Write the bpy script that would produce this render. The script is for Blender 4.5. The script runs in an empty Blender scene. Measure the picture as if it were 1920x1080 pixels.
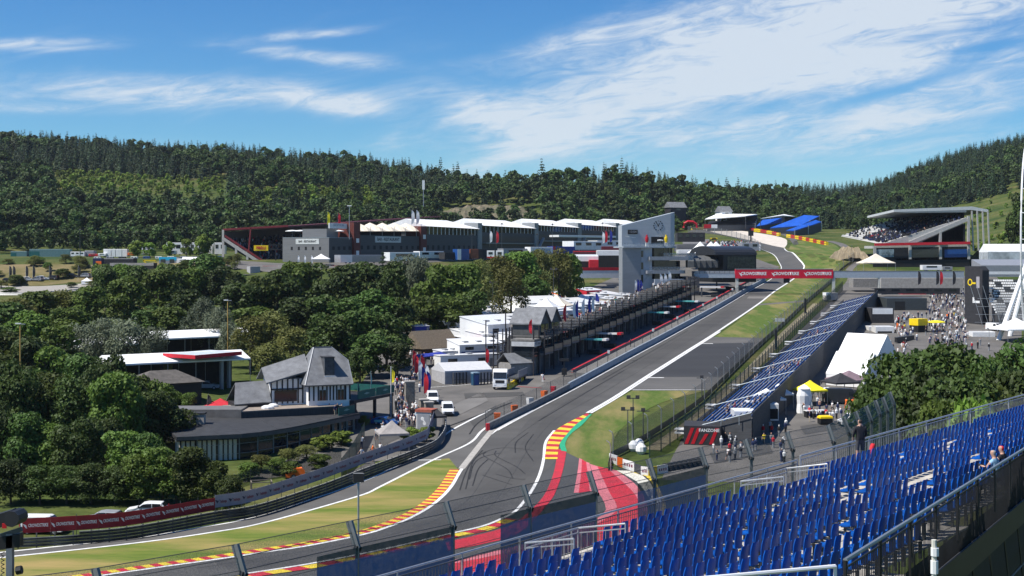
import bpy,math,random
import numpy as np
from mathutils import Vector,Matrix,noise as mnoise
random.seed(7);np.random.seed(7)
R=math.radians
S=bpy.context.scene
COL=S.collection
# ------------------------------------------------------------------ camera, sky, sun, exposure
F,CH,HZ=2560.0,30.0,470.0 
cam_d=bpy.data.cameras.new('camera');cam=bpy.data.objects.new('camera',cam_d);COL.objects.link(cam)
cam.location=(0,0,CH);cam.rotation_euler=(R(90),0,0)
cam_d.sensor_width=36;cam_d.lens=36*F/1920;cam_d.shift_y=-(540-HZ)/1920
cam_d.clip_start=0.5;cam_d.clip_end=9000
S.camera=cam
SUN_EL,SUN_AZ=R(57),math.atan2(-0.94,-0.34)
sd=Vector((math.sin(SUN_AZ)*math.cos(SUN_EL),math.cos(SUN_AZ)*math.cos(SUN_EL),math.sin(SUN_EL)))
sl=bpy.data.lights.new('sun','SUN');sl.energy=4.6;sl.angle=R(0.5);sl.color=(1.0,0.955,0.88)
sun=bpy.data.objects.new('sun',sl);COL.objects.link(sun);sun.location=(0,0,300)
sun.rotation_euler=sd.to_track_quat('Z','Y').to_euler()
vs=S.view_settings
vs.view_transform='Standard';vs.look='None';vs.exposure=0.6;vs.gamma=1.0;vs.use_curve_mapping=False
S.display_settings.display_device='sRGB'
cy=S.cycles
cy.max_bounces=5;cy.diffuse_bounces=2;cy.glossy_bounces=2;cy.transmission_bounces=3;cy.transparent_max_bounces=24
cy.use_adaptive_sampling=True;cy.adaptive_threshold=0.012;cy.use_denoising=True
cy.caustics_reflective=False;cy.caustics_refractive=False;cy.sample_clamp_indirect=4
def make_world():
 w=bpy.data.worlds.new('World');S.world=w;w.use_nodes=True
 nt=w.node_tree;N=nt.nodes;L=nt.links;N.clear()
 out=N.new('ShaderNodeOutputWorld');bg=N.new('ShaderNodeBackground');L.new(bg.outputs[0],out.inputs[0])
 bg.inputs[1].default_value=0.092
 sky=N.new('ShaderNodeTexSky');sky.sky_type='NISHITA';sky.sun_disc=False
 sky.sun_elevation=SUN_EL;sky.sun_rotation=SUN_AZ;sky.altitude=400
 sky.air_density=1.0;sky.dust_density=0.25;sky.ozone_density=2.5
 def mth(op,a,b=None,c=None,clamp=False):
  n=N.new('ShaderNodeMath');n.operation=op;n.use_clamp=clamp
  for i,v in enumerate((a,b,c)):
   if v is None:continue
   if isinstance(v,(int,float)):n.inputs[i].default_value=v
   else:L.new(v,n.inputs[i])
  return n.outputs[0]
 tc=N.new('ShaderNodeTexCoord');sep=N.new('ShaderNodeSeparateXYZ');L.new(tc.outputs['Generated'],sep.inputs[0])
 X,Y,Z=sep.outputs
 az=mth('ARCTAN2',X,Y);el=mth('ARCSINE',Z)
 # deeper blue away from the horizon, as the clear mountain air shows it
 hs=N.new('ShaderNodeHueSaturation');L.new(sky.outputs[0],hs.inputs['Color'])
 hs.inputs['Saturation'].default_value=1.15;hs.inputs['Value'].default_value=1.0
 tint=N.new('ShaderNodeMix');tint.data_type='RGBA';tint.blend_type='MULTIPLY'
 tint.inputs[0].default_value=1.0
 L.new(hs.outputs[0],tint.inputs[6])
 ramp=N.new('ShaderNodeValToRGB');L.new(mth('MULTIPLY',el,4.0,clamp=True),ramp.inputs[0])
 cr=ramp.color_ramp
 cr.elements[0].position=0.0;cr.elements[0].color=SKY0
 cr.elements[1].position=0.8;cr.elements[1].color=SKY2
 e=cr.elements.new(0.33);e.color=SKY1
 L.new(ramp.outputs[0],tint.inputs[7])
 # cirrus
 cmb=N.new('ShaderNodeCombineXYZ');L.new(mth('MULTIPLY',az,7.0),cmb.inputs[0])
 L.new(mth('ADD',mth('MULTIPLY',el,30.0),mth('MULTIPLY',az,-4.5)),cmb.inputs[1])
 n1=N.new('ShaderNodeTexNoise');n1.inputs['Scale'].default_value=1.1;n1.inputs['Detail'].default_value=9;n1.inputs['Roughness'].default_value=0.58
 n1.inputs['Distortion'].default_value=0.9;L.new(cmb.outputs[0],n1.inputs['Vector'])
 n2=N.new('ShaderNodeTexNoise');n2.inputs['Scale'].default_value=3.2;n2.inputs['Detail'].default_value=8;n2.inputs['Roughness'].default_value=0.65
 n2.inputs['Distortion'].default_value=1.6;L.new(cmb.outputs[0],n2.inputs['Vector'])
 tot=None
 for(px,py,rx,ry,rot,amp)in CLOUDS:
  a0=(px-960)/F;e0=(HZ-py)/F
  da=mth('SUBTRACT',az,a0);de=mth('SUBTRACT',el,e0)
  c,s_=math.cos(R(rot)),math.sin(R(rot))
  u=mth('DIVIDE',mth('ADD',mth('MULTIPLY',da,c),mth('MULTIPLY',de,s_)),rx/F)
  v=mth('DIVIDE',mth('SUBTRACT',mth('MULTIPLY',de,c),mth('MULTIPLY',da,s_)),ry/F)
  d2=mth('ADD',mth('MULTIPLY',u,u),mth('MULTIPLY',v,v))
  g=mth('MULTIPLY',mth('EXPONENT',mth('MULTIPLY',d2,-1.0)),amp)
  tot=g if tot is None else mth('ADD',tot,g)
 base=mth('MULTIPLY',mth('SUBTRACT',n1.outputs[0],0.52),0.9) 
 tot=mth('ADD',tot,base)
 m=mth('MULTIPLY',tot,mth('SUBTRACT',mth('MULTIPLY',n2.outputs[0],2.3),0.2))
 m=mth('MULTIPLY',m,mth('ADD',mth('MULTIPLY',n1.outputs[0],1.5),0.12),clamp=True)
 mr=N.new('ShaderNodeMapRange');mr.interpolation_type='SMOOTHSTEP'
 mr.inputs[1].default_value=0.02;mr.inputs[2].default_value=1.15;mr.inputs[3].default_value=0;mr.inputs[4].default_value=0.9
 L.new(m,mr.inputs[0])
 mix=N.new('ShaderNodeMix');mix.data_type='RGBA'
 L.new(mr.outputs[0],mix.inputs[0]);L.new(tint.outputs[2],mix.inputs[6]);mix.inputs[7].default_value=CLOUDC
 L.new(mix.outputs[2],bg.inputs[0])
SKY0=(0.64,0.82,0.96,1);SKY1=(0.38,0.67,0.88,1);SKY2=(0.27,0.58,0.84,1)
CLOUDC=(5.4,5.9,6.4,1)
CLOUDS=[(330,182,330,32,0,1.0),(620,195,130,20,-8,0.75),(100,108,130,12,4,0.7),(600,112,150,14,-5,0.75),(600,70,110,9,6,0.6),(60,222,180,12,2,0.5),(1260,150,330,70,14,1.05),(1600,110,330,88,8,1.1),(1690,222,250,34,10,0.85),(900,205,110,26,-12,0.65),(1250,40,380,30,12,0.5),(1780,30,260,34,8,0.62),(1500,300,500,36,4,0.5),(1000,275,170,20,22,0.45),(980,230,200,44,8,0.55),(1180,265,260,30,6,0.6),(1500,40,420,50,6,0.5),(1820,110,70,10,6,-0.5),(1620,190,90,10,12,-0.45),(1420,210,120,12,14,-.3)]
make_world()
# ------------------------------------------------------------------ materials
MATS={}
def mat(name,col,rough=0.7,metal=0.0,var=0.12,scale=1.5,spec=0.4,col2=None,detail=4,stretch=None,bump=0.0,alpha=None,emit=None,objvar=0.0,coat=0.0):
 """procedural Principled material: base colour broken up by noise in object space"""
 if name in MATS:return MATS[name]
 m=bpy.data.materials.new(name);m.use_nodes=True;MATS[name]=m
 nt=m.node_tree;N=nt.nodes;L=nt.links;b=N['Principled BSDF']
 b.inputs['Roughness'].default_value=rough;b.inputs['Metallic'].default_value=metal
 b.inputs['Specular IOR Level'].default_value=spec
 if coat:b.inputs['Coat Weight'].default_value=coat
 if col2 is None:
  col2=tuple(max(0,c*(1-var*1.6))for c in col);c1=tuple(min(1,c*(1+var))for c in col)
 else:c1=col
 tc=N.new('ShaderNodeTexCoord');vec=tc.outputs['Object']
 if stretch:
  mp=N.new('ShaderNodeMapping');mp.inputs['Scale'].default_value=stretch;L.new(vec,mp.inputs[0]);vec=mp.outputs[0]
 n=N.new('ShaderNodeTexNoise');n.inputs['Scale'].default_value=scale;n.inputs['Detail'].default_value=detail;n.inputs['Roughness'].default_value=0.62
 L.new(vec,n.inputs['Vector'])
 r=N.new('ShaderNodeValToRGB');L.new(n.outputs[0],r.inputs[0])
 r.color_ramp.elements[0].position=0.3;r.color_ramp.elements[0].color=(*col2,1)
 r.color_ramp.elements[1].position=0.7;r.color_ramp.elements[1].color=(*c1,1)
 c=r.outputs[0]
 if objvar:
  oi=N.new('ShaderNodeObjectInfo');h=N.new('ShaderNodeHueSaturation')
  mr=N.new('ShaderNodeMapRange');L.new(oi.outputs['Random'],mr.inputs[0]);mr.inputs[3].default_value=1-objvar;mr.inputs[4].default_value=1+objvar
  L.new(mr.outputs[0],h.inputs['Value']);L.new(c,h.inputs['Color']);c=h.outputs[0]
 L.new(c,b.inputs['Base Color'])
 if bump:
  bp=N.new('ShaderNodeBump');bp.inputs['Strength'].default_value=bump;bp.inputs['Distance'].default_value=0.05
  L.new(n.outputs[0],bp.inputs['Height']);L.new(bp.outputs[0],b.inputs['Normal'])
 if alpha is not None:b.inputs['Alpha'].default_value=alpha
 return m
def leafmat(name,dark,light,trans=0.35,hue=0.03):
 m=bpy.data.materials.new(name);m.use_nodes=True;MATS[name]=m
 nt=m.node_tree;N=nt.nodes;L=nt.links;N.clear()
 out=N.new('ShaderNodeOutputMaterial');mix=N.new('ShaderNodeMixShader');d=N.new('ShaderNodeBsdfPrincipled');t=N.new('ShaderNodeBsdfTranslucent')
 d.inputs['Roughness'].default_value=0.6;d.inputs['Specular IOR Level'].default_value=0.25
 mix.inputs[0].default_value=trans;L.new(d.outputs[0],mix.inputs[1]);L.new(t.outputs[0],mix.inputs[2]);L.new(mix.outputs[0],out.inputs[0])
 oi=N.new('ShaderNodeObjectInfo');tc=N.new('ShaderNodeTexCoord')
 n=N.new('ShaderNodeTexNoise');n.inputs['Scale'].default_value=0.45;n.inputs['Detail'].default_value=5;L.new(tc.outputs['Object'],n.inputs['Vector'])
 a=N.new('ShaderNodeMath');a.operation='MULTIPLY_ADD';L.new(oi.outputs['Random'],a.inputs[0]);a.inputs[1].default_value=0.7;a.inputs[2].default_value=-0.35
 b=N.new('ShaderNodeMath');b.operation='ADD';L.new(a.outputs[0],b.inputs[0]);L.new(n.outputs[0],b.inputs[1])
 r=N.new('ShaderNodeValToRGB');L.new(b.outputs[0],r.inputs[0])
 r.color_ramp.elements[0].position=0.15;r.color_ramp.elements[0].color=(*dark,1)
 r.color_ramp.elements[1].position=0.85;r.color_ramp.elements[1].color=(*light,1)
 h=N.new('ShaderNodeHueSaturation');L.new(r.outputs[0],h.inputs['Color'])
 mr=N.new('ShaderNodeMapRange');L.new(oi.outputs['Random'],mr.inputs[0]);mr.inputs[3].default_value=0.5-hue;mr.inputs[4].default_value=0.5+hue
 L.new(mr.outputs[0],h.inputs['Hue'])
 L.new(h.outputs[0],d.inputs['Base Color']);L.new(h.outputs[0],t.inputs['Color'])
 return m
def netmat(name,col,cover,pitch=0.06,wire=0.25,rough=0.6):
 """wire netting: a woven wire pattern in object space, see-through between the wires"""
 if name in MATS:return MATS[name]
 m=bpy.data.materials.new(name);m.use_nodes=True;MATS[name]=m;MATS[name]=m
 nt=m.node_tree;N=nt.nodes;L=nt.links;b=N['Principled BSDF']
 b.inputs['Base Color'].default_value=(*col,1);b.inputs['Roughness'].default_value=rough
 tc=N.new('ShaderNodeTexCoord');n=N.new('ShaderNodeTexNoise');n.inputs['Scale'].default_value=1/pitch;n.inputs['Detail'].default_value=1
 L.new(tc.outputs['Object'],n.inputs['Vector'])
 mr=N.new('ShaderNodeMapRange');L.new(n.outputs[0],mr.inputs[0]);mr.inputs[1].default_value=0.3;mr.inputs[2].default_value=0.7
 mr.inputs[3].default_value=max(0,cover-wire);mr.inputs[4].default_value=min(1,cover+wire)
 L.new(mr.outputs[0],b.inputs['Alpha'])
 return m
 # ------------------------------------------------------------------ mesh builder and object tree
KIDS={}
class MB:
 def __init__(s):s.v=[];s.f=[];s.m=[];s.mi=0
 def add(s,vs_,fs,mi=None):
  o=len(s.v);s.v+=[tuple(v)for v in vs_];mi=s.mi if mi is None else mi
  for f in fs:s.f.append(tuple(i+o for i in f));s.m.append(mi)
  return s
 def obox(s,o,a,b,c,mi=None):
  o,a,b,c=Vector(o),Vector(a),Vector(b),Vector(c)
  return s.add([o,o+a,o+a+b,o+b,o+c,o+a+c,o+a+b+c,o+b+c],[(0,3,2,1),(4,5,6,7),(0,1,5,4),(1,2,6,5),(2,3,7,6),(3,0,4,7)],mi)
 def box(s,x0,x1,y0,y1,z0,z1,mi=None):
  return s.obox((x0,y0,z0),(x1-x0,0,0),(0,y1-y0,0),(0,0,z1-z0),mi)
 def bar(s,p,q,w,h,mi=None):
  """rectangular bar from p to q (w across, h upwards), centred"""
  p,q=Vector(p),Vector(q);d=q-p
  side=d.cross(Vector((0,0,1)))
  if side.length<1e-6:side=Vector((1,0,0))
  side.normalize();up=side.cross(d).normalized()
  return s.obox(p-side*w/2-up*h/2,side*w,d,up*h,mi)
 def prism(s,pts,vec,mi=None):
  n=len(pts);pts=[Vector(p)for p in pts];vec=Vector(vec)
  return s.add(pts+[p+vec for p in pts],[tuple(range(n))[::-1],tuple(range(n,2*n))]+[(i,(i+1)%n,n+(i+1)%n,n+i)for i in range(n)],mi)
 def tube(s,pts,r,n=6,mi=None,r2=None,cap=True):
  pts=[Vector(p)for p in pts];k=len(pts);vs_=[];fs=[]
  for i,p in enumerate(pts):
   d=(pts[min(i+1,k-1)]-pts[max(i-1,0)]).normalized()
   a=d.cross(Vector((0.13,0.07,1))if abs(d.z)<0.95 else Vector((1,0.1,0))).normalized();b=d.cross(a)
   rr=r if r2 is None else r+(r2-r)*i/(k-1)
   for j in range(n):
    t=2*math.pi*j/n;vs_.append(p+a*math.cos(t)*rr+b*math.sin(t)*rr)
  for i in range(k-1):
   for j in range(n):fs.append((i*n+j,i*n+(j+1)%n,(i+1)*n+(j+1)%n,(i+1)*n+j))
  if cap:fs+=[tuple(range(n))[::-1],tuple(range((k-1)*n,k*n))]
  return s.add(vs_,fs,mi)
 def lathe(s,prof,n=12,c=(0,0,0),mi=None,sx=1,sy=1):
  vs_=[];fs=[]
  for(r,z)in prof:
   for j in range(n):
    t=2*math.pi*j/n;vs_.append((c[0]+math.cos(t)*r*sx,c[1]+math.sin(t)*r*sy,c[2]+z))
  for i in range(len(prof)-1):
   for j in range(n):fs.append((i*n+j,i*n+(j+1)%n,(i+1)*n+(j+1)%n,(i+1)*n+j))
  fs+=[tuple(range(n))[::-1],tuple(range((len(prof)-1)*n,len(prof)*n))]
  return s.add(vs_,fs,mi)
 def quad(s,a,b,c,d,mi=None):return s.add([a,b,c,d],[(0,1,2,3)],mi)
 def loft(s,rings,mi=None,closed=True,cap=True):
  n=len(rings[0]);vs_=[p for r_ in rings for p in r_];fs=[]
  for i in range(len(rings)-1):
   for j in range(n if closed else n-1):fs.append((i*n+j,i*n+(j+1)%n,(i+1)*n+(j+1)%n,(i+1)*n+j))
  if cap and closed:fs+=[tuple(range(n))[::-1],tuple(range((len(rings)-1)*n,len(rings)*n))]
  return s.add(vs_,fs,mi)
 def mesh(s,name,mats,smooth=False,org=None):
  me=bpy.data.meshes.new(name)
  v=s.v if org is None else[(a-org[0],b-org[1],c-org[2])for a,b,c in s.v]
  me.from_pydata(v,[],s.f)
  for m in(mats if isinstance(mats,(list,tuple))else[mats]):me.materials.append(m)
  if any(s.m):me.polygons.foreach_set('material_index',s.m)
  if smooth:me.polygons.foreach_set('use_smooth',[True]*len(s.f))
  me.update()
  return me
 def build(s,name,mats,parent=None,smooth=False,world=False,**kw):
  if not s.f:return None
  org=None
  if parent is None and not world: 
   a=np.array(s.v);org=((a[:,0].min()+a[:,0].max())/2,(a[:,1].min()+a[:,1].max())/2,a[:,2].min())
  o=bpy.data.objects.new(name,s.mesh(name,mats,smooth,org));COL.objects.link(o)
  if org:o.location=org
  if parent is not None:o.parent=parent;KIDS.setdefault(parent.name,[]).append(o)
  if kw:tag(o,**kw)
  return o
def tag(o,label=None,cat=None,group=None,kind=None):
 if label:o['label']=label
 if cat:o['category']=cat
 if group:o['group']=group
 if kind:o['kind']=kind
 return o
def thing(name,label,cat,loc=(0,0,0),rz=0.0,group=None):
 o=bpy.data.objects.new(name,None);COL.objects.link(o);o.empty_display_size=0.3
 o.location=loc;o.rotation_euler=(0,0,rz)
 return tag(o,label,cat,group)
def pobj(name,me,parent,loc=None,rz=0):
 """a part that shares mesh data"""
 o=bpy.data.objects.new(name,me);COL.objects.link(o);o.parent=parent;KIDS.setdefault(parent.name,[]).append(o)
 if loc is not None:o.location=loc
 if rz:o.rotation_euler=(0,0,rz)
 return o
def dup(root,loc,rz=0.0,sc=1.0,label=None,group=None,tilt=None):
 def cp(o,par):
  c=o.copy();COL.objects.link(c)
  if par is not None:c.parent=par;KIDS.setdefault(par.name,[]).append(c)
  for k in list(KIDS.get(o.name,[])):cp(k,c)
  return c
 r=cp(root,None);r.location=loc;r.rotation_euler=(tilt[0],tilt[1],rz)if tilt else(0,0,rz)
 r.scale=(sc,sc,sc)if isinstance(sc,(int,float))else sc
 if label:r['label']=label
 if group:r['group']=group
 return r
def place(root,loc,rz=0.0,sc=1.0,label=None,group=None):
 """first placement moves the prototype itself, later ones copy it"""
 if root.get('_used'):
  o=dup(root,loc,rz,sc,label,group);del o['_used'];return o
 root['_used']=1;PROTOS.append(root)
 root.location=loc;root.rotation_euler=(0,0,rz);root.scale=(sc,sc,sc)if isinstance(sc,(int,float))else sc
 if label:root['label']=label
 if group:root['group']=group
 return root
PROTOS=[]
def text_mesh(txt,size,ext=0.0,bold=0.0,align='CENTER'):
 cu=bpy.data.curves.new('lettering','FONT');cu.body=txt;cu.size=size;cu.extrude=ext;cu.offset=bold
 cu.align_x=align;cu.align_y='CENTER';cu.resolution_u=2
 ob=bpy.data.objects.new('lettering',cu)
 me=bpy.data.meshes.new_from_object(ob);bpy.data.objects.remove(ob)
 return me
def text_on(parent,txt,size,org,xa,za,m,name='lettering',bold=0.0,sx=1.0,lift=0.03):
 """flat lettering laid on a face: org = centre, xa = reading direction, za = up direction (parent's frame)"""
 me=text_mesh(txt,size,0.0,bold);xa=Vector(xa).normalized();za=Vector(za).normalized();n=xa.cross(za)
 M=Matrix(((xa.x*sx,za.x,n.x,org[0]+n.x*lift),(xa.y*sx,za.y,n.y,org[1]+n.y*lift),(xa.z*sx,za.z,n.z,org[2]+n.z*lift),(0,0,0,1)))
 me.transform(M);me.materials.append(m)
 o=bpy.data.objects.new(name,me);COL.objects.link(o)
 if parent is not None:o.parent=parent;KIDS.setdefault(parent.name,[]).append(o)
 return o
 # ------------------------------------------------------------------ the land
def sstep(a,b,x):
 t=np.clip((np.asarray(x,float)-a)/(b-a),0,1);return t*t*(3-2*t)
RPX=[-1500,-600,-200,0,100,200,300,450,550,650,760,830,900,1000,1100,1170,1240,1330,1400,1480,1560,1640,1700,1750,1800,1860,1920,2100,2600,3400]
RPY=[250,235,242,262,266,276,282,286,297,301,320,336,345,345,336,330,345,362,364,360,360,352,326,305,290,275,264,235,220,240]
RDY=[1300,1250,1200,1180,1180,1180,1180,1180,1180,1180,1150,1080,1020,1000,1000,1000,1020,1080,1150,1250,1350,1450,1500,1500,1500,1500,1500,1500,1500,1500]
FPX=[-1500,0,420,540,800,1200,1300,1560,1650,1920,2600,3400]
FDY=[560,575,610,640,815,860,900,930,800,560,480,480]
def Hraw(X,Y):
 X=np.asarray(X,float);Y=np.asarray(Y,float);Yc=np.maximum(Y,20)
 base=np.interp(Y,[0,130,165,204,300,450,600,800,900,1100,3000],[0,0,0.85,3.0,8.4,16.8,24,33,37,42,60])
 base=base+(np.interp(Y,[0,600,700,800,900,1100,3000],[0,0,2.0,4.5,6.5,8,8]))*sstep(80,122,X)
 # platform of the upper pit buildings on the left
 zp=np.interp(Y,[0,440,480,800,900],[0,24.3,25.9,34.7,37.2])
 left=sstep(0,45,(-40+(Y-380)*0.245)-X)
 off=sstep(-95,-135,X)*0+(1-sstep(-140,-100,X))*50
 st=sstep(406,460,Y-off)
 plat=np.maximum(zp-base,0)*left*st
 z=base+plat
 # the shelf of the roofed grandstand on the right
 z=z+4.2*sstep(470,515,Y)*sstep(118,135,X)*(1-sstep(600,700,Y))
 # wooded hills
 pxa=960+F*X/Yc
 rd=np.interp(pxa,RPX,RDY);rz=CH+(HZ-np.interp(pxa,[600,800,1450,1650],[3,-3,-3,3])-np.interp(pxa,RPX,RPY))*rd/F-6;fd=np.interp(pxa,FPX,FDY)
 fz=np.interp(fd,[0,450,600,800,900,1100],[20,22,27,34.7,37,42])
 t=np.clip((Y-fd)/(rd-fd),0,1);prof=0.55*t+0.45*t*t*(3-2*t)
 hill=np.where(Y>fd,fz+(rz-fz)*prof,-50)
 hill=np.where(Y>rd,rz-(Y-rd)*0.12,hill)
 z=np.where(Y>fd,np.maximum(z*0+hill,np.minimum(z,hill+8)),z)
 return z
def embank(X,Y):
 D=(np.asarray(X,float)-2.23)*0.797-(np.asarray(Y,float)-40.8)*0.605
 return 13.6*sstep(-46,-17,D)
GX=np.concatenate([np.arange(-1300,-260,26),np.arange(-260,262,4.0),np.arange(266,1400,26)])
GY=np.concatenate([np.arange(-60,20,10),np.arange(20,500,4.0),np.arange(500,960,8),np.arange(960,2700,24)])
_gx,_gy=np.meshgrid(GX,GY)
ZB=Hraw(_gx,_gy)
ZG=np.maximum(ZB,embank(_gx,_gy))
def _interp(Z,x,y):
 i=min(max(int(np.searchsorted(GX,x))-1,0),len(GX)-2);j=min(max(int(np.searchsorted(GY,y))-1,0),len(GY)-2)
 u=(x-GX[i])/(GX[i+1]-GX[i]);v=(y-GY[j])/(GY[j+1]-GY[j])
 return float((Z[j,i]*(1-u)+Z[j,i+1]*u)*(1-v)+(Z[j+1,i]*(1-u)+Z[j+1,i+1]*u)*v)
def Hz(x,y):return _interp(ZG,x,y)
def Hb(x,y):return _interp(ZB,x,y)
def G(px,py,y0=118.0,y1=2400.0):
 """the point of the valley ground seen at a photo position"""
 a=(px-960)/F;b=(py-HZ)/F;y=y0;step=3.0
 def g(y):return CH-b*y-Hb(a*y,y)
 while y<y1:
  if g(y+step)<=0:
   lo,hi=y,y+step
   for _ in range(18):
    mid=(lo+hi)/2
    if g(mid)>0:lo=mid
    else:hi=mid
   return Vector((a*hi,hi,Hb(a*hi,hi)))
  y+=step
 return Vector((a*y1,y1,Hb(a*y1,y1)))
def GX_(px,Y):
 x=(px-960)*Y/F;return Vector((x,Y,Hb(x,Y)))
def ground_mats():
 m=bpy.data.materials.new('meadow_ground');m.use_nodes=True;nt=m.node_tree;N=nt.nodes;L=nt.links;b=N['Principled BSDF']
 b.inputs['Roughness'].default_value=0.95;b.inputs['Specular IOR Level'].default_value=0.1
 tc=N.new('ShaderNodeTexCoord')
 n1=N.new('ShaderNodeTexNoise');n1.inputs['Scale'].default_value=0.05;n1.inputs['Detail'].default_value=8;L.new(tc.outputs['Object'],n1.inputs['Vector'])
 n2=N.new('ShaderNodeTexNoise');n2.inputs['Scale'].default_value=0.9;n2.inputs['Detail'].default_value=6;L.new(tc.outputs['Object'],n2.inputs['Vector'])
 r=N.new('ShaderNodeValToRGB');L.new(n1.outputs[0],r.inputs[0]);e=r.color_ramp.elements
 e[0].position=0.35;e[0].color=(0.045,0.075,0.018,1);e[1].position=0.7;e[1].color=(0.15,0.135,0.055,1)
 k=r.color_ramp.elements.new(0.52);k.color=(0.085,0.105,0.028,1)
 mx=N.new('ShaderNodeMix');mx.data_type='RGBA';mx.blend_type='MULTIPLY';mx.inputs[0].default_value=0.8
 r2=N.new('ShaderNodeValToRGB');L.new(n2.outputs[0],r2.inputs[0]);r2.color_ramp.elements[0].color=(0.5,0.5,0.5,1);r2.color_ramp.elements[0].position=0.3;r2.color_ramp.elements[1].position=0.65
 L.new(r.outputs[0],mx.inputs[6]);L.new(r2.outputs[0],mx.inputs[7]);L.new(mx.outputs[2],b.inputs['Base Color'])
 return m
def grassmat(name,g1,g2,dry,sc=0.12,dryamt=0.62,stretch=(1,1,1),rot=0.0):
 m=bpy.data.materials.new(name);m.use_nodes=True;MATS[name]=m;nt=m.node_tree;N=nt.nodes;L=nt.links;b=N['Principled BSDF']
 b.inputs['Roughness'].default_value=0.9;b.inputs['Specular IOR Level'].default_value=0.15
 tc=N.new('ShaderNodeTexCoord');mp=N.new('ShaderNodeMapping');mp.inputs['Scale'].default_value=stretch;mp.inputs['Rotation'].default_value=(0,0,rot)
 L.new(tc.outputs['Object'],mp.inputs[0])
 n0=N.new('ShaderNodeTexNoise');n0.inputs['Scale'].default_value=1.4;n0.inputs['Detail'].default_value=8;n0.inputs['Roughness'].default_value=0.7;L.new(mp.outputs[0],n0.inputs['Vector'])
 r0=N.new('ShaderNodeValToRGB');L.new(n0.outputs[0],r0.inputs[0])
 r0.color_ramp.elements[0].position=0.3;r0.color_ramp.elements[0].color=(*g1,1);r0.color_ramp.elements[1].position=0.7;r0.color_ramp.elements[1].color=(*g2,1)
 n1=N.new('ShaderNodeTexNoise');n1.inputs['Scale'].default_value=sc;n1.inputs['Detail'].default_value=9;n1.inputs['Roughness'].default_value=0.65;L.new(mp.outputs[0],n1.inputs['Vector'])
 r1=N.new('ShaderNodeValToRGB');L.new(n1.outputs[0],r1.inputs[0]);r1.color_ramp.elements[0].position=dryamt-0.12;r1.color_ramp.elements[0].color=(0,0,0,1);r1.color_ramp.elements[1].position=dryamt+0.1
 mx=N.new('ShaderNodeMix');mx.data_type='RGBA';L.new(r1.outputs[0],mx.inputs[0]);L.new(r0.outputs[0],mx.inputs[6]);mx.inputs[7].default_value=(*dry,1)
 L.new(mx.outputs[2],b.inputs['Base Color'])
 bp=N.new('ShaderNodeBump');bp.inputs['Strength'].default_value=0.5;bp.inputs['Distance'].default_value=0.1;L.new(n0.outputs[0],bp.inputs['Height']);L.new(bp.outputs[0],b.inputs['Normal'])
 return m
def build_ground():
 ny,nx=ZG.shape
 v=np.stack([_gx,_gy,ZG],-1).reshape(-1,3)
 idx=np.arange(ny*nx).reshape(ny,nx)
 f=np.stack([idx[:-1,:-1],idx[:-1,1:],idx[1:,1:],idx[1:,:-1]],-1).reshape(-1,4)
 me=bpy.data.meshes.new('ground');me.vertices.add(len(v));me.vertices.foreach_set('co',v.ravel())
 me.loops.add(f.size);me.loops.foreach_set('vertex_index',f.ravel().astype(np.int32));me.polygons.add(len(f))
 me.polygons.foreach_set('loop_start',np.arange(0,f.size,4,dtype=np.int32));me.update(calc_edges=True)
 me.polygons.foreach_set('use_smooth',[True]*len(f));me.materials.append(ground_mats())
 o=bpy.data.objects.new('ground',me);COL.objects.link(o);tag(o,kind='structure')
build_ground()
# ---- draped sheets between two edges given as photo positions on the ground
def smoothline(pts,n):
 """Catmull-Rom through xy points, n samples evenly by chord"""
 p=[Vector((a[0],a[1]))for a in pts]
 if len(p)==2:return[p[0].lerp(p[1],i/(n-1))for i in range(n)]
 q=[p[0]*2-p[1]]+p+[p[-1]*2-p[-2]];out=[]
 for i in range(1,len(q)-2):
  for k in range(16):
   t=k/16;a,b,c,d=q[i-1],q[i],q[i+1],q[i+2]
   out.append(0.5*((2*b)+(c-a)*t+(2*a-5*b+4*c-d)*t*t+(3*b-a-3*c+d)*t**3))
 out.append(p[-1]);L_=[0]
 for i in range(1,len(out)):L_.append(L_[-1]+(out[i]-out[i-1]).length)
 res=[];j=0
 for i in range(n):
  s=L_[-1]*i/(n-1)
  while j<len(L_)-2 and L_[j+1]<s:j+=1
  t=(s-L_[j])/max(1e-9,L_[j+1]-L_[j]);res.append(out[j].lerp(out[j+1],min(1,max(0,t))))
 return res
def gl(pxs):return[G(*p)for p in pxs]
def sheet(name,A,B,m,off=0.03,n=None,cols=None,world=False,kind='structure',thick=0.0,mats_f=None):
 a=A if world else gl(A);b=B if world else gl(B)
 la=sum((Vector(a[i+1])-Vector(a[i])).length for i in range(len(a)-1));lb=sum((Vector(b[i+1])-Vector(b[i])).length for i in range(len(b)-1))
 n=n or max(4,min(220,int(max(la,lb)/3.0)))
 a=smoothline(a,n);b=smoothline(b,n)
 wid=max((a[i]-b[i]).length for i in range(n));cols=cols or max(1,min(60,int(wid/4.0)))
 mb=MB();vs_=[]
 for i in range(n):
  for j in range(cols+1):
   p=a[i].lerp(b[i],j/cols);vs_.append((p.x,p.y,Hb(p.x,p.y)+off))
 fs=[];ms=[]
 for i in range(n-1):
  for j in range(cols):
   fs.append((i*(cols+1)+j,i*(cols+1)+j+1,(i+1)*(cols+1)+j+1,(i+1)*(cols+1)+j));ms.append(mats_f(i,j)if mats_f else 0)
 mb.v=vs_;mb.f=fs;mb.m=ms
 # make it face up
 p=[Vector(vs_[k])for k in fs[0]]
 if(p[1]-p[0]).cross(p[2]-p[0]).z<0:mb.f=[f[::-1]for f in fs]
 return mb.build(name,m,kind=kind,smooth=True)
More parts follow.
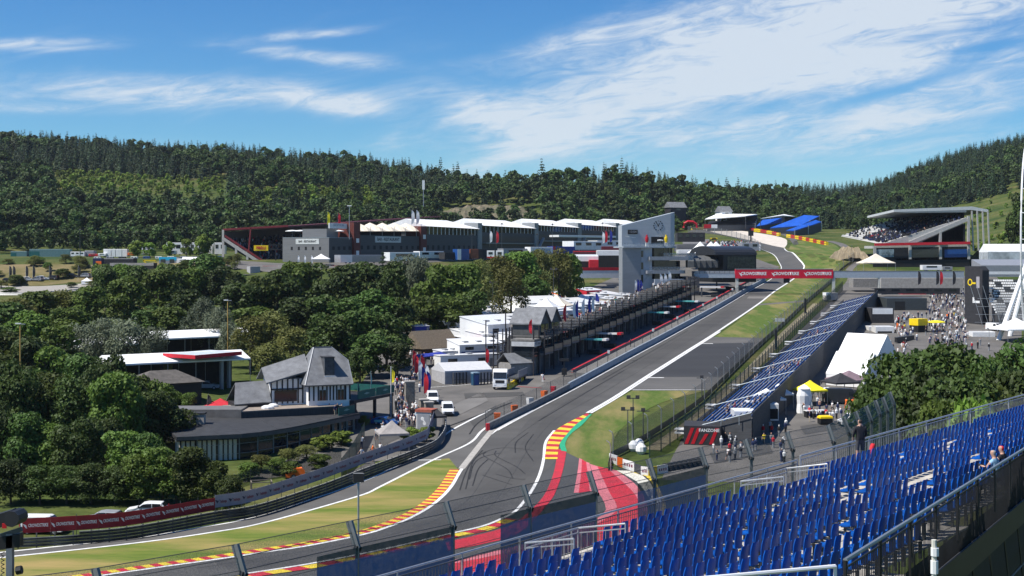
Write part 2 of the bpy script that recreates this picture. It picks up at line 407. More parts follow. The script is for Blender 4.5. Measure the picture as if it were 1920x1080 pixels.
def offset_line(pts,d):
 """xy polyline shifted d metres to the right of its direction"""
 out=[]
 for i,p in enumerate(pts):
  t=(Vector(pts[min(i+1,len(pts)-1)])-Vector(pts[max(i-1,0)]));t=Vector((t.x,t.y)).normalized()
  out.append(Vector((p[0]+t.y*d,p[1]-t.x*d)))
 return out
def ribbon(name,line,d0,d1,m,off,n=None,world=False,**kw):
 pts=smoothline(line if world else gl(line),n or 80)
 return sheet(name,offset_line(pts,d0),offset_line(pts,d1),m,off,n=n or 80,world=True,**kw)
 # ------------------------------------------------------------------ track, run-offs, kerbs, painted lines
def asphaltmat(name,c0,c1,stretch=(1,1,1),rot=0.0):
 m=bpy.data.materials.new(name);m.use_nodes=True;MATS[name]=m;nt=m.node_tree;N=nt.nodes;L=nt.links;b=N['Principled BSDF']
 b.inputs['Roughness'].default_value=0.85;b.inputs['Specular IOR Level'].default_value=0.25
 tc=N.new('ShaderNodeTexCoord');mp=N.new('ShaderNodeMapping');mp.inputs['Scale'].default_value=stretch;mp.inputs['Rotation'].default_value=(0,0,rot);L.new(tc.outputs['Object'],mp.inputs[0])
 n1=N.new('ShaderNodeTexNoise');n1.inputs['Scale'].default_value=0.16;n1.inputs['Detail'].default_value=7;n1.inputs['Roughness'].default_value=0.6;L.new(mp.outputs[0],n1.inputs['Vector'])
 n2=N.new('ShaderNodeTexNoise');n2.inputs['Scale'].default_value=6;n2.inputs['Detail'].default_value=6;L.new(tc.outputs['Object'],n2.inputs['Vector'])
 r=N.new('ShaderNodeValToRGB');L.new(n1.outputs[0],r.inputs[0]);r.color_ramp.elements[0].position=0.3;r.color_ramp.elements[0].color=(*c0,1);r.color_ramp.elements[1].position=0.72;r.color_ramp.elements[1].color=(*c1,1)
 mx=N.new('ShaderNodeMix');mx.data_type='RGBA';mx.blend_type='MULTIPLY';mx.inputs[0].default_value=0.5
 r2=N.new('ShaderNodeValToRGB');L.new(n2.outputs[0],r2.inputs[0]);r2.color_ramp.elements[0].color=(0.6,0.6,0.6,1)
 L.new(r.outputs[0],mx.inputs[6]);L.new(r2.outputs[0],mx.inputs[7]);L.new(mx.outputs[2],b.inputs['Base Color'])
 return m
A_TRACK=asphaltmat('track_asphalt',(0.074,0.072,0.069),(0.106,0.102,0.097),(0.12,1,1),R(20))
A_ROAD=asphaltmat('lane_asphalt',(0.088,0.085,0.081),(0.135,0.130,0.123),(0.4,1,1))
A_PADD=asphaltmat('paddock_asphalt',(0.10,0.095,0.088),(0.17,0.158,0.145))
A_NEW=asphaltmat('fresh_asphalt',(0.034,0.035,0.038),(0.052,0.053,0.056),(0.15,1,1),R(-35))
WHITE=mat('white_paint',(0.80,0.80,0.78),0.65,scale=1.3,detail=9,col2=(0.52,0.515,0.50))
RED=mat('red_paint',(0.56,0.022,0.038),0.6,scale=0.7,detail=9,col2=(0.34,0.03,0.035))
PINK=mat('pink_paint',(0.62,0.17,0.20),0.65,scale=0.6,detail=9,col2=(0.42,0.13,0.145))
YEL=mat('yellow_paint',(0.80,0.60,0.03),0.6,scale=1.1,detail=9,col2=(0.52,0.38,0.04))
CREAM=mat('cream_paint',(0.70,0.68,0.58),0.6,var=0.08)
GREEN=mat('green_paint',(0.03,0.33,0.16),0.55,var=0.1)
CONC=mat('concrete',(0.36,0.34,0.31),0.85,var=0.16,scale=1.2,detail=8)
CONCD=mat('old_concrete',(0.26,0.25,0.235),0.85,var=0.2,scale=1.6,detail=8)
GRAVEL=mat('gravel',(0.56,0.50,0.43),0.95,var=0.14,scale=0.35,detail=10)
GRASS_T=grassmat('infield_grass',(0.052,0.092,0.016),(0.100,0.140,0.028),(0.21,0.175,0.07),0.14,0.58,(1,0.3,1),R(-38))
GRASS_F=grassmat('verge_grass',(0.075,0.120,0.018),(0.150,0.178,0.034),(0.30,0.225,0.085),0.16,0.55,(0.22,1,1),R(14))
LW=[(250,1072),(400,1051),(500,1036),(575,1025),(675,1005),(720,992),(770,972),(812,947),(845,915),(865,882),(895,842),(930,808),(1000,770),(1082,727),(1200,662),(1250,635),(1350,579),(1400,549),(1447,522),(1464,504),(1457,487),(1445,475),(1425,466)]
RW=[(455,1078),(590,1057),(730,1029),(840,1003),(905,988),(945,972),(970,957),(997,922),(1012,892),(1020,862),(1024,830),(1040,808),(1100,775),(1150,746),(1212,706),(1280,663),(1345,622),(1419,572),(1450,548),(1489,522),(1506,505),(1505,495),(1490,478),(1470,466)]
# base paving of the whole paddock and pit-lane floor
sheet('paddock_paving',[(455,905),(640,800),(690,700),(760,620),(1050,560),(1200,500),(1320,450)],[(835,845),(900,830),(1000,775),(1200,665),(1330,590),(1400,550),(1462,500)],A_PADD,0.02)
sheet('plaza_paving',[(1240,900),(1270,840),(1300,800),(1400,720),(1480,640),(1560,560),(1590,520)],[(1560,910),(1760,820),(1850,740),(1900,700),(1915,640),(1910,570),(1870,520)],A_PADD,0.02)
# extends the racing surface out of the frame at the lower left
sheet('track',[(90,1092)]+LW,[(240,1112)]+RW,A_TRACK,0.055,n=200,cols=6)
# last bend at the top of the hill, running off to the left behind the pits
sheet('track_bend',[(1425,466),(1400,455),(1370,444),(1330,438),(1290,436)],[(1470,466),(1440,455),(1400,443),(1360,435),(1300,431)],A_TRACK,0.06)
sheet('gravel_trap',[(1318,431),(1360,441),(1421,454),(1450,461),(1471,465)],[(1320,429.2),(1390,433),(1440,440),(1472,448),(1476,458)],GRAVEL,0.07)
sheet('runoff_asphalt',[(1318,428.4),(1390,430),(1440,436),(1466,440),(1480,449),(1488,460)],[(1320,427.6),(1390,428.6),(1440,433),(1470,437),(1490,446),(1498,458)],A_ROAD,0.05)
# run-off of the bend in front: asphalt carrying stripes
run_in=[(330,1108),(455,1078),(590,1057),(730,1029),(840,1003),(905,988),(945,972),(970,957),(997,922),(1012,892),(1020,862),(1046,842)]
run_out=[(700,1160),(800,1130),(900,1100),(1000,1075),(1120,1050),(1220,1000),(1240,960),(1240,930),(1230,905),(1195,885),(1115,870),(1062,848)]
sheet('runoff_paving',run_in,run_out,asphaltmat('runoff_dark',(0.062,0.062,0.062),(0.085,0.085,0.084)),0.045,n=60)
# infield grass right of the straight
sheet('infield_grass',[(1062,849),(1056,838),(1066,815),(1110,777),(1185,733)],[(1180,905),(1150,860),(1160,810),(1230,760),(1320,733)],GRASS_T,0.05)
sheet('infield_paving',[(1182,732),(1214,706),(1320,640),(1338,632)],[(1330,732),(1360,712),(1425,650),(1440,634)],A_ROAD,0.05)
sheet('infield_paving',[(1214,707),(1260,679),(1312,645)],[(1352,707),(1390,676),(1416,643)],A_NEW,0.07)
sheet('infield_grass',[(1340,632),(1380,605),(1420,573)],[(1440,634),(1478,600),(1510,566)],GRASS_T,0.05)
sheet('infield_path',[(1420,573),(1424,570)],[(1510,566),(1515,563)],A_PADD,0.05)
sheet('infield_grass',[(1424,570),(1452,548),(1489,522),(1507,505),(1505,495),(1490,478),(1480,466),(1490,452)],[(1515,563),(1535,545),(1556,525),(1580,505),(1597,488),(1592,475),(1570,462),(1545,452)],GRASS_T,0.05)
sheet('service_road',[(1548,452),(1575,462),(1597,476),(1603,490),(1585,507)],[(1562,452),(1590,461),(1612,475),(1618,490),(1598,509)],A_PADD,0.06)
# verge in front with the escape lane behind it
sheet('escape_lane',[(-120,1050),(0,1037),(250,1010),(375,990),(480,969),(662,910),(720,886),(782,855),(820,835),(842,810),(920,769)],[(-120,1056),(0,1047),(250,1020),(400,999),(500,980),(670,932),(720,910),(815,862),(850,845),(902,810),(930,800)],A_ROAD,0.05)
sheet('verge_grass',[(-120,1056),(0,1047),(250,1020),(400,999),(500,980),(670,932),(720,910),(815,862),(842,860)],[(60,1092),(250,1072),(400,1051),(500,1036),(675,1005),(770,972),(812,947),(845,915),(862,884)],GRASS_F,0.06)
sheet('lane_paving',[(815,863),(850,846),(902,811),(920,800)],[(852,880),(868,872),(893,840),(918,815)],A_ROAD,0.05,n=12)
def lines():
 rib=ribbon
 rib('painted_line',[(60,1100)]+LW[:13],-0.25,0.2,WHITE,0.085,n=140)
 rib('painted_line',LW[11:],0.0,0.35,WHITE,0.09,n=140)
 rib('painted_line',RW[:12],-0.25,0.15,WHITE,0.085,n=120)
 rib('painted_line',RW[12:],-0.2,0.4,WHITE,0.085,n=140)
 rib('painted_line',RW[12:17],0.5,0.9,WHITE,0.085,n=60)
 rib('painted_line',[(-120,1050),(0,1037),(250,1010),(375,990),(480,969),(662,910),(720,886),(782,855),(820,835),(842,810),(920,769)],-0.15,0.25,WHITE,0.08,n=120)
 rib('painted_line',[(-120,1056),(0,1047),(250,1020),(400,999),(500,980),(670,932),(720,910),(815,862),(880,832),(902,810),(922,795)],-0.2,0.2,WHITE,0.085,n=120)
 rib('painted_line',[(770,864),(827,863)],-0.15,0.15,WHITE,0.08,n=8)
 rib('painted_line',[(1186,732),(1322,732)],-0.2,0.2,WHITE,0.09,n=8)
 rib('painted_line',[(1208,709),(1245,709)],-0.3,0.3,WHITE,0.10,n=8)
 rib('painted_line',[(1310,645),(1337,645)],-0.3,0.3,WHITE,0.10,n=8)
 rib('painted_line',[(805,727),(870,722),(925,717)],-0.12,0.12,WHITE,0.06,n=8)
 rib('painted_line',[(970,725),(1016,728)],-0.12,0.12,RED,0.06,n=8)
 # light concrete strip at the foot of the pit wall
 rib('concrete_strip',[(866,880),(880,862),(905,830),(925,806)],-0.5,0.4,CONC,0.10,n=16)
 # kerb along the verge: alternate red and yellow blocks
 k=[(60,1100)]+LW[:10]
 sheet2=smoothline(gl(k),170)
 sheet('kerb',offset_line(sheet2,-1.5),offset_line(sheet2,-0.26),[RED,YEL],0.11,n=170,cols=1,world=True,mats_f=lambda i,j:(i//2)%2)
 # kerb at the right of the bend
 k=smoothline(gl([(1100,776),(1066,793),(1042,808),(1027,830),(1021,862)]),60)
 k2=smoothline(gl([(1105,778),(1080,797),(1063,815),(1049,834),(1045,862)]),60)
 sheet('kerb',k,k2,[RED,YEL],0.10,n=60,cols=1,world=True,mats_f=lambda i,j:(i//3)%2)
 k3=smoothline(gl([(1110,777),(1092,797),(1070,815),(1060,832),(1063,848)]),60)
 k2b=smoothline(gl([(1105,778),(1080,797),(1063,815),(1050,832),(1052,846)]),60)
 sheet('kerb_backing',k2b,k3,GREEN,0.095,n=60,cols=1,world=True)
 # second kerb lower down, running out of the frame
 k=smoothline(gl([(330,1108),(455,1079),(590,1058),(730,1030),(840,1004),(905,989),(945,973)]),90)
 sheet('kerb',offset_line(k,0.2),offset_line(k,1.6),[RED,YEL],0.10,n=90,cols=1,world=True,mats_f=lambda i,j:(i//4)%2)
 # stripes
 def stripe(A,B,m,off=0.08):sheet('painted_stripe',A,B,m,off)
 stripe([(1046,842),(1040,880),(1028,915),(1008,945),(960,985),(900,1003),(835,1018)],[(1062,848),(1056,880),(1044,918),(1028,945),(975,1000),(910,1020),(840,1034)],RED)
 stripe([(1086,860),(1083,885),(1076,925)],[(1091,862),(1090,885),(1085,925)],PINK)
 stripe([(1091,862),(1090,885),(1085,925)],[(1099,867),(1102,890),(1106,922)],RED)
 stripe([(1099,867),(1102,890),(1106,922)],[(1105,869),(1110,890),(1118,925)],PINK)
 stripe([(1106,871),(1120,920),(1134,945),(1128,968),(1050,1003),(940,1032),(840,1053)],[(1120,875),(1143,925),(1157,950),(1145,968),(1060,1012),(940,1040),(840,1060)],PINK)
 stripe([(1120,875),(1143,925),(1157,950),(1145,968),(1060,1012),(940,1040),(840,1060)],[(1140,880),(1192,930),(1195,975),(1160,1000),(1080,1038),(960,1062),(840,1080)],RED)
 stripe([(1140,880),(1192,930),(1195,975),(1160,1000),(1080,1038),(960,1062),(840,1080)],[(1156,883),(1196,914),(1215,960),(1190,1000),(1100,1045),(960,1072),(840,1090)],PINK)
 stripe([(1156,883),(1200,910),(1225,960),(1195,1003),(1100,1047),(960,1074),(840,1091)],[(1180,884),(1216,902),(1238,960),(1205,1007),(1105,1051),(960,1080),(840,1097)],CREAM)
 stripe([(1180,885),(1218,900),(1240,960),(1205,1007),(1105,1051),(960,1080),(840,1097)],[(1200,887),(1225,896),(1250,960),(1215,1012),(1110,1060),(970,1096),(840,1120)],YEL)
 # tyre marks
 skid=mat('tyre_rubber_mark',(0.022,0.022,0.022),0.8,var=0.5,scale=1.5)
 SK=[[(873,918),(890,862),(930,842),(975,842),(1002,846)],[(912,848),(908,856),(950,880),(962,898)],[(930,846),(930,856),(968,876),(985,890)],[(905,892),(935,902),(960,910)],[(880,900),(888,872),(905,858),(940,850)],[(886,912),(897,880),(915,862)],[(990,812),(968,830),(966,850)],[(1000,815),(985,840),(1000,866)],[(862,920),(872,890),(884,868),(905,845)],[(930,890),(960,898),(985,900)],[(880,815),(895,795),(925,775)],[(950,800),(1010,765),(1080,725)],[(1010,790),(1080,748),(1170,695)],[(840,800),(900,778),(960,755)],[(1130,712),(1200,672),(1290,620)]]
 rr=random.Random(3)
 for i,s in enumerate(SK):
  w=0.16 if i<10 else 0.22
  ribbon('tyre_mark',s,-w/2,w/2,skid,0.075+0.001*i,n=26)
lines()
def wear():
 a=smoothline(gl(LW[:18]),120);b=smoothline(gl(RW[1:17]),120);k=.10/.08
 bias=lambda i:.5+.28*math.sin(max(0,min(1,(i-20)/50))*math.pi*2)
 for j,(w,c)in enumerate(((3.6,.93),(2.4,.87),(1.3,.82))):
  m=asphaltmat('rubbered_line_%s'%'abc'[j],(0.074*c,0.072*c,0.069*c),(0.106*c,0.102*c,0.097*c),(0.1,1,1),R(20));mid=[a[i].lerp(b[i],bias(i))for i in range(120)]
  sheet('racing_line',offset_line(mid,-w),offset_line(mid,w),m,.058+.004*j,n=120,cols=2,world=True)
 seam=mat('paving_seam',(.045,.045,.045),.9,var=.4)
 for t in(.34,.67):mid=[a[i].lerp(b[i],t)for i in range(120)];sheet('paving_seam',offset_line(mid,-.05),offset_line(mid,.05),seam,.072,n=120,cols=1,world=True)
 pd,pl=asphaltmat('patch_dark',(.065,.063,.06),(.09,.087,.083)),asphaltmat('patch_pale',(.15,.143,.133),(.2,.19,.178))
 for i,q in enumerate((((850,760),(905,735),(915,752),(862,778)),((700,820),(745,800),(752,820),(706,842)),((870,738),(980,735),(985,742),(872,748)),((1700,590),(1760,588),(1765,610),(1700,612)),((1330,850),(1440,830),(1450,850),(1340,870)),((1500,800),(1560,790),(1570,805),(1508,815)),((1760,620),(1840,618),(1845,632),(1762,634)),((880,790),(930,760),(935,766),(888,800)),((650,890),(700,862),(706,874),(660,900)),((1400,560),(1404,556),(1440,556),(1438,560)))):
  sheet('paving_patch',[q[0],q[1]],[q[3],q[2]],pd if i%3 else pl,.062,n=6)
wear()
# ------------------------------------------------------------------ trees
LEAF_G=leafmat('leaf_green',(0.034,0.06,0.012),(0.145,0.205,0.034),0.32)
LEAF_D=leafmat('leaf_dark',(0.024,0.046,0.012),(0.092,0.14,0.028),0.26)
LEAF_W=leafmat('leaf_grey',(0.07,0.092,0.054),(0.19,0.215,0.135),0.25,0.015)
LEAF_B=leafmat('leaf_olive',(0.075,0.09,0.02),(0.19,0.19,0.05),0.3)
LEAF_Y=leafmat('leaf_bright',(0.085,0.14,0.02),(0.23,0.3,0.045),0.3)
NEEDLE=leafmat('needle',(0.016,0.034,0.014),(0.046,0.076,0.028),0.08)
LEAF_F=leafmat('leaf_forest',(0.022,0.044,0.014),(0.098,0.142,0.036),0.22)
BARK=mat('bark',(0.085,0.068,0.05),0.9,var=0.3,scale=3,stretch=(4,4,0.6))
def cards(P_,Nrm,size,rs,aspect=(0.7,1.15)):
 """leaf clumps: one irregular quad per point, facing roughly along Nrm"""
 n=len(P_);t=rs.normal(size=(n,3));u=np.cross(Nrm,t);u/=np.linalg.norm(u,axis=1,keepdims=True)+1e-9;v=np.cross(Nrm,u)
 v/=np.linalg.norm(v,axis=1,keepdims=True)+1e-9
 s=size*rs.uniform(0.6,1.3,n)[:,None];a=rs.uniform(*aspect,n)[:,None]
 bend=Nrm*s*rs.uniform(-0.25,0.25,n)[:,None]
 c=[P_-u*s*rs.uniform(.35,.6,n)[:,None]-v*s*a*.5*rs.uniform(.6,1,n)[:,None],P_+u*s*.5-v*s*a*rs.uniform(.2,.6,n)[:,None]+bend,P_+u*s*rs.uniform(.3,.6,n)[:,None]+v*s*a*.5,P_-u*s*.5+v*s*a*rs.uniform(.3,.6,n)[:,None]+bend]
 return np.stack(c,1).reshape(-1,3)
def np_mesh(name,V,nq,mats,smooth=False):
 me=bpy.data.meshes.new(name);me.vertices.add(len(V));me.vertices.foreach_set('co',V.astype(np.float32).ravel())
 me.loops.add(nq*4);me.loops.foreach_set('vertex_index',np.arange(nq*4,dtype=np.int32));me.polygons.add(nq)
 me.polygons.foreach_set('loop_start',np.arange(0,nq*4,4,dtype=np.int32));me.update(calc_edges=True)
 for m in mats:me.materials.append(m)
 return me
def crown_points(rs,n,H,Rd,h0,lobes,droop=0.0,shape=1.0):
 C=[];rad=[]
 for i in range(lobes):
  t=(i+0.5)/lobes;z=h0+(H-h0)*(0.14+0.74*rs.uniform(0,1)**0.85)
  k=(z-h0)/(H-h0);env=math.sqrt(max(0.05,1-(2*k-0.85)**2*0.85))*shape
  r=Rd*env*rs.uniform(0.35,0.8);a=rs.uniform(0,6.283)
  C.append((math.cos(a)*r,math.sin(a)*r,z));rad.append(Rd*rs.uniform(0.28,0.46))
 C.append((0,0,H-Rd*0.35));rad.append(Rd*0.38)
 C=np.array(C);rad=np.array(rad);pick=rs.choice(len(C),n,p=rad**2/(rad**2).sum())
 d=rs.normal(size=(n,3));d/=np.linalg.norm(d,axis=1,keepdims=True)
 d[:,2]=np.where((d[:,2]<-0.35)&(rs.uniform(size=n)<0.6),-d[:,2],d[:,2])
 rr=rad[pick]*rs.uniform(0.72,1.06,n);P_=C[pick]+d*rr[:,None]*np.array([1,1,0.85])
 if droop:P_[:,2]-=droop*rs.uniform(0,1,n)*(np.hypot(P_[:,0],P_[:,1])/Rd)*Rd
 N_=d*0.8+rs.normal(size=(n,3))*0.55+np.array([0,0,0.35]);N_/=np.linalg.norm(N_,axis=1,keepdims=True)
 P_[:,2]=np.maximum(P_[:,2],0.15)
 return P_,N_,C
def trunk_mb(rs,H,r0,C,limbs=6):
 mb=MB();top=Vector((rs.uniform(-.3,.3),rs.uniform(-.3,.3),H*0.8))
 mb.tube([(0,0,-0.8),(0.03,0,H*0.3),top*0.62+Vector((0.1,0,0)),top],r0,7,r2=r0*0.25)
 for c in C[:limbs]:
  z0=max(0.8,c[2]*rs.uniform(0.35,0.6));mb.tube([(0,0,z0),(c[0]*.5,c[1]*.5,z0+(c[2]-z0)*.45),tuple(c)],r0*0.42,5,r2=r0*0.1)
 return mb
def make_tree(name,label,cat,seed,H,Rd,h0,n,size,leaf,lobes=18,droop=0.0,shape=1.0,single=False,aspect=(0.7,1.15)):
 rs=np.random.RandomState(seed);P_,N_,C=crown_points(rs,n,H,Rd,h0,lobes,droop,shape)
 V=cards(P_,N_,size,rs,aspect);me=np_mesh('crown',V,n,[leaf]);tb=trunk_mb(rs,H,H*0.02+0.06,C)
 if single:return me,tb
 t=thing(name,label,cat);tb.build('trunk',BARK,t);pobj('crown',me,t);t['H']=H;t['R']=Rd;return t
def conifer_mesh(seed,H,Rd,n,size,leaf=None):
 rs=np.random.RandomState(seed);k=rs.uniform(0.004,1,n)**0.62 
 tier=np.round(k*15)/15*.7+k*.3;a=rs.uniform(0,6.283,n);rad=Rd*(0.06+0.94*tier)*rs.uniform(0.25,1.05,n)*(0.85+0.15*np.sin(a*3+seed+tier*20))
 z=H*(1-tier*0.93)-rad*0.28+rs.normal(size=n)*0.12
 P_=np.stack([np.cos(a)*rad,np.sin(a)*rad,z],1);N_=np.stack([np.cos(a)*.55,np.sin(a)*.55,np.full(n,.75)],1)+rs.normal(size=(n,3))*.35
 N_/=np.linalg.norm(N_,axis=1,keepdims=True);V=cards(P_,N_,(size*(.35+.75*tier))[:,None],rs,(0.45,0.8))
 return np_mesh('crown',V,n,[leaf or NEEDLE])
GRP_W='trees of the wood in the valley'
PT={}
def protos():
 PT['g']=[make_tree('broadleaf_tree','x','tree',11+i,12,4.6,1.2,3300,0.52,LEAF_G,22)for i in range(3)]
 PT['d']=[make_tree('broadleaf_tree','x','tree',31+i,14,4.8,0.8,3600,0.52,LEAF_D,26)for i in range(3)]
 PT['n']=[make_tree('broadleaf_tree','x','tree',131+i,15,6.2,0.6,8500,0.42,LEAF_D,34)for i in range(3)]
 PT['m']=[make_tree('broadleaf_tree','x','tree',141+i,13,5.2,0.5,7000,0.40,LEAF_G,30)for i in range(2)]
 PT['w']=[make_tree('willow_tree','x','tree',51+i,10,4.8,0.8,3400,0.5,LEAF_W,20,0.3,aspect=(0.25,0.5))for i in range(2)]
 PT['b']=[make_tree('birch_tree','x','tree',61+i,12,4.0,1.0,3000,0.46,LEAF_B,20,0.55,aspect=(0.3,0.6))for i in range(2)]
 PT['y']=[make_tree('broadleaf_tree','x','tree',71+i,7,3.2,0.4,2200,0.42,LEAF_Y,16)for i in range(2)]
 for i in range(2):
  t=thing('conifer_tree','x','tree');mb=MB().tube([(0,0,-.8),(0,0,9),(0,0,17.5)],0.3,7,r2=0.04);mb.build('trunk',BARK,t)
  pobj('crown',conifer_mesh(81+i,18,3.6,2600,0.62),t);t['H']=18.0;t['R']=3.6;PT.setdefault('c',[]).append(t)
protos()
KNAME={'n':'dark green dense broadleaf tree','m':'mid-green round-crowned broadleaf tree','g':'mid-green round-crowned broadleaf tree','d':'dark green dense broadleaf tree','w':'silvery grey-green willow with fine drooping leaves','b':'olive-yellow drooping birch','y':'bright yellow-green leafy young tree','c':'dark pointed conifer with drooping tiers'}
_tn=0
def tree(kind,px,top,Y,wpx,where,base=None,group=GRP_W):
 global _tn
 _tn+=1;p=PT[kind][_tn%len(PT[kind])];g=GX_(px,Y);z0=g.z if base is None else base
 ht=CH-(top-HZ)*Y/F-z0;rad=wpx*Y/F/2
 h=max(2.0,ht);o=place(p,(g.x,g.y,z0),random.uniform(0,6.28),(rad/p['R'],rad/p['R'],h/p['H']),KNAME[kind]+' '+where,group)
 return o
def valley_trees():
 rr=random.Random(5)
 A='in the wood beside the escape lane, behind the red banner'
 for i,(px,top)in enumerate([(-25,655),(20,672),(60,690),(100,700),(140,712),(175,690),(215,700),(250,705),(285,725),(310,745),(-10,760),(45,780),(95,790),(140,785),(190,790),(235,800),(275,810)]):
  tree('n' if i%3 else 'm',px+rr.uniform(-8,8),top+rr.uniform(-8,8),(185 if i<10 else 168)+rr.uniform(-5,5),rr.uniform(88,120),A)
 for px,top,w in[(20,860,80),(75,870,85),(125,872,80),(170,868,80),(215,872,80),(262,850,85),(305,836,95),(350,836,95),(395,862,85),(430,890,60),(330,880,70),(380,905,60),(418,925,45)]:
  tree('m' if px>240 else 'n',px,top,158 if px<400 else 153,w,'bushy to the ground just behind the guardrail')
 B='in the valley wood below the motorhome tents'
 for px,top,Y,w,k in[(10,620,235,110,'g'),(55,628,230,100,'d'),(95,650,228,90,'g'),(-20,600,250,110,'d'),(110,612,255,90,'g'),(60,585,270,100,'g'),(5,565,285,100,'d'),(150,660,215,80,'d'),(185,678,205,70,'d'),(212,662,205,60,'d'),(255,705,200,75,'g'),(300,715,190,70,'g')]:
  tree(k,px,top,Y,w,B)
 Wl='in front of the white tents in the valley'
 for px,top,Y,w in[(150,610,262,80),(195,592,265,90),(240,600,262,80),(285,610,262,70),(375,560,290,80),(410,572,285,70)]:
  tree('w',px,top,Y,w,Wl)
 C='on the wooded slope below the upper pit building'
 for px,top,Y,w,k in[(30,560,315,80,'b'),(75,550,325,80,'g'),(120,545,330,75,'b'),(165,540,330,70,'g'),(198,500,350,55,'d'),(232,525,340,70,'g'),(262,500,352,60,'d'),(300,510,345,75,'g'),(318,498,360,55,'d'),(345,545,320,70,'d'),(388,478,372,80,'d'),(420,500,365,70,'d'),(360,505,365,60,'g'),(320,580,300,70,'g'),(285,575,305,70,'d'),(130,580,300,80,'g'),(450,545,330,80,'d'),(490,535,335,70,'g'),(520,520,340,80,'d'),(560,508,345,80,'g'),(600,508,345,75,'d'),(640,512,340,80,'d'),(680,505,345,75,'d'),(718,482,350,60,'c'),(735,505,340,60,'d'),(765,490,350,75,'w'),(790,500,345,60,'w'),(830,510,330,90,'g'),(868,512,335,80,'g'),(900,500,345,70,'b'),(935,492,355,75,'b'),(975,488,360,75,'g'),(1010,480,370,60,'b'),(1048,478,375,60,'b'),(1070,492,380,50,'g'),(470,580,300,90,'g'),(560,560,300,90,'d'),(610,555,300,90,'d'),(655,560,295,90,'d'),(700,545,300,85,'d'),(745,560,300,70,'d'),(800,560,310,80,'g'),(850,560,312,80,'g'),(890,545,325,60,'d'),(958,512,340,70,'b'),(1000,530,352,55,'d')]:
  tree(k,px,top-(16 if Y>325 and px>430 else 4),Y+(14 if Y>340 else 0),w*1.12,C)
 D='standing behind the half-timbered house'
 for px,top,Y,w,k in[(470,590,262,90,'b'),(510,578,268,90,'b'),(545,610,262,80,'b'),(505,640,250,90,'b'),(600,585,272,90,'d'),(640,590,270,85,'d'),(682,575,270,85,'d'),(725,585,268,85,'d'),(700,625,258,90,'d'),(745,640,256,55,'d'),(675,650,250,60,'d'),(432,600,270,60,'w')]:
  tree(k,px,top,Y,w,D)
 tree('b',315,668,240,22,'slender, on the white tent roofs')
 for px,top,w,k in[(205,690,60,'n'),(240,706,60,'m'),(275,718,56,'n'),(318,726,50,'m'),(352,735,44,'m'),(225,735,60,'n'),(180,668,60,'n'),(288,745,50,'n'),(330,756,40,'m')]:
  tree(k,px,top,214,w,'between the white tent roof and the restaurant')
  # roadside greenery far left and by the paddock road
 for px,top,Y,w in[(258,450,530,34),(280,455,530,26),(318,452,535,26),(350,448,535,22),(382,438,540,34),(375,450,535,26),(20,540,440,40),(60,560,420,50)]:
  tree('y' if px>240 else 'g',px,top,Y,w,'beside the parked motorhomes on the upper road',group='trees along the upper road')
  # big trees by the plaza on the right
 E='in the dark clump between the plaza and the blue grandstand'
 for px,top,Y,w,k in[(1675,668,150,90,'d'),(1720,655,150,110,'d'),(1765,640,150,120,'d'),(1810,648,148,110,'d'),(1850,668,145,80,'d'),(1690,700,140,90,'d'),(1740,700,138,100,'d'),(1800,700,136,110,'d'),(1885,655,150,100,'d'),(1930,645,150,110,'d'),(1900,690,140,100,'d'),(1860,720,135,90,'g'),(1770,745,128,70,'g'),(1820,750,126,60,'y')]:
  tree({'d':'n','g':'m'}.get(k,k),px,top,Y,w*1.75,E,group='trees between plaza and stand')
 for i in range(34):
  px=rr.uniform(-10,445);Y=rr.uniform(452,500)if px<180 else rr.uniform(425,470);y=HZ+(CH-Hb((px-960)*Y/F,Y))*F/Y
  tree('b' if i%3 else 'g',px,y-rr.uniform(10,22),Y,rr.uniform(16,34),'scrub on the dry bank below the upper road',group='scrub on the far-left bank')
 for i in range(22):
  px=190+i*12+rr.uniform(-5,5);Y=rr.uniform(395,425);tree('d' if i%2 else 'g',px,508+rr.uniform(-14,8),Y,rr.uniform(48,66),C)
valley_trees()
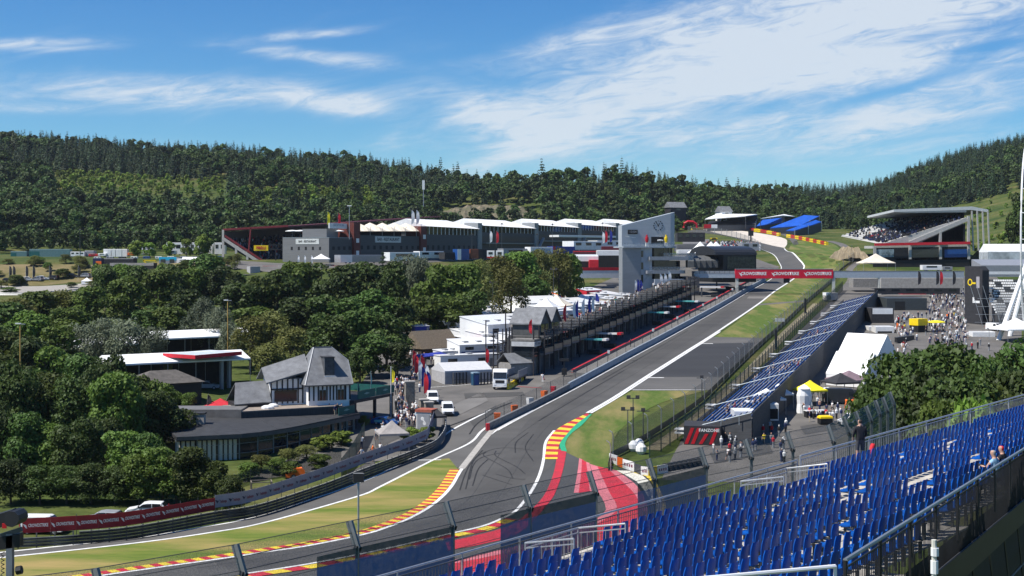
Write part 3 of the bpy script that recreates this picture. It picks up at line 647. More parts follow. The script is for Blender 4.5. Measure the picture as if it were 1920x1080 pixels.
def forest():
 rs=np.random.RandomState(42);pts=[]
 kinds=[]
 FB=[]
 for i in range(6):
  me,tb=make_tree('x','x','tree',200+i,15,4.4,1.0,330,1.4,LEAF_F,13,single=True);FB.append(me)
 FC=[conifer_mesh(300+i,21,[5.6,4.8,6.2,5.2,4.4][i],480,1.5)for i in range(5)]
 FY=[make_tree('x','x','tree',400+i,8,3.4,0.2,260,1.1,LEAF_Y,10,single=True)[0]for i in range(2)]
 meshes=FB+FC+FY
 nz=lambda x,y,s,o:mnoise.noise(Vector((x*s+o,y*s-o,o)))
 Y=545.0
 while Y<1560:
  sp=7.0 if Y<800 else(8.2 if Y<1100 else 9.5)
  x0,x1=(-1060)*Y/F,1080*Y/F;nx=int((x1-x0)/sp)
  for i in range(nx):
   x=x0+(i+rs.uniform(0,1))*sp;y=Y+rs.uniform(0,sp)
   pa=960+F*x/y;fd=np.interp(pa,FPX,FDY);rd=np.interp(pa,RPX,RDY)
   if y<fd+6 or y>rd+40:continue
   z=Hb(x,y);py=HZ+F*(CH-z)/y;t=(y-fd)/(rd-fd);n=nz(x,y,0.012,3.1);n2=nz(x,y,0.05,8.7)
   k='c' if n+0.25*n2+(t-0.5)*0.7+(0.28 if pa>1500 else 0)>0.10 else 'b'
   if t>0.86 and pa<1000:k='c' if n2>-0.25 else 'b'
   if 850<pa<1480 and t<0.95:k='b' if n2<0.3 else 'c'
   s=rs.uniform(0.62,1.15)*(0.8 if k=='c' else 1.0)
   if 95<pa<430 and 326+(pa-95)*0.05<py<392+(pa-95)*0.06:k='y';s*=0.8 if py<365 else 0.55
   elif 440<pa<720 and 362<py<415 and n2>-0.3:k='y';s*=0.9
   elif 805<pa<1015 and 392<py<424:continue
   elif pa>1725 and py>352+(1925-pa)*0.27 and py<480:
    if rs.uniform()<.8 or Y<640:continue
    k='y';s*=.6
   if k=='b' and t<0.10:s*=0.72
   m=rs.randint(6)if k=='b' else 6+rs.randint(5)if k=='c' else 11+rs.randint(2)
   pts.append((x,y,z-0.4,m,s,rs.uniform(0,6.28),k,t,pa))
  Y+=sp
  # lone tall spruces on the skyline
 for px,topy,sc in[(826,292,1.25),(850,305,1.0),(858,300,1.05),(1016,293,1.2),(1166,292,1.25),(1362,330,1.0),(1384,330,1.0),(180,247,1.1)]:
  rd=np.interp(px,RPX,RDY)-40;p=GX_(px,rd);h=CH-(topy-HZ)*rd/F-p.z
  pts.append((p.x,p.y,p.z,6+len(pts)%5,h/21,0.3,'c',0.0,-1))
 singles=[p for p in pts if p[8]==-1];rest=[p for p in pts if p[8]!=-1]
 rest.sort(key=lambda p:p[1]-(1e3 if False else 0))
 vis=[p for p in rest if-10<p[8]<1930]
 near=set(id(p)for p in sorted(vis,key=lambda p:p[1]/p[4])[:150])
 lab={'b':('broadleaf_tree','leafy broadleaf tree on the lower edge of the hillside forest'),'c':('conifer_tree','dark spruce on the lower edge of the hillside forest'),'y':('young_tree','small light green tree on the lower edge of the hillside forest')}
 for p in singles+[q for q in rest if id(q)in near]:
  nm,lb=lab[p[6]]
  o=bpy.data.objects.new(nm,meshes[p[3]]);COL.objects.link(o);o.location=p[:3];o.rotation_euler=(0,0,p[5]);o.scale=(p[4],p[4],p[4])
  if p[8]==-1:tag(o,'tall spruce standing clear on the forest skyline','tree','tall spruces on the skyline')
  else:tag(o,lb,'tree','trees at the lower edge of the hillside forest')
 rest=[q for q in rest if id(q)not in near]
 # the forest beyond: one mass
 pc=bpy.data.collections.new('forest_kinds')
 for i,me in enumerate(meshes):
  o=bpy.data.objects.new('forest_kind_%02d'%i,me);pc.objects.link(o)
 me=bpy.data.meshes.new('forest');me.vertices.add(len(rest));me.vertices.foreach_set('co',np.array([p[:3]for p in rest],np.float32).ravel())
 for nm,ty,col in(('kind_index','INT',3),('size','FLOAT',4),('turn','FLOAT',5)):
  a=me.attributes.new(nm,ty,'POINT');a.data.foreach_set('value',[p[col]for p in rest])
 ob=bpy.data.objects.new('forest',me);COL.objects.link(ob);tag(ob,'dense mixed forest covering the hills behind the circuit','forest',kind='stuff')
 ng=bpy.data.node_groups.new('forest_scatter','GeometryNodeTree')
 ng.interface.new_socket('Geometry',in_out='INPUT',socket_type='NodeSocketGeometry');ng.interface.new_socket('Geometry',in_out='OUTPUT',socket_type='NodeSocketGeometry')
 N=ng.nodes;L=ng.links;gi=N.new('NodeGroupInput');go=N.new('NodeGroupOutput')
 ip=N.new('GeometryNodeInstanceOnPoints');ci=N.new('GeometryNodeCollectionInfo');ci.inputs['Collection'].default_value=pc
 ci.inputs['Separate Children'].default_value=True;ci.inputs['Reset Children'].default_value=True
 def at(nm,ty):
  n=N.new('GeometryNodeInputNamedAttribute');n.data_type=ty;n.inputs['Name'].default_value=nm;return n.outputs['Attribute']
 L.new(gi.outputs[0],ip.inputs['Points']);L.new(ci.outputs[0],ip.inputs['Instance']);ip.inputs['Pick Instance'].default_value=True
 L.new(at('kind_index','INT'),ip.inputs['Instance Index']);L.new(at('size','FLOAT'),ip.inputs['Scale'])
 cx=N.new('ShaderNodeCombineXYZ');L.new(at('turn','FLOAT'),cx.inputs[2]);L.new(cx.outputs[0],ip.inputs['Rotation'])
 L.new(ip.outputs[0],go.inputs[0])
 md=ob.modifiers.new('scatter','NODES');md.node_group=ng
 print('forest',len(rest))
forest()
# ------------------------------------------------------------------ shared kit: people, vehicles, small furniture
STEEL=mat('galvanised_steel',(0.42,0.43,0.44),0.45,0.6,var=0.1,scale=4)
STEELD=mat('dark_steel',(0.10,0.105,0.11),0.5,0.5,var=0.15,scale=3)
BLACK=mat('black_plastic',(0.018,0.018,0.02),0.55,var=0.2)
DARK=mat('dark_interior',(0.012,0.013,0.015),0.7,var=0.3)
GLASS=mat('dark_glass',(0.018,0.022,0.027),0.08,var=0.2,spec=0.6)
WHITEP=mat('white_metal',(0.78,0.78,0.77),0.35,var=0.05,scale=0.8,coat=0.3)
FABW=mat('white_canvas',(0.80,0.80,0.79),0.8,var=0.07,scale=0.5)
FABC=mat('cream_canvas',(0.70,0.62,0.50),0.85,var=0.08,scale=0.6)
FABK=mat('black_canvas',(0.030,0.030,0.034),0.8,var=0.2)
FABG=mat('grey_canvas',(0.36,0.355,0.36),0.8,var=0.1)
FABR=mat('red_canvas',(0.55,0.015,0.03),0.75,var=0.12)
FABB=mat('blue_canvas',(0.02,0.035,0.28),0.75,var=0.15)
FABY=mat('yellow_canvas',(0.85,0.72,0.02),0.75,var=0.08)
FABTG=mat('teal_canvas',(0.008,0.10,0.085),0.7,var=0.15)
TEAL=mat('light_teal',(0.10,0.42,0.42),0.6,var=0.15)
TYRE=mat('tyre_rubber',(0.02,0.02,0.02),0.85,var=0.2)
REDG=mat('red_gloss',(0.50,0.012,0.022),0.4,var=0.1)
YELG=mat('yellow_gloss',(0.82,0.58,0.01),0.4,var=0.08)
ORNG=mat('orange_gloss',(0.80,0.15,0.015),0.5,var=0.1)
BLUEG=mat('blue_gloss',(0.015,0.07,0.25),0.35,var=0.12)
GREYP=mat('grey_metal',(0.30,0.31,0.33),0.4,0.2,var=0.08)
LAMP=mat('headlamp_glass',(0.75,0.76,0.78),0.15,var=0.05)
SKIN=mat('skin',(0.48,0.28,0.20),0.6,var=0.08)
HAIR=mat('hair',(0.035,0.024,0.018),0.7,var=0.3)
CLOTH={'white':mat('white_cloth',(0.74,0.74,0.73),0.8,var=0.06),'black':mat('black_cloth',(0.02,0.02,0.023),0.85,var=0.2),'navy':mat('navy_cloth',(0.02,0.03,0.09),0.85,var=0.15),'red':mat('red_cloth',(0.55,0.02,0.03),0.8,var=0.1),'grey':mat('grey_cloth',(0.24,0.25,0.26),0.85,var=0.1),'blue':mat('pale_blue_cloth',(0.30,0.50,0.68),0.8,var=0.08),'yellow':mat('yellow_cloth',(0.80,0.62,0.03),0.8,var=0.08),'beige':mat('beige_cloth',(0.45,0.38,0.28),0.85,var=0.1),'orange':mat('orange_cloth',(0.80,0.16,0.02),0.8,var=0.08),'green':mat('green_cloth',(0.03,0.22,0.16),0.8,var=0.1)}
POSES={}
def body_mesh(pose,levels=1):
 """one continuous skinned body: joints as edges with radii, grown by the skin modifier"""
 lean=pose.get('lean',0.0);st=pose.get('stride',0.0);sit=pose.get('sit',False)
 J={};E=[]
 def j(n,p,r,par=None):
  J[n]=(Vector(p),r if isinstance(r,tuple)else(r,r));
  if par:E.append((par,n))
 hz=0.95 if not sit else 0.50
 j('pel',(0,0,hz),(0.165,0.12));L_=lean
 j('waist',(0,L_*.25,hz+.17),(0.150,0.105),'pel');j('chest',(0,L_*.6,hz+.36),(0.185,0.125),'waist')
 j('neck',(0,L_*.9-.01,hz+.555),0.062,'chest');j('chin',(0,L_+.012,hz+.635),0.078,'neck');j('face',(0,L_+.015,hz+.705),(0.088,0.104),'chin');j('skull',(0,L_,hz+.785),0.072,'face')
 for sd_,s in(('l',-1),('r',1)):
  f=st*s;am=pose.get('arm_'+sd_,(0.04*s,-f*.28,-.27,0.02*s,-f*.22+.08,-.25))
  j('sh'+sd_,(.185*s,L_*.85,hz+.475),0.072,'chest')
  e=J['sh'+sd_][0]+Vector(am[:3]);j('el'+sd_,e,0.046,'sh'+sd_);w=e+Vector(am[3:]);j('wr'+sd_,w,0.034,'el'+sd_);j('ha'+sd_,w+Vector(am[3:]).normalized()*.085,0.040,'wr'+sd_)
  j('hip'+sd_,(.095*s,0.0,hz-.06),0.098,'pel')
  if sit:
   j('kn'+sd_,(.12*s,.42,hz-.01),0.066,'hip'+sd_);j('an'+sd_,(.12*s,.44,0.09),0.044,'kn'+sd_);j('to'+sd_,(.13*s,.58,0.04),0.040,'an'+sd_)
  else:
   j('kn'+sd_,(.10*s,f*.26+.02,.50),0.066,'hip'+sd_);j('an'+sd_,(.10*s,f*.36-(.06 if f<0 else 0),.09+(.05 if f<0 else 0)),0.044,'kn'+sd_)
   a=J['an'+sd_][0];j('to'+sd_,(.11*s,a.y+.14,max(.035,a.z-.05)),0.040,'an'+sd_)
 names=list(J);me=bpy.data.meshes.new('skeleton');me.from_pydata([J[n][0]for n in names],[(names.index(a),names.index(b))for a,b in E],[])
 o=bpy.data.objects.new('skeleton',me);COL.objects.link(o);m=o.modifiers.new('skin','SKIN');m.use_smooth_shade=True
 sv=me.skin_vertices[0].data
 for i,n in enumerate(names):sv[i].radius=J[n][1];sv[i].use_root=(n=='pel')
 ss=o.modifiers.new('sub','SUBSURF');ss.levels=levels;ss.render_levels=levels
 dg=bpy.context.evaluated_depsgraph_get();out=bpy.data.meshes.new_from_object(o.evaluated_get(dg));bpy.data.objects.remove(o);bpy.data.meshes.remove(me)
 return out,hz,L_,J
def person_mesh(pose,shirt,legs,hair=True,shorts=False,sleeve=True,cap=None,levels=1):
 key=repr(sorted(pose.items()))+str(levels)
 if key not in POSES:POSES[key]=body_mesh(pose,levels)
 me,hz,L_,J=POSES[key];me=me.copy()
 me.materials.clear()
 for m in(SKIN,shirt,legs,cap or HAIR,BLACK):me.materials.append(m)
 for p in me.polygons:
  c=p.center;
  if c.z>hz+.575:k=3 if(c.z>hz+.765 or(c.y<L_-.012 and c.z>hz+.64))and hair else 0
  elif c.z>hz-.02 and not(pose.get('sit')and c.y>.2 and abs(c.x)<.2):
   d=min((c-J['el'+s][0]).length for s in 'lr');w=min((c-J['ha'+s][0]).length for s in 'lr')
   k=1
   if abs(c.x)>.2 and(w<.2 or(sleeve is False and d<.2)):k=0
   if c.z>hz+.54:k=0
  else:
   k=2
   if abs(c.x)>.19 and any((c-J['ha'+s][0]).length<.2 for s in 'lr'):k=0
   elif shorts and c.z<.52:k=0
   if c.z<.085:k=4
  p.material_index=k
 return me
STAND={};STAND2={'arm_l':(-.05,.05,-.27,.12,.16,-.1),'arm_r':(.05,.0,-.27,.02,.05,-.26)}
WALK={'stride':0.8};WALK2={'stride':-0.65,'lean':0.03};HOLD={'arm_l':(-.04,.1,-.25,.06,.22,.08),'arm_r':(.04,.1,-.25,-.06,.22,.08)};BENT={'lean':0.28,'arm_l':(0,.12,-.25,.02,.16,-.2),'arm_r':(0,.12,-.25,-.02,.16,-.2)}
SIT={'sit':True,'arm_l':(-.03,.12,-.24,.03,.22,-.04),'arm_r':(.03,.12,-.24,-.03,.22,-.04)};SIT2={'sit':True,'lean':0.12,'arm_l':(-.03,.16,-.22,.06,.2,.06),'arm_r':(.03,.16,-.22,-.06,.2,.0)}
PEOPLE=[]
def people_kit():
 for pose,sh,lg,shorts,sl,word in[(STAND,'white','black',False,False,'white shirt and black trousers'),(WALK,'white','navy',True,False,'white shirt and navy shorts'),(WALK2,'black','grey',True,False,'black shirt and grey shorts'),(HOLD,'white','beige',True,False,'white shirt and beige shorts'),(STAND2,'navy','beige',False,True,'navy top and beige trousers'),(WALK,'red','navy',False,False,'red shirt and navy trousers'),(STAND,'black','black',False,True,'black clothes'),(WALK2,'white','white',False,False,'white clothes'),(STAND2,'white','grey',False,False,'white shirt and grey trousers'),(HOLD,'grey','navy',False,False,'grey shirt and navy trousers'),(WALK,'white','black',True,False,'white shirt and black shorts'),(WALK2,'navy','navy',True,False,'navy shirt and shorts'),(STAND,'green','black',False,False,'green shirt and black trousers'),(BENT,'white','navy',False,False,'white shirt, bending forward'),(WALK,'orange','orange',False,True,'orange overalls'),(WALK2,'yellow','black',False,False,'yellow shirt and black trousers'),(STAND2,'blue','navy',True,False,'pale blue shirt and navy shorts')]:
  PEOPLE.append((person_mesh(pose,CLOTH[sh],CLOTH[lg],shorts=shorts,sleeve=sl,levels=1),word))
 for sh,lg,word in[('white','navy','white shirt'),('red','navy','red shirt'),('navy','beige','navy top'),('black','grey','black top'),('blue','black','pale blue shirt')]:
  SEATED.append((person_mesh(SIT if word!='black top' else SIT2,CLOTH[sh],CLOTH[lg],sleeve=False),word))
SEATED=[]
people_kit()
_rp=random.Random(99)
def person(loc,rz,where,group,k=None,seated=False,sc=None):
 lst=SEATED if seated else PEOPLE;w=[6,5,5,4,3,2,4,3,4,3,4,3,1,1,.4,.5,1.2]if not seated else[4,1.5,3,2,1.5]
 k=_rp.choices(range(len(lst)),w)[0]if k is None else k
 o=bpy.data.objects.new('person',lst[k][0]);COL.objects.link(o);o.location=loc;o.rotation_euler=(0,0,rz);s=sc or _rp.uniform(0.96,1.06);o.scale=(s,s,s)
 return tag(o,'person in '+lst[k][1].replace(' and ',', ')+' '+where,'person',group)
 # ---- vehicles: x forward, origin on the ground in the middle
def wheel(mb_t,mb_r,x,y,r,w,s):
 for mb,rr,ww,o in((mb_t,r,w,0),(mb_r,r*.62,w*.25,s*w*.42)):
  n=14;ring=lambda yy,q:[(x+math.cos(6.2832*i/n)*q,yy,r+math.sin(6.2832*i/n)*q)for i in range(n)]
  if mb is mb_t:mb.loft([ring(y-ww/2,rr*.9),ring(y-ww/2+.03,rr),ring(y+ww/2-.03,rr),ring(y+ww/2,rr*.9)])
  else:mb.loft([ring(y+o-ww/2,rr),ring(y+o+ww/2,rr*.95)])
VPROF={ 'panelvan':dict(p=[(-2.3,.32),(-2.34,1.0),(-2.25,1.82),(-2.0,1.90),(.55,1.90),(.78,1.82),(1.45,1.12),(2.15,.92),(2.3,.72),(2.3,.32)],w=1.86,side=[[(.15,1.12),(.15,1.70),(.72,1.70),(1.28,1.12)]],ws=((.80,1.80),(1.44,1.14)),rw=((-2.27,1.75),(-2.33,1.15)),wh=(-1.45,1.45),r=.33),'bigvan':dict(p=[(-2.95,.35),(-3.0,1.2),(-2.93,2.5),(-2.7,2.62),(1.35,2.62),(1.6,2.52),(2.2,1.42),(2.85,1.15),(2.98,.8),(2.98,.35)],w=2.0,side=[[(1.0,1.45),(1.0,2.1),(1.62,2.1),(2.05,1.45)]],ws=((1.64,2.46),(2.2,1.45)),rw=((-2.95,2.3),(-3.0,1.5)),wh=(-1.8,1.9),r=.36),'estate':dict(p=[(-2.25,.3),(-2.3,.85),(-2.15,1.02),(-1.75,1.46),(-.2,1.52),(.35,1.42),(1.0,.98),(2.05,.80),(2.25,.6),(2.25,.3)],w=1.8,side=[[(-1.85,1.0),(-1.6,1.38),(-.75,1.42),(-.75,1.0)],[(-.65,1.0),(-.65,1.42),(.25,1.36),(.78,1.0)]],ws=((.40,1.39),(.98,1.0)),rw=((-1.8,1.42),(-2.12,1.05)),wh=(-1.35,1.35),r=.32),'sports':dict(p=[(-2.2,.25),(-2.25,.75),(-2.0,.92),(-1.2,1.16),(-.5,1.27),(.1,1.22),(.85,.84),(1.9,.68),(2.2,.5),(2.2,.25)],w=1.86,side=[[(-1.15,.9),(-.85,1.12),(-.1,1.16),(.55,.88)]],ws=((.12,1.2),(.83,.86)),rw=((-.9,1.2),(-1.7,1.0)),wh=(-1.3,1.35),r=.33)}
def vehicle(kind,name,label,cat,paint,loc=(0,0,0),rz=0.0,group=None,decal=None):
 d=VPROF[kind];t=thing(name,label,cat,loc,rz,group);w=d['w']/2;P_=d['p']
 zt=max(z for _,z in P_);cx=sum(x for x,_ in P_)/len(P_)
 def ring(y,k,tum):return[(cx+(x-cx)*k,y*(1-tum*max(0,(z-.95))/zt),.3+(z-.3)*(k if z>1 else 1))for x,z in P_]
 mb=MB();mb.loft([ring(-w,.955,.2),ring(-w+.07,.99,.2),ring(-w+.2,1,.2),ring(w-.2,1,.2),ring(w-.07,.99,.2),ring(w,.955,.2)]);mb.build('body',paint,t)
 yy=lambda z:(w+.012)*(1-.2*max(0,z-.95)/zt)
 for poly in d['side']:
  for s in(-1,1):
   g=MB();q=[(x,s*(yy(z)+.0),z)for x,z in poly];g.prism(q if s<0 else q[::-1],(0,-s*.02,0));g.build('side_window',GLASS,t)
 for nm,ln in(('windscreen',d['ws']),('rear_window',d['rw'])):
  (xa,za),(xb,zb)=ln;dx=.03 if nm=='windscreen' else-.03
  wa,wb=(w-.14)*(1-.2*max(0,za-.95)/zt),(w-.1)*(1-.2*max(0,zb-.95)/zt)
  g=MB();g.prism([(xa+dx,-wa,za),(xa+dx,wa,za),(xb+dx,wb,zb),(xb+dx,-wb,zb)],(-dx*1.6,0,-.015));g.build(nm,GLASS,t)
 xf=P_[-1][0];zf=P_[-2][1]
 for s in(-1,1):
  g=MB();g.prism([(xf-.02,s*(w-.12),zf-.02),(xf-.02,s*(w-.5),zf-.02),(xf-.10,s*(w-.5),zf+.12),(xf-.18,s*(w-.10),zf+.12)],(.035,0,.01));g.build('headlight',LAMP,t)
  g=MB();g.box(-2.31 if kind!='bigvan' else-2.99,(-2.22 if kind!='bigvan' else-2.9),s*(w-.06)-.08,s*(w-.06)+.04,.8,1.1);g.build('tail_light',REDG,t)
  g=MB();g.box(d['ws'][1][0]-.35,d['ws'][1][0]-.2,s*(w+.02),s*(w+.2),d['ws'][1][1]+.02,d['ws'][1][1]+.2);g.build('door_mirror',BLACK,t)
 g=MB();g.box(xf-.05,xf+.012,-w+.35,w-.35,zf-.26,zf-.06);g.build('grille',BLACK,t)
 g=MB();g.box(xf-.1,xf+.02,-w+.15,w-.15,.26,.44);g.build('bumper',BLACK,t)
 for x in d['wh']:
  for s in(-1,1):
   mt,mr_=MB(),MB();wheel(mt,mr_,x,s*(w-.1),d['r'],.22,s);o=mt.build('wheel',TYRE,t);mr_.build('rim',GREYP,o)
 if decal:decal(t,w)
 return t
def truck(name,label,paint,trailer,loc=(0,0,0),rz=0.0,group=None,L=12.5,cat='truck',box_h=2.7,stripe=None,tractor=True):
 """cab over engine tractor with a box trailer; x forward, origin under the rear of the cab"""
 t=thing(name,label,cat,loc,rz,group);w=1.25
 if tractor:
  mb=MB();prof=[(0,.9),(0,2.95),(.25,3.55),(1.3,3.6),(1.75,3.1),(2.15,1.9),(2.25,1.2),(2.25,.45),(1.5,.45),(1.3,.9)]
  mb.loft([[(x*.99,-w,z)for x,z in prof],[(x,-w+.1,z)for x,z in prof],[(x,w-.1,z)for x,z in prof],[(x*.99,w,z)for x,z in prof]]);mb.build('cab',paint,t)
  g=MB();g.prism([(1.80,-w+.1,3.0),(1.80,w-.1,3.0),(2.17,w-.08,1.98),(2.17,-w+.08,1.98)],(.05,0,.02));g.build('windscreen',GLASS,t)
  for s in(-1,1):
   g=MB();q=[(.7,s*(w+.012),1.95),(.7,s*(w+.012),2.75),(1.6,s*(w+.012),2.75),(1.95,s*(w+.012),1.95)];g.prism(q if s<0 else q[::-1],(0,-s*.03,0));g.build('side_window',GLASS,t)
   g=MB();g.box(2.1,2.28,s*.85-.18,s*.85+.18,.75,.95);g.build('headlight',LAMP,t)
   g=MB();g.box(1.75,1.9,s*1.4-.06,s*1.4+.06,2.0,2.7);g.build('door_mirror',BLACK,t)
  g=MB();g.box(2.2,2.285,-.8,.8,1.15,1.65);g.build('grille',BLACK,t)
  g=MB();g.box(-3.4,1.2,-.45,.45,.7,.95);g.build('chassis',BLACK,t)
  wx=[1.35,-2.6]
 else:wx=[]
 if trailer is not None:
  mb=MB();x1=-.55;x0=x1-L;z0=1.15;z1=z0+box_h;mb.box(x0,x1,-w,w,z0,z1)
  tb=mb.build('trailer',trailer,t)
  g=MB()
  for(ya,za)in((-w,z0),(w,z0),(-w,z1),(w,z1)):g.box(x0-.02,x1+.02,ya-.04,ya+.04,za-.04,za+.04)
  g.build('edge_rail',GREYP,tb)
  if stripe is not None:
   for s in(-1,1):
    g=MB();g.box(x0+L*stripe[1],x0+L*stripe[2],s*w+(.0 if s>0 else-.012),s*w+(.012 if s>0 else 0),z0+box_h*stripe[3],z0+box_h*stripe[4]);g.build('stripe',stripe[0],tb)
  wx=wx+[x0+1.3,x0+2.6,x0+3.9]
 for x in wx:
  for s in(-1,1):
   mt,mr_=MB(),MB();wheel(mt,mr_,x,s*(w-.17),.5,.32,s);o=mt.build('wheel',TYRE,t);mr_.build('rim',GREYP,o)
 return t
def tent(name,label,w,d,h,roof,fab,loc,rz,group=None,walls=(),cat='tent',wall_mat=None,peak='pyramid',legs=STEEL):
 """party tent / pavilion: canopy with valance on legs; walls: subset of 'fblr'"""
 t=thing(name,label,cat,loc,rz,group);x,y=w/2,d/2;v=.28
 mb=MB()
 if peak=='pyramid':
  n=5;rings=[]
  for i in range(n+1):
   k=1-i/n;c=k**1.0;z=h+roof*(1-k)**1.25
   rings.append([(-x*c,-y*c,z),(x*c,-y*c,z),(x*c,y*c,z),(-x*c,y*c,z)])
  rings[-1]=[(a*0+sx*.06,sy*.06,h+roof)for a,sx,sy in((0,-1,-1),(0,1,-1),(0,1,1),(0,-1,1))]
  mb.loft([[(a,b,h-v)for a,b,_ in rings[0]]]+rings)
 else:
  a=[(-x,-y,h),(x,-y,h),(x,y,h),(-x,y,h)]
  mb.add(a+[(-x,0,h+roof),(x,0,h+roof)]+[(-x,-y,h-v),(x,-y,h-v),(x,y,h-v),(-x,y,h-v)],[(0,1,5,4),(2,3,4,5),(1,2,5),(3,0,4),(6,7,1,0),(8,9,3,2),(7,8,2,1),(9,6,0,3)])
 mb.build('canopy',fab,t)
 k=max(1,round(w/5))if peak!='pyramid' else 1
 for i in range(k+1):
  for s in(-1,1):
   if w*d>600 and s>0:continue
   MB().tube([(-x+.06+(w-.12)*i/k,s*(y-.06),-.3),(-x+.06+(w-.12)*i/k,s*(y-.06),h)],.05,5).build('leg',legs,t)
 W={'f':((-x+.05,-y+.02,0),(w-.1,0,0),(0,.03,0)),'b':((-x+.05,y-.05,0),(w-.1,0,0),(0,.03,0)),'l':((-x+.02,-y+.05,0),(0,d-.1,0),(.03,0,0)),'r':((x-.05,-y+.05,0),(0,d-.1,0),(.03,0,0))}
 for k in walls:
  o,a,b=W[k];MB().obox(o,a,b,(0,0,h-v+.02)).build('side_wall',wall_mat or fab,t)
 return t
def parasol(label,r,h,fab,loc,group=None,cat='parasol'):
 t=thing('parasol',label,cat,loc,random.uniform(0,1),group)
 MB().lathe([(r,h-.55),(r,h-.4),(r*.5,h-.12),(.05,h)],8).build('canopy',fab,t);MB().tube([(0,0,-.2),(0,0,h)],.035,5).build('pole',STEEL,t);return t
def feather_flag(label,h,fab,loc,rz,group=None,pole=STEEL):
 t=thing('feather_flag',label,'flag',loc,rz,group);n=9
 A=[(.06+.02,0,h*.2+h*.8*i/n)for i in range(n+1)];w=[.0,.55,.62,.66,.68,.68,.66,.6,.45,.05]
 mb=MB();ring=[(a[0],.06*math.sin(i*.9),a[2])for i,a in enumerate(A)];ring2=[(a[0]+w[i]*h/4,.06*math.sin(i*.9+.6),a[2]+.1)for i,a in enumerate(A)]
 for i in range(n):mb.prism([ring[i],ring2[i],ring2[i+1],ring[i+1]],(0,.012,0))
 mb.build('cloth',fab,t);MB().tube([(.04,0,-.2),(.04,0,h*.7),(.12,0,h*1.0),(.3,0,h*1.04)],.03,5).build('pole',pole,t);return t
def lamp_mast(label,h,loc,rz=0,heads=2,name='lamp_mast',group=None,pole=None,cat='lamp post'):
 t=thing(name,label,cat,loc,rz,group)
 MB().tube([(0,0,-.3),(0,0,h)],.11,7,r2=.06).build('pole',pole or STEELD,t)
 MB().box(-.9,.9,-.05,.05,h-.12,h).build('crossbar',pole or STEELD,t)
 for i in range(heads):
  x=(-.65+1.3*i/max(1,heads-1))if heads>1 else 0
  MB().obox((x-.28,-.12,h-.05),(.56,0,0),(0,.24,-.12),(0,.16,.42)).build('floodlight',BLACK if pole is None else GREYP,t)
 return t
 # ------------------------------------------------------------------ guardrail along the escape lane, with its banners
def guardrail():
 line=smoothline(gl([(-60,1037),(0,1031),(135,1023),(250,1012),(400,984),(500,965),(670,904),(800,853),(828,832),(836,812),(833,797)]),160)
 root=thing('guardrail','long dark steel guardrail of stacked rails curving along the escape lane','guardrail',(line[40].x,line[40].y,Hb(*line[40])))
 o=root.location;armco=mat('weathered_armco',(0.075,0.085,0.09),0.5,0.5,var=0.35,scale=0.7)
 nrm=offset_line(line,-.06)
 prof=[(0,0),(.07,.05),(.07,.10),(0,.15),(.07,.20),(.07,.25),(0,.30)]
 for k in range(4):
  mb=MB();rows=[]
  for i,p in enumerate(line):
   if k==3 and i<18:continue
   d=Vector((p.x-nrm[i].x,p.y-nrm[i].y)).normalized();z=Hb(p.x,p.y)+.12+k*.325
   rows.append([(p.x+d.x*a-o.x,p.y+d.y*a-o.y,z+b-o.z)for a,b in prof])
  mb.loft(rows,closed=False);mb.build('rail',armco,root)
 pm=MB().box(-.06,.06,-.05,.05,-.3,1.5).mesh('post',STEELD)
 for i in range(2,158,3):
  p=nrm[i];pobj('post',pm,root,(p.x-o.x,p.y-o.y,Hb(p.x,p.y)-o.z))
 mb=MB();rows=[]
 for i,p in enumerate(line[18:]):
  z=Hb(p.x,p.y)+1.42;q=nrm[i+18];rows.append([(p.x-o.x,p.y-o.y,z-o.z),(q.x-o.x,q.y-o.y,z-o.z)])
 mb.loft(rows,closed=False);mb.build('top_cap',mat('pale_cap',(0.5,0.5,0.48),.6),root)
 return line
ARMCO=guardrail()
def wing(mb,s):
 for(x0,z0,x1,z1,t)in((-.5,.42,.35,-.12,.17),(-.36,.1,.36,-.3,.13),(-.08,-.2,.4,-.52,.11)):
  mb.add([(x0*s,0,z0*s),((x0+x1)*.5*s-.02*s,0,((z0+z1)*.5-t)*s),(x1*s,0,z1*s),((x0+x1)*.5*s+.12*s,0,((z0+z1)*.5+t*.3)*s)],[(0,1,2,3)])
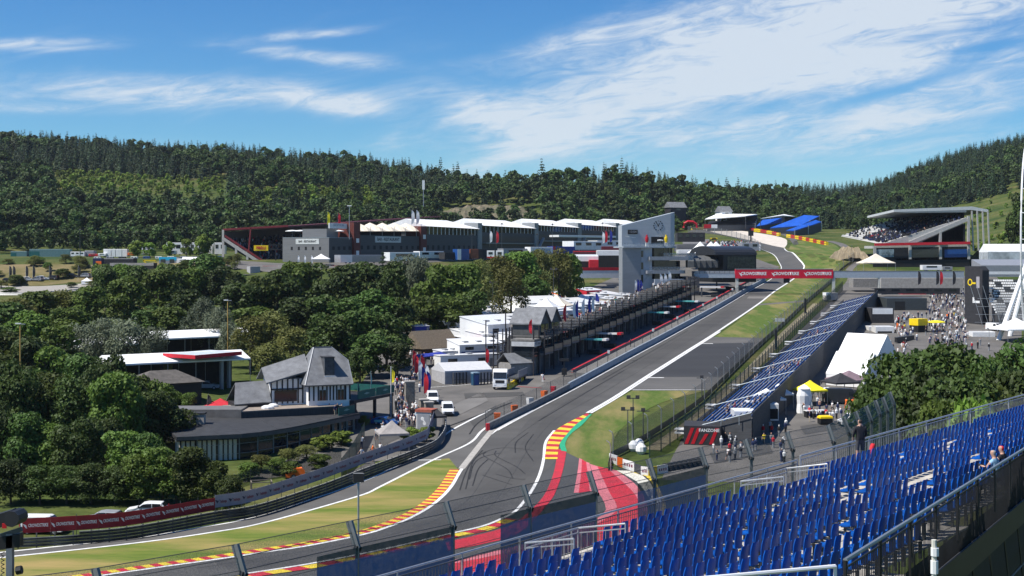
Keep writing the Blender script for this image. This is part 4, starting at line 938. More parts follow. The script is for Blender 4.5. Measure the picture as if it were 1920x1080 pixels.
def banners():
 red=mat('banner_red',(0.30,0.012,0.022),0.6,var=0.12,scale=1.0);wt=mat('print_white',(0.78,0.74,0.74),0.6,var=0.03)
 grey=mat('banner_grey',(0.27,0.27,0.33),0.6,var=0.1,scale=0.8);mar=mat('print_maroon',(0.20,0.035,0.06),0.6);navy=mat('print_navy',(0.03,0.035,0.08),0.6)
 fence=offset_line(ARMCO,-1.3);pxs=[960+F*p.x/p.y for p in fence]
 def at(px):
  for i in range(len(fence)-1):
   if pxs[i]<=px<=pxs[i+1]:
    t=(px-pxs[i])/(pxs[i+1]-pxs[i]);return fence[i].lerp(fence[i+1],t)
  return fence[-1]
 p0=at(60);root=thing('fence_banner','dark red banner in nine panels with white lettering on the fence behind the guardrail','banner',(p0.x,p0.y,Hb(p0.x,p0.y)))
 o=root.location
 edges=[42,95,143,185,226,265,303,338,371,403]
 def panel(rt,a,b,z0,z1,m,name='banner_panel',th=.03):
  o=rt.location;ax,bx=Vector((a.x-o.x,a.y-o.y,Hb(a.x,a.y)-o.z)),Vector((b.x-o.x,b.y-o.y,Hb(b.x,b.y)-o.z));d=bx-ax;n=Vector((d.y,-d.x,0)).normalized()
  q=MB();q.obox(ax+Vector((0,0,z0)),d*.995,n*th,(0,0,z1-z0));ob=q.build(name,m,rt);return ob,ax,d,n
 for i in range(9):
  a,b=at(edges[i]),at(edges[i+1]);ob,ax,d,n=panel(root,a,b,1.25,2.75-i*.02,red)
  c=ax+d*.56+n*.03+Vector((0,0,1.98));L_=d.length
  text_on(ob,'CROWDSTRIKE',.46,c,d,(0,0,1),wt,bold=.012,sx=L_*.76/3.45)
  w=MB();wing(w,.52);c2=ax+d*.10+n*.045+Vector((0,0,1.98));dn=d.normalized()
  w.v=[tuple(c2+dn*x+Vector((0,0,z)))for x,y,z in w.v];w.build('logo',wt,ob)
 for e in edges:
  a=at(e);MB().tube([(a.x-o.x,a.y-o.y+.06,Hb(a.x,a.y)-o.z-.2),(a.x-o.x,a.y-o.y+.06,Hb(a.x,a.y)-o.z+2.9)],.035,5).build('post',STEELD,root)
 p0=at(600);r2=thing('fence_banner','long grey banner with small repeated lettering along the top of the guardrail','banner',(p0.x,p0.y,Hb(p0.x,p0.y)))
 ed=[403+(826-403)*i/17 for i in range(18)]
 for i in range(17):
  a,b=at(ed[i]),at(ed[i+1]);ob,ax,d,n=panel(r2,a,b,1.5,2.85,grey)
  L_=d.length;c=ax+d*.62+n*.03+Vector((0,0,2.1));text_on(ob,'TotalEnergies',.42,c,d,(0,0,1),mar,bold=.012,sx=L_*.6/2.7)
  dn=d.normalized();c2=ax+d*.17+n*.045+Vector((0,0,2.15));g=MB();g.add([(-.28,0,.18),(0,0,-.22),(.3,0,.2),(.08,0,.04),(-.05,0,.16)],[(0,1,2,3),(0,3,4)])
  g.v=[tuple(c2+dn*x+Vector((0,0,z)))for x,y,z in g.v];g.build('logo',navy,ob)
  MB().tube([(ax.x,ax.y+.06,ax.z-.2),(ax.x,ax.y+.06,ax.z+3.0)],.035,5).build('post',STEELD,r2)
banners()
# vehicles behind the red banner
def gp(px,py,back=0.0):
 p=G(px,py);p=p*1.0
 if back:p=Vector((p.x*(p.y+back)/p.y,p.y+back,0));p.z=Hb(p.x,p.y)
 return p
def at_depth(px,Y):return GX_(px,Y)
vehicle('panelvan','panel_van','white panel van half hidden behind the red banner at the wood','van',WHITEP,at_depth(83,143.5),R(-4))
vehicle('estate','parked_car','silver-grey hatchback roof showing above the red banner','car',GREYP,at_depth(192,147.5),R(176))
vehicle('estate','parked_car','white estate car with dark windows above the red banner','car',WHITEP,at_depth(275,152),R(184))
# ------------------------------------------------------------------ catch fence in front of the grandstand
FPOSTS=[(178,1066),(441,1021),(655,977),(835,941),(980,910),(1104,884),(1215,861),(1312,839),(1397,824),(1475,810),(1552,797),(1582,783),(1604,772),(1624,762),(1641,751),(1655,745),(1668,735)]
FZT=19.3
def catch_fence():
 pts=[]
 for px,py in[(-160,1108)]+FPOSTS:
  Y=(CH-FZT)*F/(py-HZ);pts.append(Vector(((px-960)*Y/F,Y,FZT)))
 root=thing('catch_fence','tall grey spectator catch fence with leaning post tops and blue-grey screens','fence',(pts[4].x,pts[4].y,Hz(pts[4].x,pts[4].y)));o=root.location
 net=netmat('fence_net',(0.16,0.17,0.17),0.24,0.035,0.24);netg=netmat('green_screen_net',(0.015,0.075,0.06),0.62,0.05,0.2);scr=netmat('blue_screen',(0.15,0.22,0.45),0.93,0.25,0.06)
 lean=Vector((-.33,.12,0));bend=[p-lean-Vector((0,0,1.0))for p in pts]
 post=mat('fence_post',(0.21,0.225,0.235),0.5,0.4,var=0.12)
 for p,b in zip(pts,bend):
  g=Vector((b.x,b.y,min(13.0,Hz(b.x,b.y))-.3));q=MB();q.bar(g-o,b-o,.16,.22);ob=q.build('post',post,root)
  MB().bar(b-o+Vector((0,0,-.05)),p-o,.15,.26).build('post_arm',post,ob)
  MB().bar(b-o+Vector((-.02,-.02,-.14)),b-o+Vector((.02,.02,.02)),.2,.27).build('clamp',BLACK,ob)
 for i in range(len(pts)-1):
  a,b,c,d=bend[i]-o,bend[i+1]-o,pts[i+1]-o,pts[i]-o
  m=netg if i>=11 else net
  MB().quad(a,b,c,d).build('net_panel',m,root)
  lo=Vector((0,0,-4.6));MB().quad(a+lo,b+lo,b,a).build('net_panel',m,root)
  mb=MB()
  for k in range(3):mb.tube([d.lerp(a,k/2.2),c.lerp(b,k/2.2)],.016,4)
  for k in range(1,9):mb.tube([a+lo*k/9,b+lo*k/9],.014,4)
  mb.build('cable',STEELD,root)['kind']='stuff'
 def along(px):
  xs=[960+F*b.x/b.y for b in bend]
  for i in range(len(bend)-1):
   if xs[i]<=px<=xs[i+1]:
    t=(px-xs[i])/(xs[i+1]-xs[i]);return bend[i].lerp(bend[i+1],t)-o
 off=Vector((.05,-.08,0))
 tealt=netmat('teal_screen_edge',(0.02,0.075,0.085),0.85,0.25,0.06)
 for px0,px1 in((588,664),(664,848),(934,991),(991,1115),(1192,1223),(1223,1321)):
  a,b=along(px0+.1),along(px1-.1);lo=Vector((0,0,-4.4));e=Vector((0,0,-.42))
  MB().quad(a+lo+off,b+lo+off,b+e+off,a+e+off).build('screen',scr,root);MB().quad(a+e+off,b+e+off,b+off,a+off).build('screen_edge',tealt,root)
catch_fence()
# ------------------------------------------------------------------ blue grandstand
SU=Vector((0.605,0.797,0));SWv=Vector((-0.797,0.605,0));S0=Vector((2.23,40.8,0));SRZ=math.atan2(0.797,0.605)
def sp(s,D,h=0.0):return S0+SU*s-SWv*D+Vector((0,0,20.8+0.2*max(D,0)+h))
def proj(p):return 960+F*p.x/p.y,HZ+F*(CH-p.z)/p.y
def Dc(s):return 9.72+(10.1-s)*0.144
NROW=14;RD=0.99;SPIT=0.50
def grandstand():
 deck=mat('stand_boards',(0.44,0.41,0.365),0.85,var=0.22,scale=2.5,detail=7,stretch=(1,1,1));under=STEELD
 root=thing('grandstand','temporary grandstand of boarded terraces carrying the blue seats','grandstand',sp(0,0,0)-Vector((0,0,7)));o=root.location
 for r in range(-1,NROW):
  D0,D1=r*RD+.1,(r+1)*RD+.1;z=0.2*max(0,r*RD+.55)+20.8
  sa=-14 if D1<12 else-14;
  # right-hand end of each terrace follows the back rail
  send=60 if D1<3 else 10.1+(9.72-D1)/0.144 if D1>6.2 else 60
  if r==-1:z=20.8
  send=min(60,send);
  if send<sa+1:continue
  mb=MB()
  for k in range(3):
   a=D0+(D1-D0)*k/3+.012;b=D0+(D1-D0)*(k+1)/3-.012
   p=S0+SU*sa-SWv*a+Vector((0,0,z-.05));mb.obox(p-o,SU*(send-sa),-SWv*(b-a),(0,0,.05))
  ob=mb.build('terrace',deck,root);ob['kind']='stuff'
  MB().obox(S0+SU*sa-SWv*(D0+.02)+Vector((0,0,z-.26))-o,SU*(send-sa),-SWv*.04,(0,0,.2)).build('riser',under,root)
  # scaffold below
 mb=MB()
 for s in np.arange(-13,60,2.4):
  for D in(0.2,4.4,8.6,12.8):
   if D>Dc(s)+.5:continue
   p=sp(s,D,-.3)-o;mb.tube([(p.x,p.y,p.z),(p.x,p.y,Hz(p.x+o.x,p.y+o.y)-o.z-.5)],.035,5)
 for s in np.arange(-13,58,2.4):
  D=min(Dc(s),12.8)
  for zz in(-.6,-2.6,-4.6):mb.tube([sp(s,D,zz)-o,sp(s+2.4,min(Dc(s+2.4),12.8),zz)-o],.03,5)
  mb.tube([sp(s,D,-.6)-o,sp(s+2.4,min(Dc(s+2.4),12.8),-4.6)-o],.03,5)
 ob=mb.build('scaffold_tube',STEELD,root);ob['kind']='stuff'
 # dark sheeting that closes the back of the scaffold
 mb=MB();
 for s in np.arange(-13,58,2.4):mb.quad(sp(s,Dc(s)+.1,-.55)-o,sp(s+2.4,Dc(s+2.4)+.1,-.55)-o,sp(s+2.4,Dc(s+2.4)+.1,-1.25)-o,sp(s,Dc(s)+.1,-1.25)-o)
 mb.build('back_sheeting',BLACK,root)
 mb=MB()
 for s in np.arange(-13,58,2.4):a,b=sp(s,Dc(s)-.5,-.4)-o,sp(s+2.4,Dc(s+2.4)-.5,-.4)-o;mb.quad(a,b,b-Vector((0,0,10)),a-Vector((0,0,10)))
 mb.build('shade_sheet',DARK,root)  # added black sheet standing in for the unlit void under the stand
 return root
grandstand()
BLUE=mat('blue_seat_plastic',(0.002,0.072,0.33),0.42,var=0.10,scale=3,objvar=0.14,spec=0.3)
def seat_meshes():
 b=MB();n=6;rows=[]
 for i in range(6): 
  k=i/5;w=.185*(1-.06*k)*(1 if i<5 else .8);z=.02+.52*k;y=-.17-.035*k+.02*math.sin(k*3.1)
  rows.append([(w*math.sin(t),y+.045*(1-math.cos(t)),z)for t in np.linspace(-1.35,1.35,n)])
 b.loft(rows,closed=False);rb=[[(x*1.03,y-.022,z+(.012 if i==5 else 0))for x,y,z in r]for i,r in enumerate(rows)];b.loft([r[::-1]for r in rb],closed=False)
 b.loft([rows[-1],rb[-1]],closed=False);b.loft([[r[0]for r in rows],[r[0]for r in rb]],closed=False);b.loft([[r[-1]for r in rb],[r[-1]for r in rows]],closed=False)
 p=MB();rows=[]
 for i in range(5):
  k=i/4;y=-.17+.42*k;z=.02+.035*math.sin(k*3.1)*-1+(.01 if k<1 else-.03);w=.19*(1 if i<4 else .82)
  rows.append([(w*x,y,z+.03*abs(x)**2)for x in(-1,-.6,0,.6,1)])
 p.loft(rows,closed=False);p.loft([[(x,y,z-.03)for x,y,z in r][::-1]for r in rows],closed=False);p.loft([rows[-1],[(x,y,z-.03)for x,y,z in rows[-1]]],closed=False)
 p.loft([[r[0]for r in rows],[(r[0][0],r[0][1],r[0][2]-.03)for r in rows]][::-1],closed=False);p.loft([[r[-1]for r in rows],[(r[-1][0],r[-1][1],r[-1][2]-.03)for r in rows]],closed=False)
 f=MB();f.box(-.17,-.13,-.22,.12,-.03,.0).box(.13,.17,-.22,.12,-.03,.0).box(-.03,.03,-.24,-.18,-.40,-.02)
 return b,p,f
def seats():
 b,p,f=seat_meshes();bm_,pm_,fm_=b.mesh('backrest',BLUE,True),p.mesh('seat_pan',BLUE,True),f.mesh('bracket',STEELD)
 gaps=[(1.96,4.73),(3.24,5.03),(4.24,5.42),(4.6,6.16),(5.3,6.69),(6.3,7.1),(6.85,7.04),(7.4,7.04),(10.6,6.77),(11.2,6.9),(11.74,6.99),(12.3,7.0),(20.6,1.93),(23.9,2.53),(26.7,2.49),(28.4,2.87),(28.5,4.0),(-2.9,9.66),(-3.4,9.7),(0.6,8.76),(-4.3,9.75),(-4.8,9.75),(4.1,1.14),(8.0,4.5),(9.6,4.6),(15.5,3.4),(17.2,4.6),(2.4,8.0),(-1.2,8.0)]
 rr=random.Random(17);allp=[]
 for r in range(NROW):
  D=r*RD+.55
  for i in range(int(-14/SPIT),int(58/SPIT)):
   s=i*SPIT+(r%2)*.12
   if D>Dc(s)-.25:continue
   if D<1.9 and(9.4<s<13.6 or-3.4<s<-.2):continue
   if any(abs(s-a)<.34 and abs(D-b_)<.5 for a,b_ in gaps):continue
   if(1<s<13 and abs(D-4.25-.235*s)<.46 or 19<s<30 and abs(D-1.9-.26*(s-20.6))<.4)and rr.random()<.78:continue
   if rr.random()<.065:continue
   q=sp(s,D,.40);x,y=proj(q)
   if not(-40<y-400 and y<1125 and 640<x<1990)or q.y<14:continue
   allp.append((q,s,D))
 allp.sort(key=lambda t:(t[0]).length)
 vis=[t for t in allp if proj(t[0])[1]<1088 and proj(t[0])[0]<1925]
 near=set(id(t)for t in vis[:300])
 proto=None;rest=[]
 for t in allp:
  if id(t)in near:
   jr=SRZ+rr.uniform(-.05,.05)
   if proto is None:
    proto=thing('stadium_seat','royal blue moulded plastic seat in the rows of the near grandstand','seat',t[0],jr,'blue seats of the near grandstand')
    ob=pobj('seat_pan',pm_,proto);pobj('backrest',bm_,proto);pobj('bracket',fm_,ob)
   else:dup(proto,t[0],jr)
  else:rest.append(t)
 V=np.array(b.v+p.v);fs=b.f+[tuple(i+len(b.v)for i in q)for q in p.f];c,s_=math.cos(SRZ),math.sin(SRZ);mb=MB()
 for t in rest:
  q=t[0];W=np.stack([V[:,0]*c-V[:,1]*s_+q.x,V[:,0]*s_+V[:,1]*c+q.y,V[:,2]+q.z],1);mb.add(W.tolist(),fs)
 ob=mb.build('stadium_seats',BLUE,smooth=True,kind='stuff');tag(ob,'rows of blue plastic seats farther along the near grandstand','seats')
 print('seats',len(allp))
seats()
def railing(name,label,pts,h,posts=2.4,mesh_=True,tube_m=STEEL,bal_m=None,gap=.13,r=.032,mid=True,bal_from=.1,cat='railing'):
 """guard rail along a 3D polyline of floor points"""
 root=thing(name,label,cat,pts[0]);o=root.location;bal_m=bal_m or STEELD
 P3=[Vector(p)-o for p in pts]
 MB().tube([p+Vector((0,0,h))for p in P3],r,7).build('top_rail',tube_m,root)
 bal=MB()
 for i in range(len(P3)-1):
  a,b=P3[i],P3[i+1];L_=(b-a).length;n=max(1,round(L_/posts))
  for k in range(n+(i==len(P3)-2)):
   p=a.lerp(b,k/n);MB().tube([p+Vector((0,0,-.25)),p+Vector((0,0,h))],r*.85,6).build('post',tube_m if bal_m is not BLACK else bal_m,root)
  if mid:
   for zz in(bal_from,h-.14):bal.bar(a+Vector((0,0,zz)),b+Vector((0,0,zz)),.03,.03)
  if mesh_:
   for k in range(int(L_/gap)):
    p=a.lerp(b,(k+.5)*gap/L_);bal.bar(p+Vector((0,0,bal_from)),p+Vector((.001,0,h-.14)),.016,.016)
 if bal.f:bal.build('baluster',bal_m,root)['kind']='stuff'
 return root
def stand_rails():
 f=lambda s,D,h=0:sp(s,D,h)
 railing('guard_rail','front guard rail of the blue grandstand with dark balusters',[f(-13,-.55),f(0,-.55),f(15.5,-.55)],1.0,2.4,bal_m=STEELD)
 railing('guard_rail','bright steel guard rail of the blue grandstand above the plaza trees',[f(16.2,-.75),f(30,-.75),f(58,-.75)],1.05,3.2,bal_m=STEEL,gap=.2,r=.04)
 C0,C1=Vector((6.1,25.0)),Vector((16.1,43.0));dz=lambda D:20.8+.2*D
 e=C1+(C1-C0)*.6;zt=lambda D:dz(D)
 pts=[(C0.x,C0.y,dz(12.65)),(C1.x,C1.y,dz(9.72)),(e.x,e.y,dz(8.0))]
 railing('guard_rail','sloping guard rail of grey tube and black balusters along the back of the blue seats',pts,1.0,2.6,bal_m=BLACK,tube_m=mat('rail_grey',(0.30,0.32,0.34),0.4,0.5),gap=.13,r=.045,bal_from=-.9)
 w0=Vector((6.0,25.0,dz(12.65)));Yl=20.5;w1=Vector(((1270-960)*Yl/F,Yl,CH-(1089-HZ)*Yl/F-1.0));w0=Vector(((1566-960)*22.2/F,22.2,CH-(1062-HZ)*22.2/F-1.0))
 railing('guard_rail','short white tube rail at the lower corner of the blue seats',[tuple(w1),tuple(w0)],1.0,3.0,mesh_=False,tube_m=WHITEP,mid=False,r=.035)
 # rails round the two stair openings at the front
 for s0,s1,lab in((9.6,13.2,'galvanised rail round the stair opening in the middle of the front rows'),(-3.2,-.6,'galvanised rail round the stair opening at the lower end of the front rows')):
  railing('stair_rail',lab,[f(s0,1.75),f(s0,.1),f(s1,.1),f(s1,1.75)],1.0,1.3,bal_m=STEEL,gap=.22,r=.03)
 MB().tube([(0,0,0),(0,0,9.0)],.04,7).build
 # white pole at the corner
 Yp=17.0;px,py=1752,1012;t=thing('pole','slim white pole standing in the dark gap behind the seats','pole',((px+6-960)*Yp/F,Yp,Hz((px-960)*Yp/F,Yp)))
 top=CH-(py-HZ)*Yp/F-t.location.z;MB().tube([(0,0,-.2),(-.045,0,top)],.033,8).build('shaft',mat('ivory_pole',(0.62,0.60,0.52),.5),t);MB().tube([(-.04,0,top-.42),(-.04,0,top-.26)],.05,8).build('sleeve',WHITEP,t);MB().tube([(-.035,0,top-.2),(-.035,0,top-.1)],.052,8).build('sleeve',WHITEP,t)
 # person standing beyond the front rail, seen from behind
 me=person_mesh({'arm_l':(-.07,.02,-.27,.05,.12,-.2),'arm_r':(.07,.02,-.27,-.05,.12,-.2)},CLOTH['black'],mat('dark_grey_shorts',(0.06,0.06,0.065),.85),shorts=True,levels=2)
 ob=bpy.data.objects.new('person',me);COL.objects.link(ob);Yp=55.5;ob.location=((1613-960)*Yp/F,Yp,CH-(786-HZ)*Yp/F-1.80);ob.rotation_euler=(0,0,R(12));ob.scale=(1.12,1.05,1.03)
 tag(ob,'person in a black jacket and dark shorts at the front rail','person')
 q=sp(20.2,.55,.42);me=bpy.data.objects.new('jacket',MB().loft([[(x*w,y*.06+.02*w,z)for x,y in((-1,-1),(0,-1.4),(1,-1),(1,1),(0,1.4),(-1,1))]for w,z in((.1,.0),(.17,.2),(.16,.42),(.07,.56))]).mesh('jacket',CLOTH['red'],True));COL.objects.link(me);me.location=q+Vector((0,0,.12));me.rotation_euler=(0,R(20),SRZ);tag(me,'red jacket hung over a front-row seat back','jacket')
 for s,D,k,lb in((7.6,9.72,4,'person in pale blue shirt sitting in the back row by the sloping rail'),(8.9,9.55,3,'person in dark top, red cap, sitting in the back row by the sloping rail')):
  m2=person_mesh(SIT2,CLOTH['blue' if k==4 else 'black'],CLOTH['black'],sleeve=False,cap=CLOTH['grey' if k==4 else 'red'],levels=2)
  ob=bpy.data.objects.new('person',m2);COL.objects.link(ob);ob.location=sp(s,D,-.02);ob.rotation_euler=(0,0,SRZ);tag(ob,lb,'person')
stand_rails()
def near_masts():
# loudspeaker on its thin pole
 Y=62.0;x=(672-960)*Y/F;zt=CH-(893-HZ)*Y/F;t=thing('loudspeaker_pole','thin grey pole carrying a grey and black horn loudspeaker','loudspeaker',(x,Y,Hz(x,Y)))
 h=zt-t.location.z;MB().tube([(0,0,-.3),(0,0,h-.3)],.045,7).build('pole',STEEL,t)
 b=MB();b.loft([[(sx*w*.5+ox,y,h-.05+sz*v*.5)for sx,sz in((-1,-1),(1,-1),(1,1),(-1,1))]for ox,y,w,v in((-.05,.32,.2,.2),(0,.0,.42,.4),(.02,-.12,.5,.42))]);s=b.build('speaker_box',mat('speaker_grey',(0.42,0.42,0.40),.6),t)
 MB().box(-.22,.26,-.16,-.125,h-.24,h+.14).build('grille',BLACK,s);MB().bar((0,0,h-.45),(0,.05,h-.15),.1,.1).build('bracket',STEEL,t)
 # television camera at the left edge
 Y=44.0;x=(19-960)*Y/F;t=thing('television_camera','black television camera on a grey post at the left edge','camera',(x,Y,11.0));z=lambda py:CH-(py-HZ)*Y/F-11.0;u=Y/F
 MB().box(-.10,.10,-.1,.1,0,z(1000)).build('post',mat('post_grey',(.20,.22,.25),.5,.3),t);MB().bar((-22*u,0,z(1006)),(22*u,0,z(992)),.14,.14).build('arm',STEELD,t)
 MB().obox((-24*u,-.2,z(990)),(30*u,0,.16),(0,.45,0),(0,0,26*u)).build('housing',BLACK,t);MB().tube([(8*u,-.3,z(970)),(9*u,.5,z(972))],15*u,10).build('lens',BLACK,t)
 MB().obox((-20*u,-.1,z(1030)),(40*u,0,.1),(0,.35,0),(0,0,24*u)).build('control_box',BLACK,t);MB().box(-10*u,-2*u,-.24,-.2,z(988),z(979)).build('label',REDG,t)
 MB().tube([(-14*u+3*u*math.cos(i*1.05),3*u*math.sin(i*1.05),z(1035)-i*.022)for i in range(44)],.014,5).build('coiled_cable',BLACK,t)
 MB().tube([(12*u,0,z(1070)),(22*u,0,z(1068))],8*u,8).build('clamp',BLACK,t)
near_masts()
# ------------------------------------------------------------------ helpers to stand things on the ground
def zat(py,Y):return CH-(py-HZ)*Y/F
def slab(mb,poly,z0,z1,mi=None):return mb.prism([(p[0],p[1],z0)for p in poly],(0,0,z1-z0),mi)if _ccw(poly)else mb.prism([(p[0],p[1],z0)for p in poly[::-1]],(0,0,z1-z0),mi)
def _ccw(p):return sum(p[i][0]*p[(i+1)%len(p)][1]-p[(i+1)%len(p)][0]*p[i][1]for i in range(len(p)))>0
class Frame:
 """local frame on the ground: x from A to B, y away from the viewer"""
 def __init__(s,A,B,z=None):
  s.A=Vector(A);s.B=Vector(B);d=Vector((s.B.x-s.A.x,s.B.y-s.A.y));s.L=d.length;s.a=math.atan2(d.y,d.x);s.z=s.A.z if z is None else z
  s.o=Vector((s.A.x,s.A.y,s.z))
 def w(s,x,y,z=0):c,q=math.cos(s.a),math.sin(s.a);return Vector((s.o.x+x*c-y*q,s.o.y+x*q+y*c,s.o.z+z))
 def h(s,py,x=0,y=0):return zat(py,s.w(x,y).y)-s.z
 def x_at(s,px,y=0):
  lo,hi=-200.0,400.0
  f=lambda x:(lambda p:960+F*p.x/p.y)(s.w(x,y))
  for _ in range(40):
   m=(lo+hi)/2
   if f(m)<px:lo=m
   else:hi=m
  return lo
SLATE=mat('grey_slate',(0.165,0.17,0.18),0.75,var=0.22,scale=0.9,detail=9)
ROOFK=mat('black_roofing',(0.035,0.036,0.039),0.75,var=0.22,scale=1.0)
TANR=mat('gravel_roof',(0.27,0.225,0.185),0.95,var=0.22,scale=0.8,detail=9)
PLAST=mat('white_plaster',(0.80,0.80,0.79),0.75,var=0.05,scale=0.8)
TIMB=mat('black_timber',(0.022,0.020,0.024),0.7,var=0.2)
FRAMEG=mat('grey_frame',(0.22,0.25,0.26),0.5,0.2,var=0.1)
STONE=mat('field_stone',(0.24,0.215,0.18),0.9,var=0.35,scale=2.2,detail=8)
def hotel():
 fl=gl([(330,868),(395,864),(455,860),(520,848),(592,828),(664,806)]);z0=1.6
 root=thing('restaurant_building','low restaurant with a long black roof, glass front and gravel upper roof','building',fl[2]);o=root.location
 line=smoothline(fl,13);back=[Vector((p.x-6.0,p.y+13))for p in line];hh=3.3
 zt=lambda p:Hb(p.x,p.y)*0+z0+0.1+hh
 P2=lambda p:(p[0]-o.x,p[1]-o.y)
 eave=offset_line(line,1.0)
 mb=MB();n=len(line)
 for i in range(n-1):
  a,b,c,d=eave[i],eave[i+1],back[i+1],back[i];za=4.9+.35*i/n;zb=5.6
  mb.obox((0,0,0),(0,0,0),(0,0,0),(0,0,0))if False else mb.prism([(a.x-o.x,a.y-o.y,za-o.z),(b.x-o.x,b.y-o.y,za-o.z),(c.x-o.x,c.y-o.y,zb-o.z),(d.x-o.x,d.y-o.y,zb-o.z)],(0,0,.45))
 rf=mb.build('roof',ROOFK,root)
 mb=MB()
 for i in range(n-1):mb.bar((eave[i].x-o.x,eave[i].y-o.y,5.1-o.z),(eave[i+1].x-o.x,eave[i+1].y-o.y,5.1-o.z),.08,.5)
 mb.build('fascia',mat('dark_fascia',(0.06,0.065,0.07),.5),rf)
 for i in range(n-1):
  a,b=line[i],line[i+1];ga=min(Hb(a.x,a.y),Hb(b.x,b.y))-.2
  MB().quad((a.x-o.x,a.y-o.y,ga-o.z),(b.x-o.x,b.y-o.y,ga-o.z),(b.x-o.x,b.y-o.y,4.95-o.z),(a.x-o.x,a.y-o.y,4.95-o.z)).build('window',GLASS,root)
  MB().box(a.x-o.x-.07,a.x-o.x+.07,a.y-o.y-.12,a.y-o.y+.04,ga-o.z,5.0-o.z).build('mullion',FRAMEG,root)
  for zz in(1.0,2.3):MB().bar((a.x-o.x,a.y-o.y-.05,ga-o.z+zz),(b.x-o.x,b.y-o.y-.05,ga-o.z+zz),.05,.06).build('transom',FRAMEG,root)
 for i in(0,1,2):
  for k in range(4):
   q=line[i].lerp(line[i+1],(k+.5)/4.4);MB().box(q.x-o.x-.22,q.x-o.x+.22,q.y-o.y-.10,q.y-o.y-.07,1.7-o.z,4.6-o.z).build('curtain',FABC,root)
   # upper block with the gravel roof
 Y1,Y2=196.0,203.5;A=Vector(((452-960)*Y1/F,Y1));B=Vector(((642-960)*Y2/F,Y2));nb=Vector((-(B-A).y,(B-A).x)).normalized()
 poly=[A,B,B+nb*7.0,A+nb*9];zt=zat(772,Y1);mb=MB();slab(mb,[P2(p)for p in poly],1-o.z,zt-o.z-.1);mb.build('upper_wall',mat('dark_cladding',(0.045,0.048,0.05),.7,var=.2,stretch=(3,3,.3)),root)
 mb=MB();slab(mb,[P2(p)for p in poly],zt-o.z-.1,zt-o.z+.05);gr=mb.build('upper_roof',TANR,root)
 for px,py,w in((510,750,1.5),(505,762,1.9)):
  x=(px-960)*201/F;MB().lathe([(w*.5,zt-o.z),(w*.5,zt-o.z+.25),(w*.3,zt-o.z+.45),(.05,zt-o.z+.5)],10,(x-o.x,201-o.y+(755-py)*.2,.05)).build('roof_light',WHITEP,gr)
 A2=Vector(((300-960)*196/F,196));nb=Vector((0,1));poly=[A2,A,A+nb*5,A2+nb*5];mb=MB();slab(mb,[P2(p)for p in poly],1-o.z,zat(768,196)-o.z);mb.build('side_roof',mat('zinc_roof',(.15,.145,.14),.6,var=.15),root)
 # chimney
 Yc=191.0;xc=(374-960)*Yc/F;MB().box(xc-o.x-.75,xc-o.x+.75,Yc-o.y-.6,Yc-o.y+.6,4-o.z,zat(776,Yc)-o.z).build('chimney',CONC,rf);MB().box(xc-o.x-.9,xc-o.x+.9,Yc-o.y-.7,Yc-o.y+.7,zat(776,Yc)-o.z,zat(773,Yc)-o.z).build('chimney_cap',ROOFK,rf)
 # porch at the right end
 A3,B3=line[-3],line[-1];zt3=zat(776,B3.y);mb=MB();slab(mb,[P2(A3+Vector((0,-1))),P2(B3+Vector((.8,-.6))),P2(B3+Vector((-.5,7))),P2(A3+Vector((-1,7)))],zt3-o.z-.5,zt3-o.z);mb.build('porch_roof',FRAMEG,root)
 for t in(0,.33,.66,1):q=A3.lerp(B3,t);MB().box(q.x-o.x-.16,q.x-o.x+.16,q.y-o.y-.5,q.y-o.y-.2,.5-o.z,zt3-o.z-.5).build('porch_column',FRAMEG,root)
hotel()
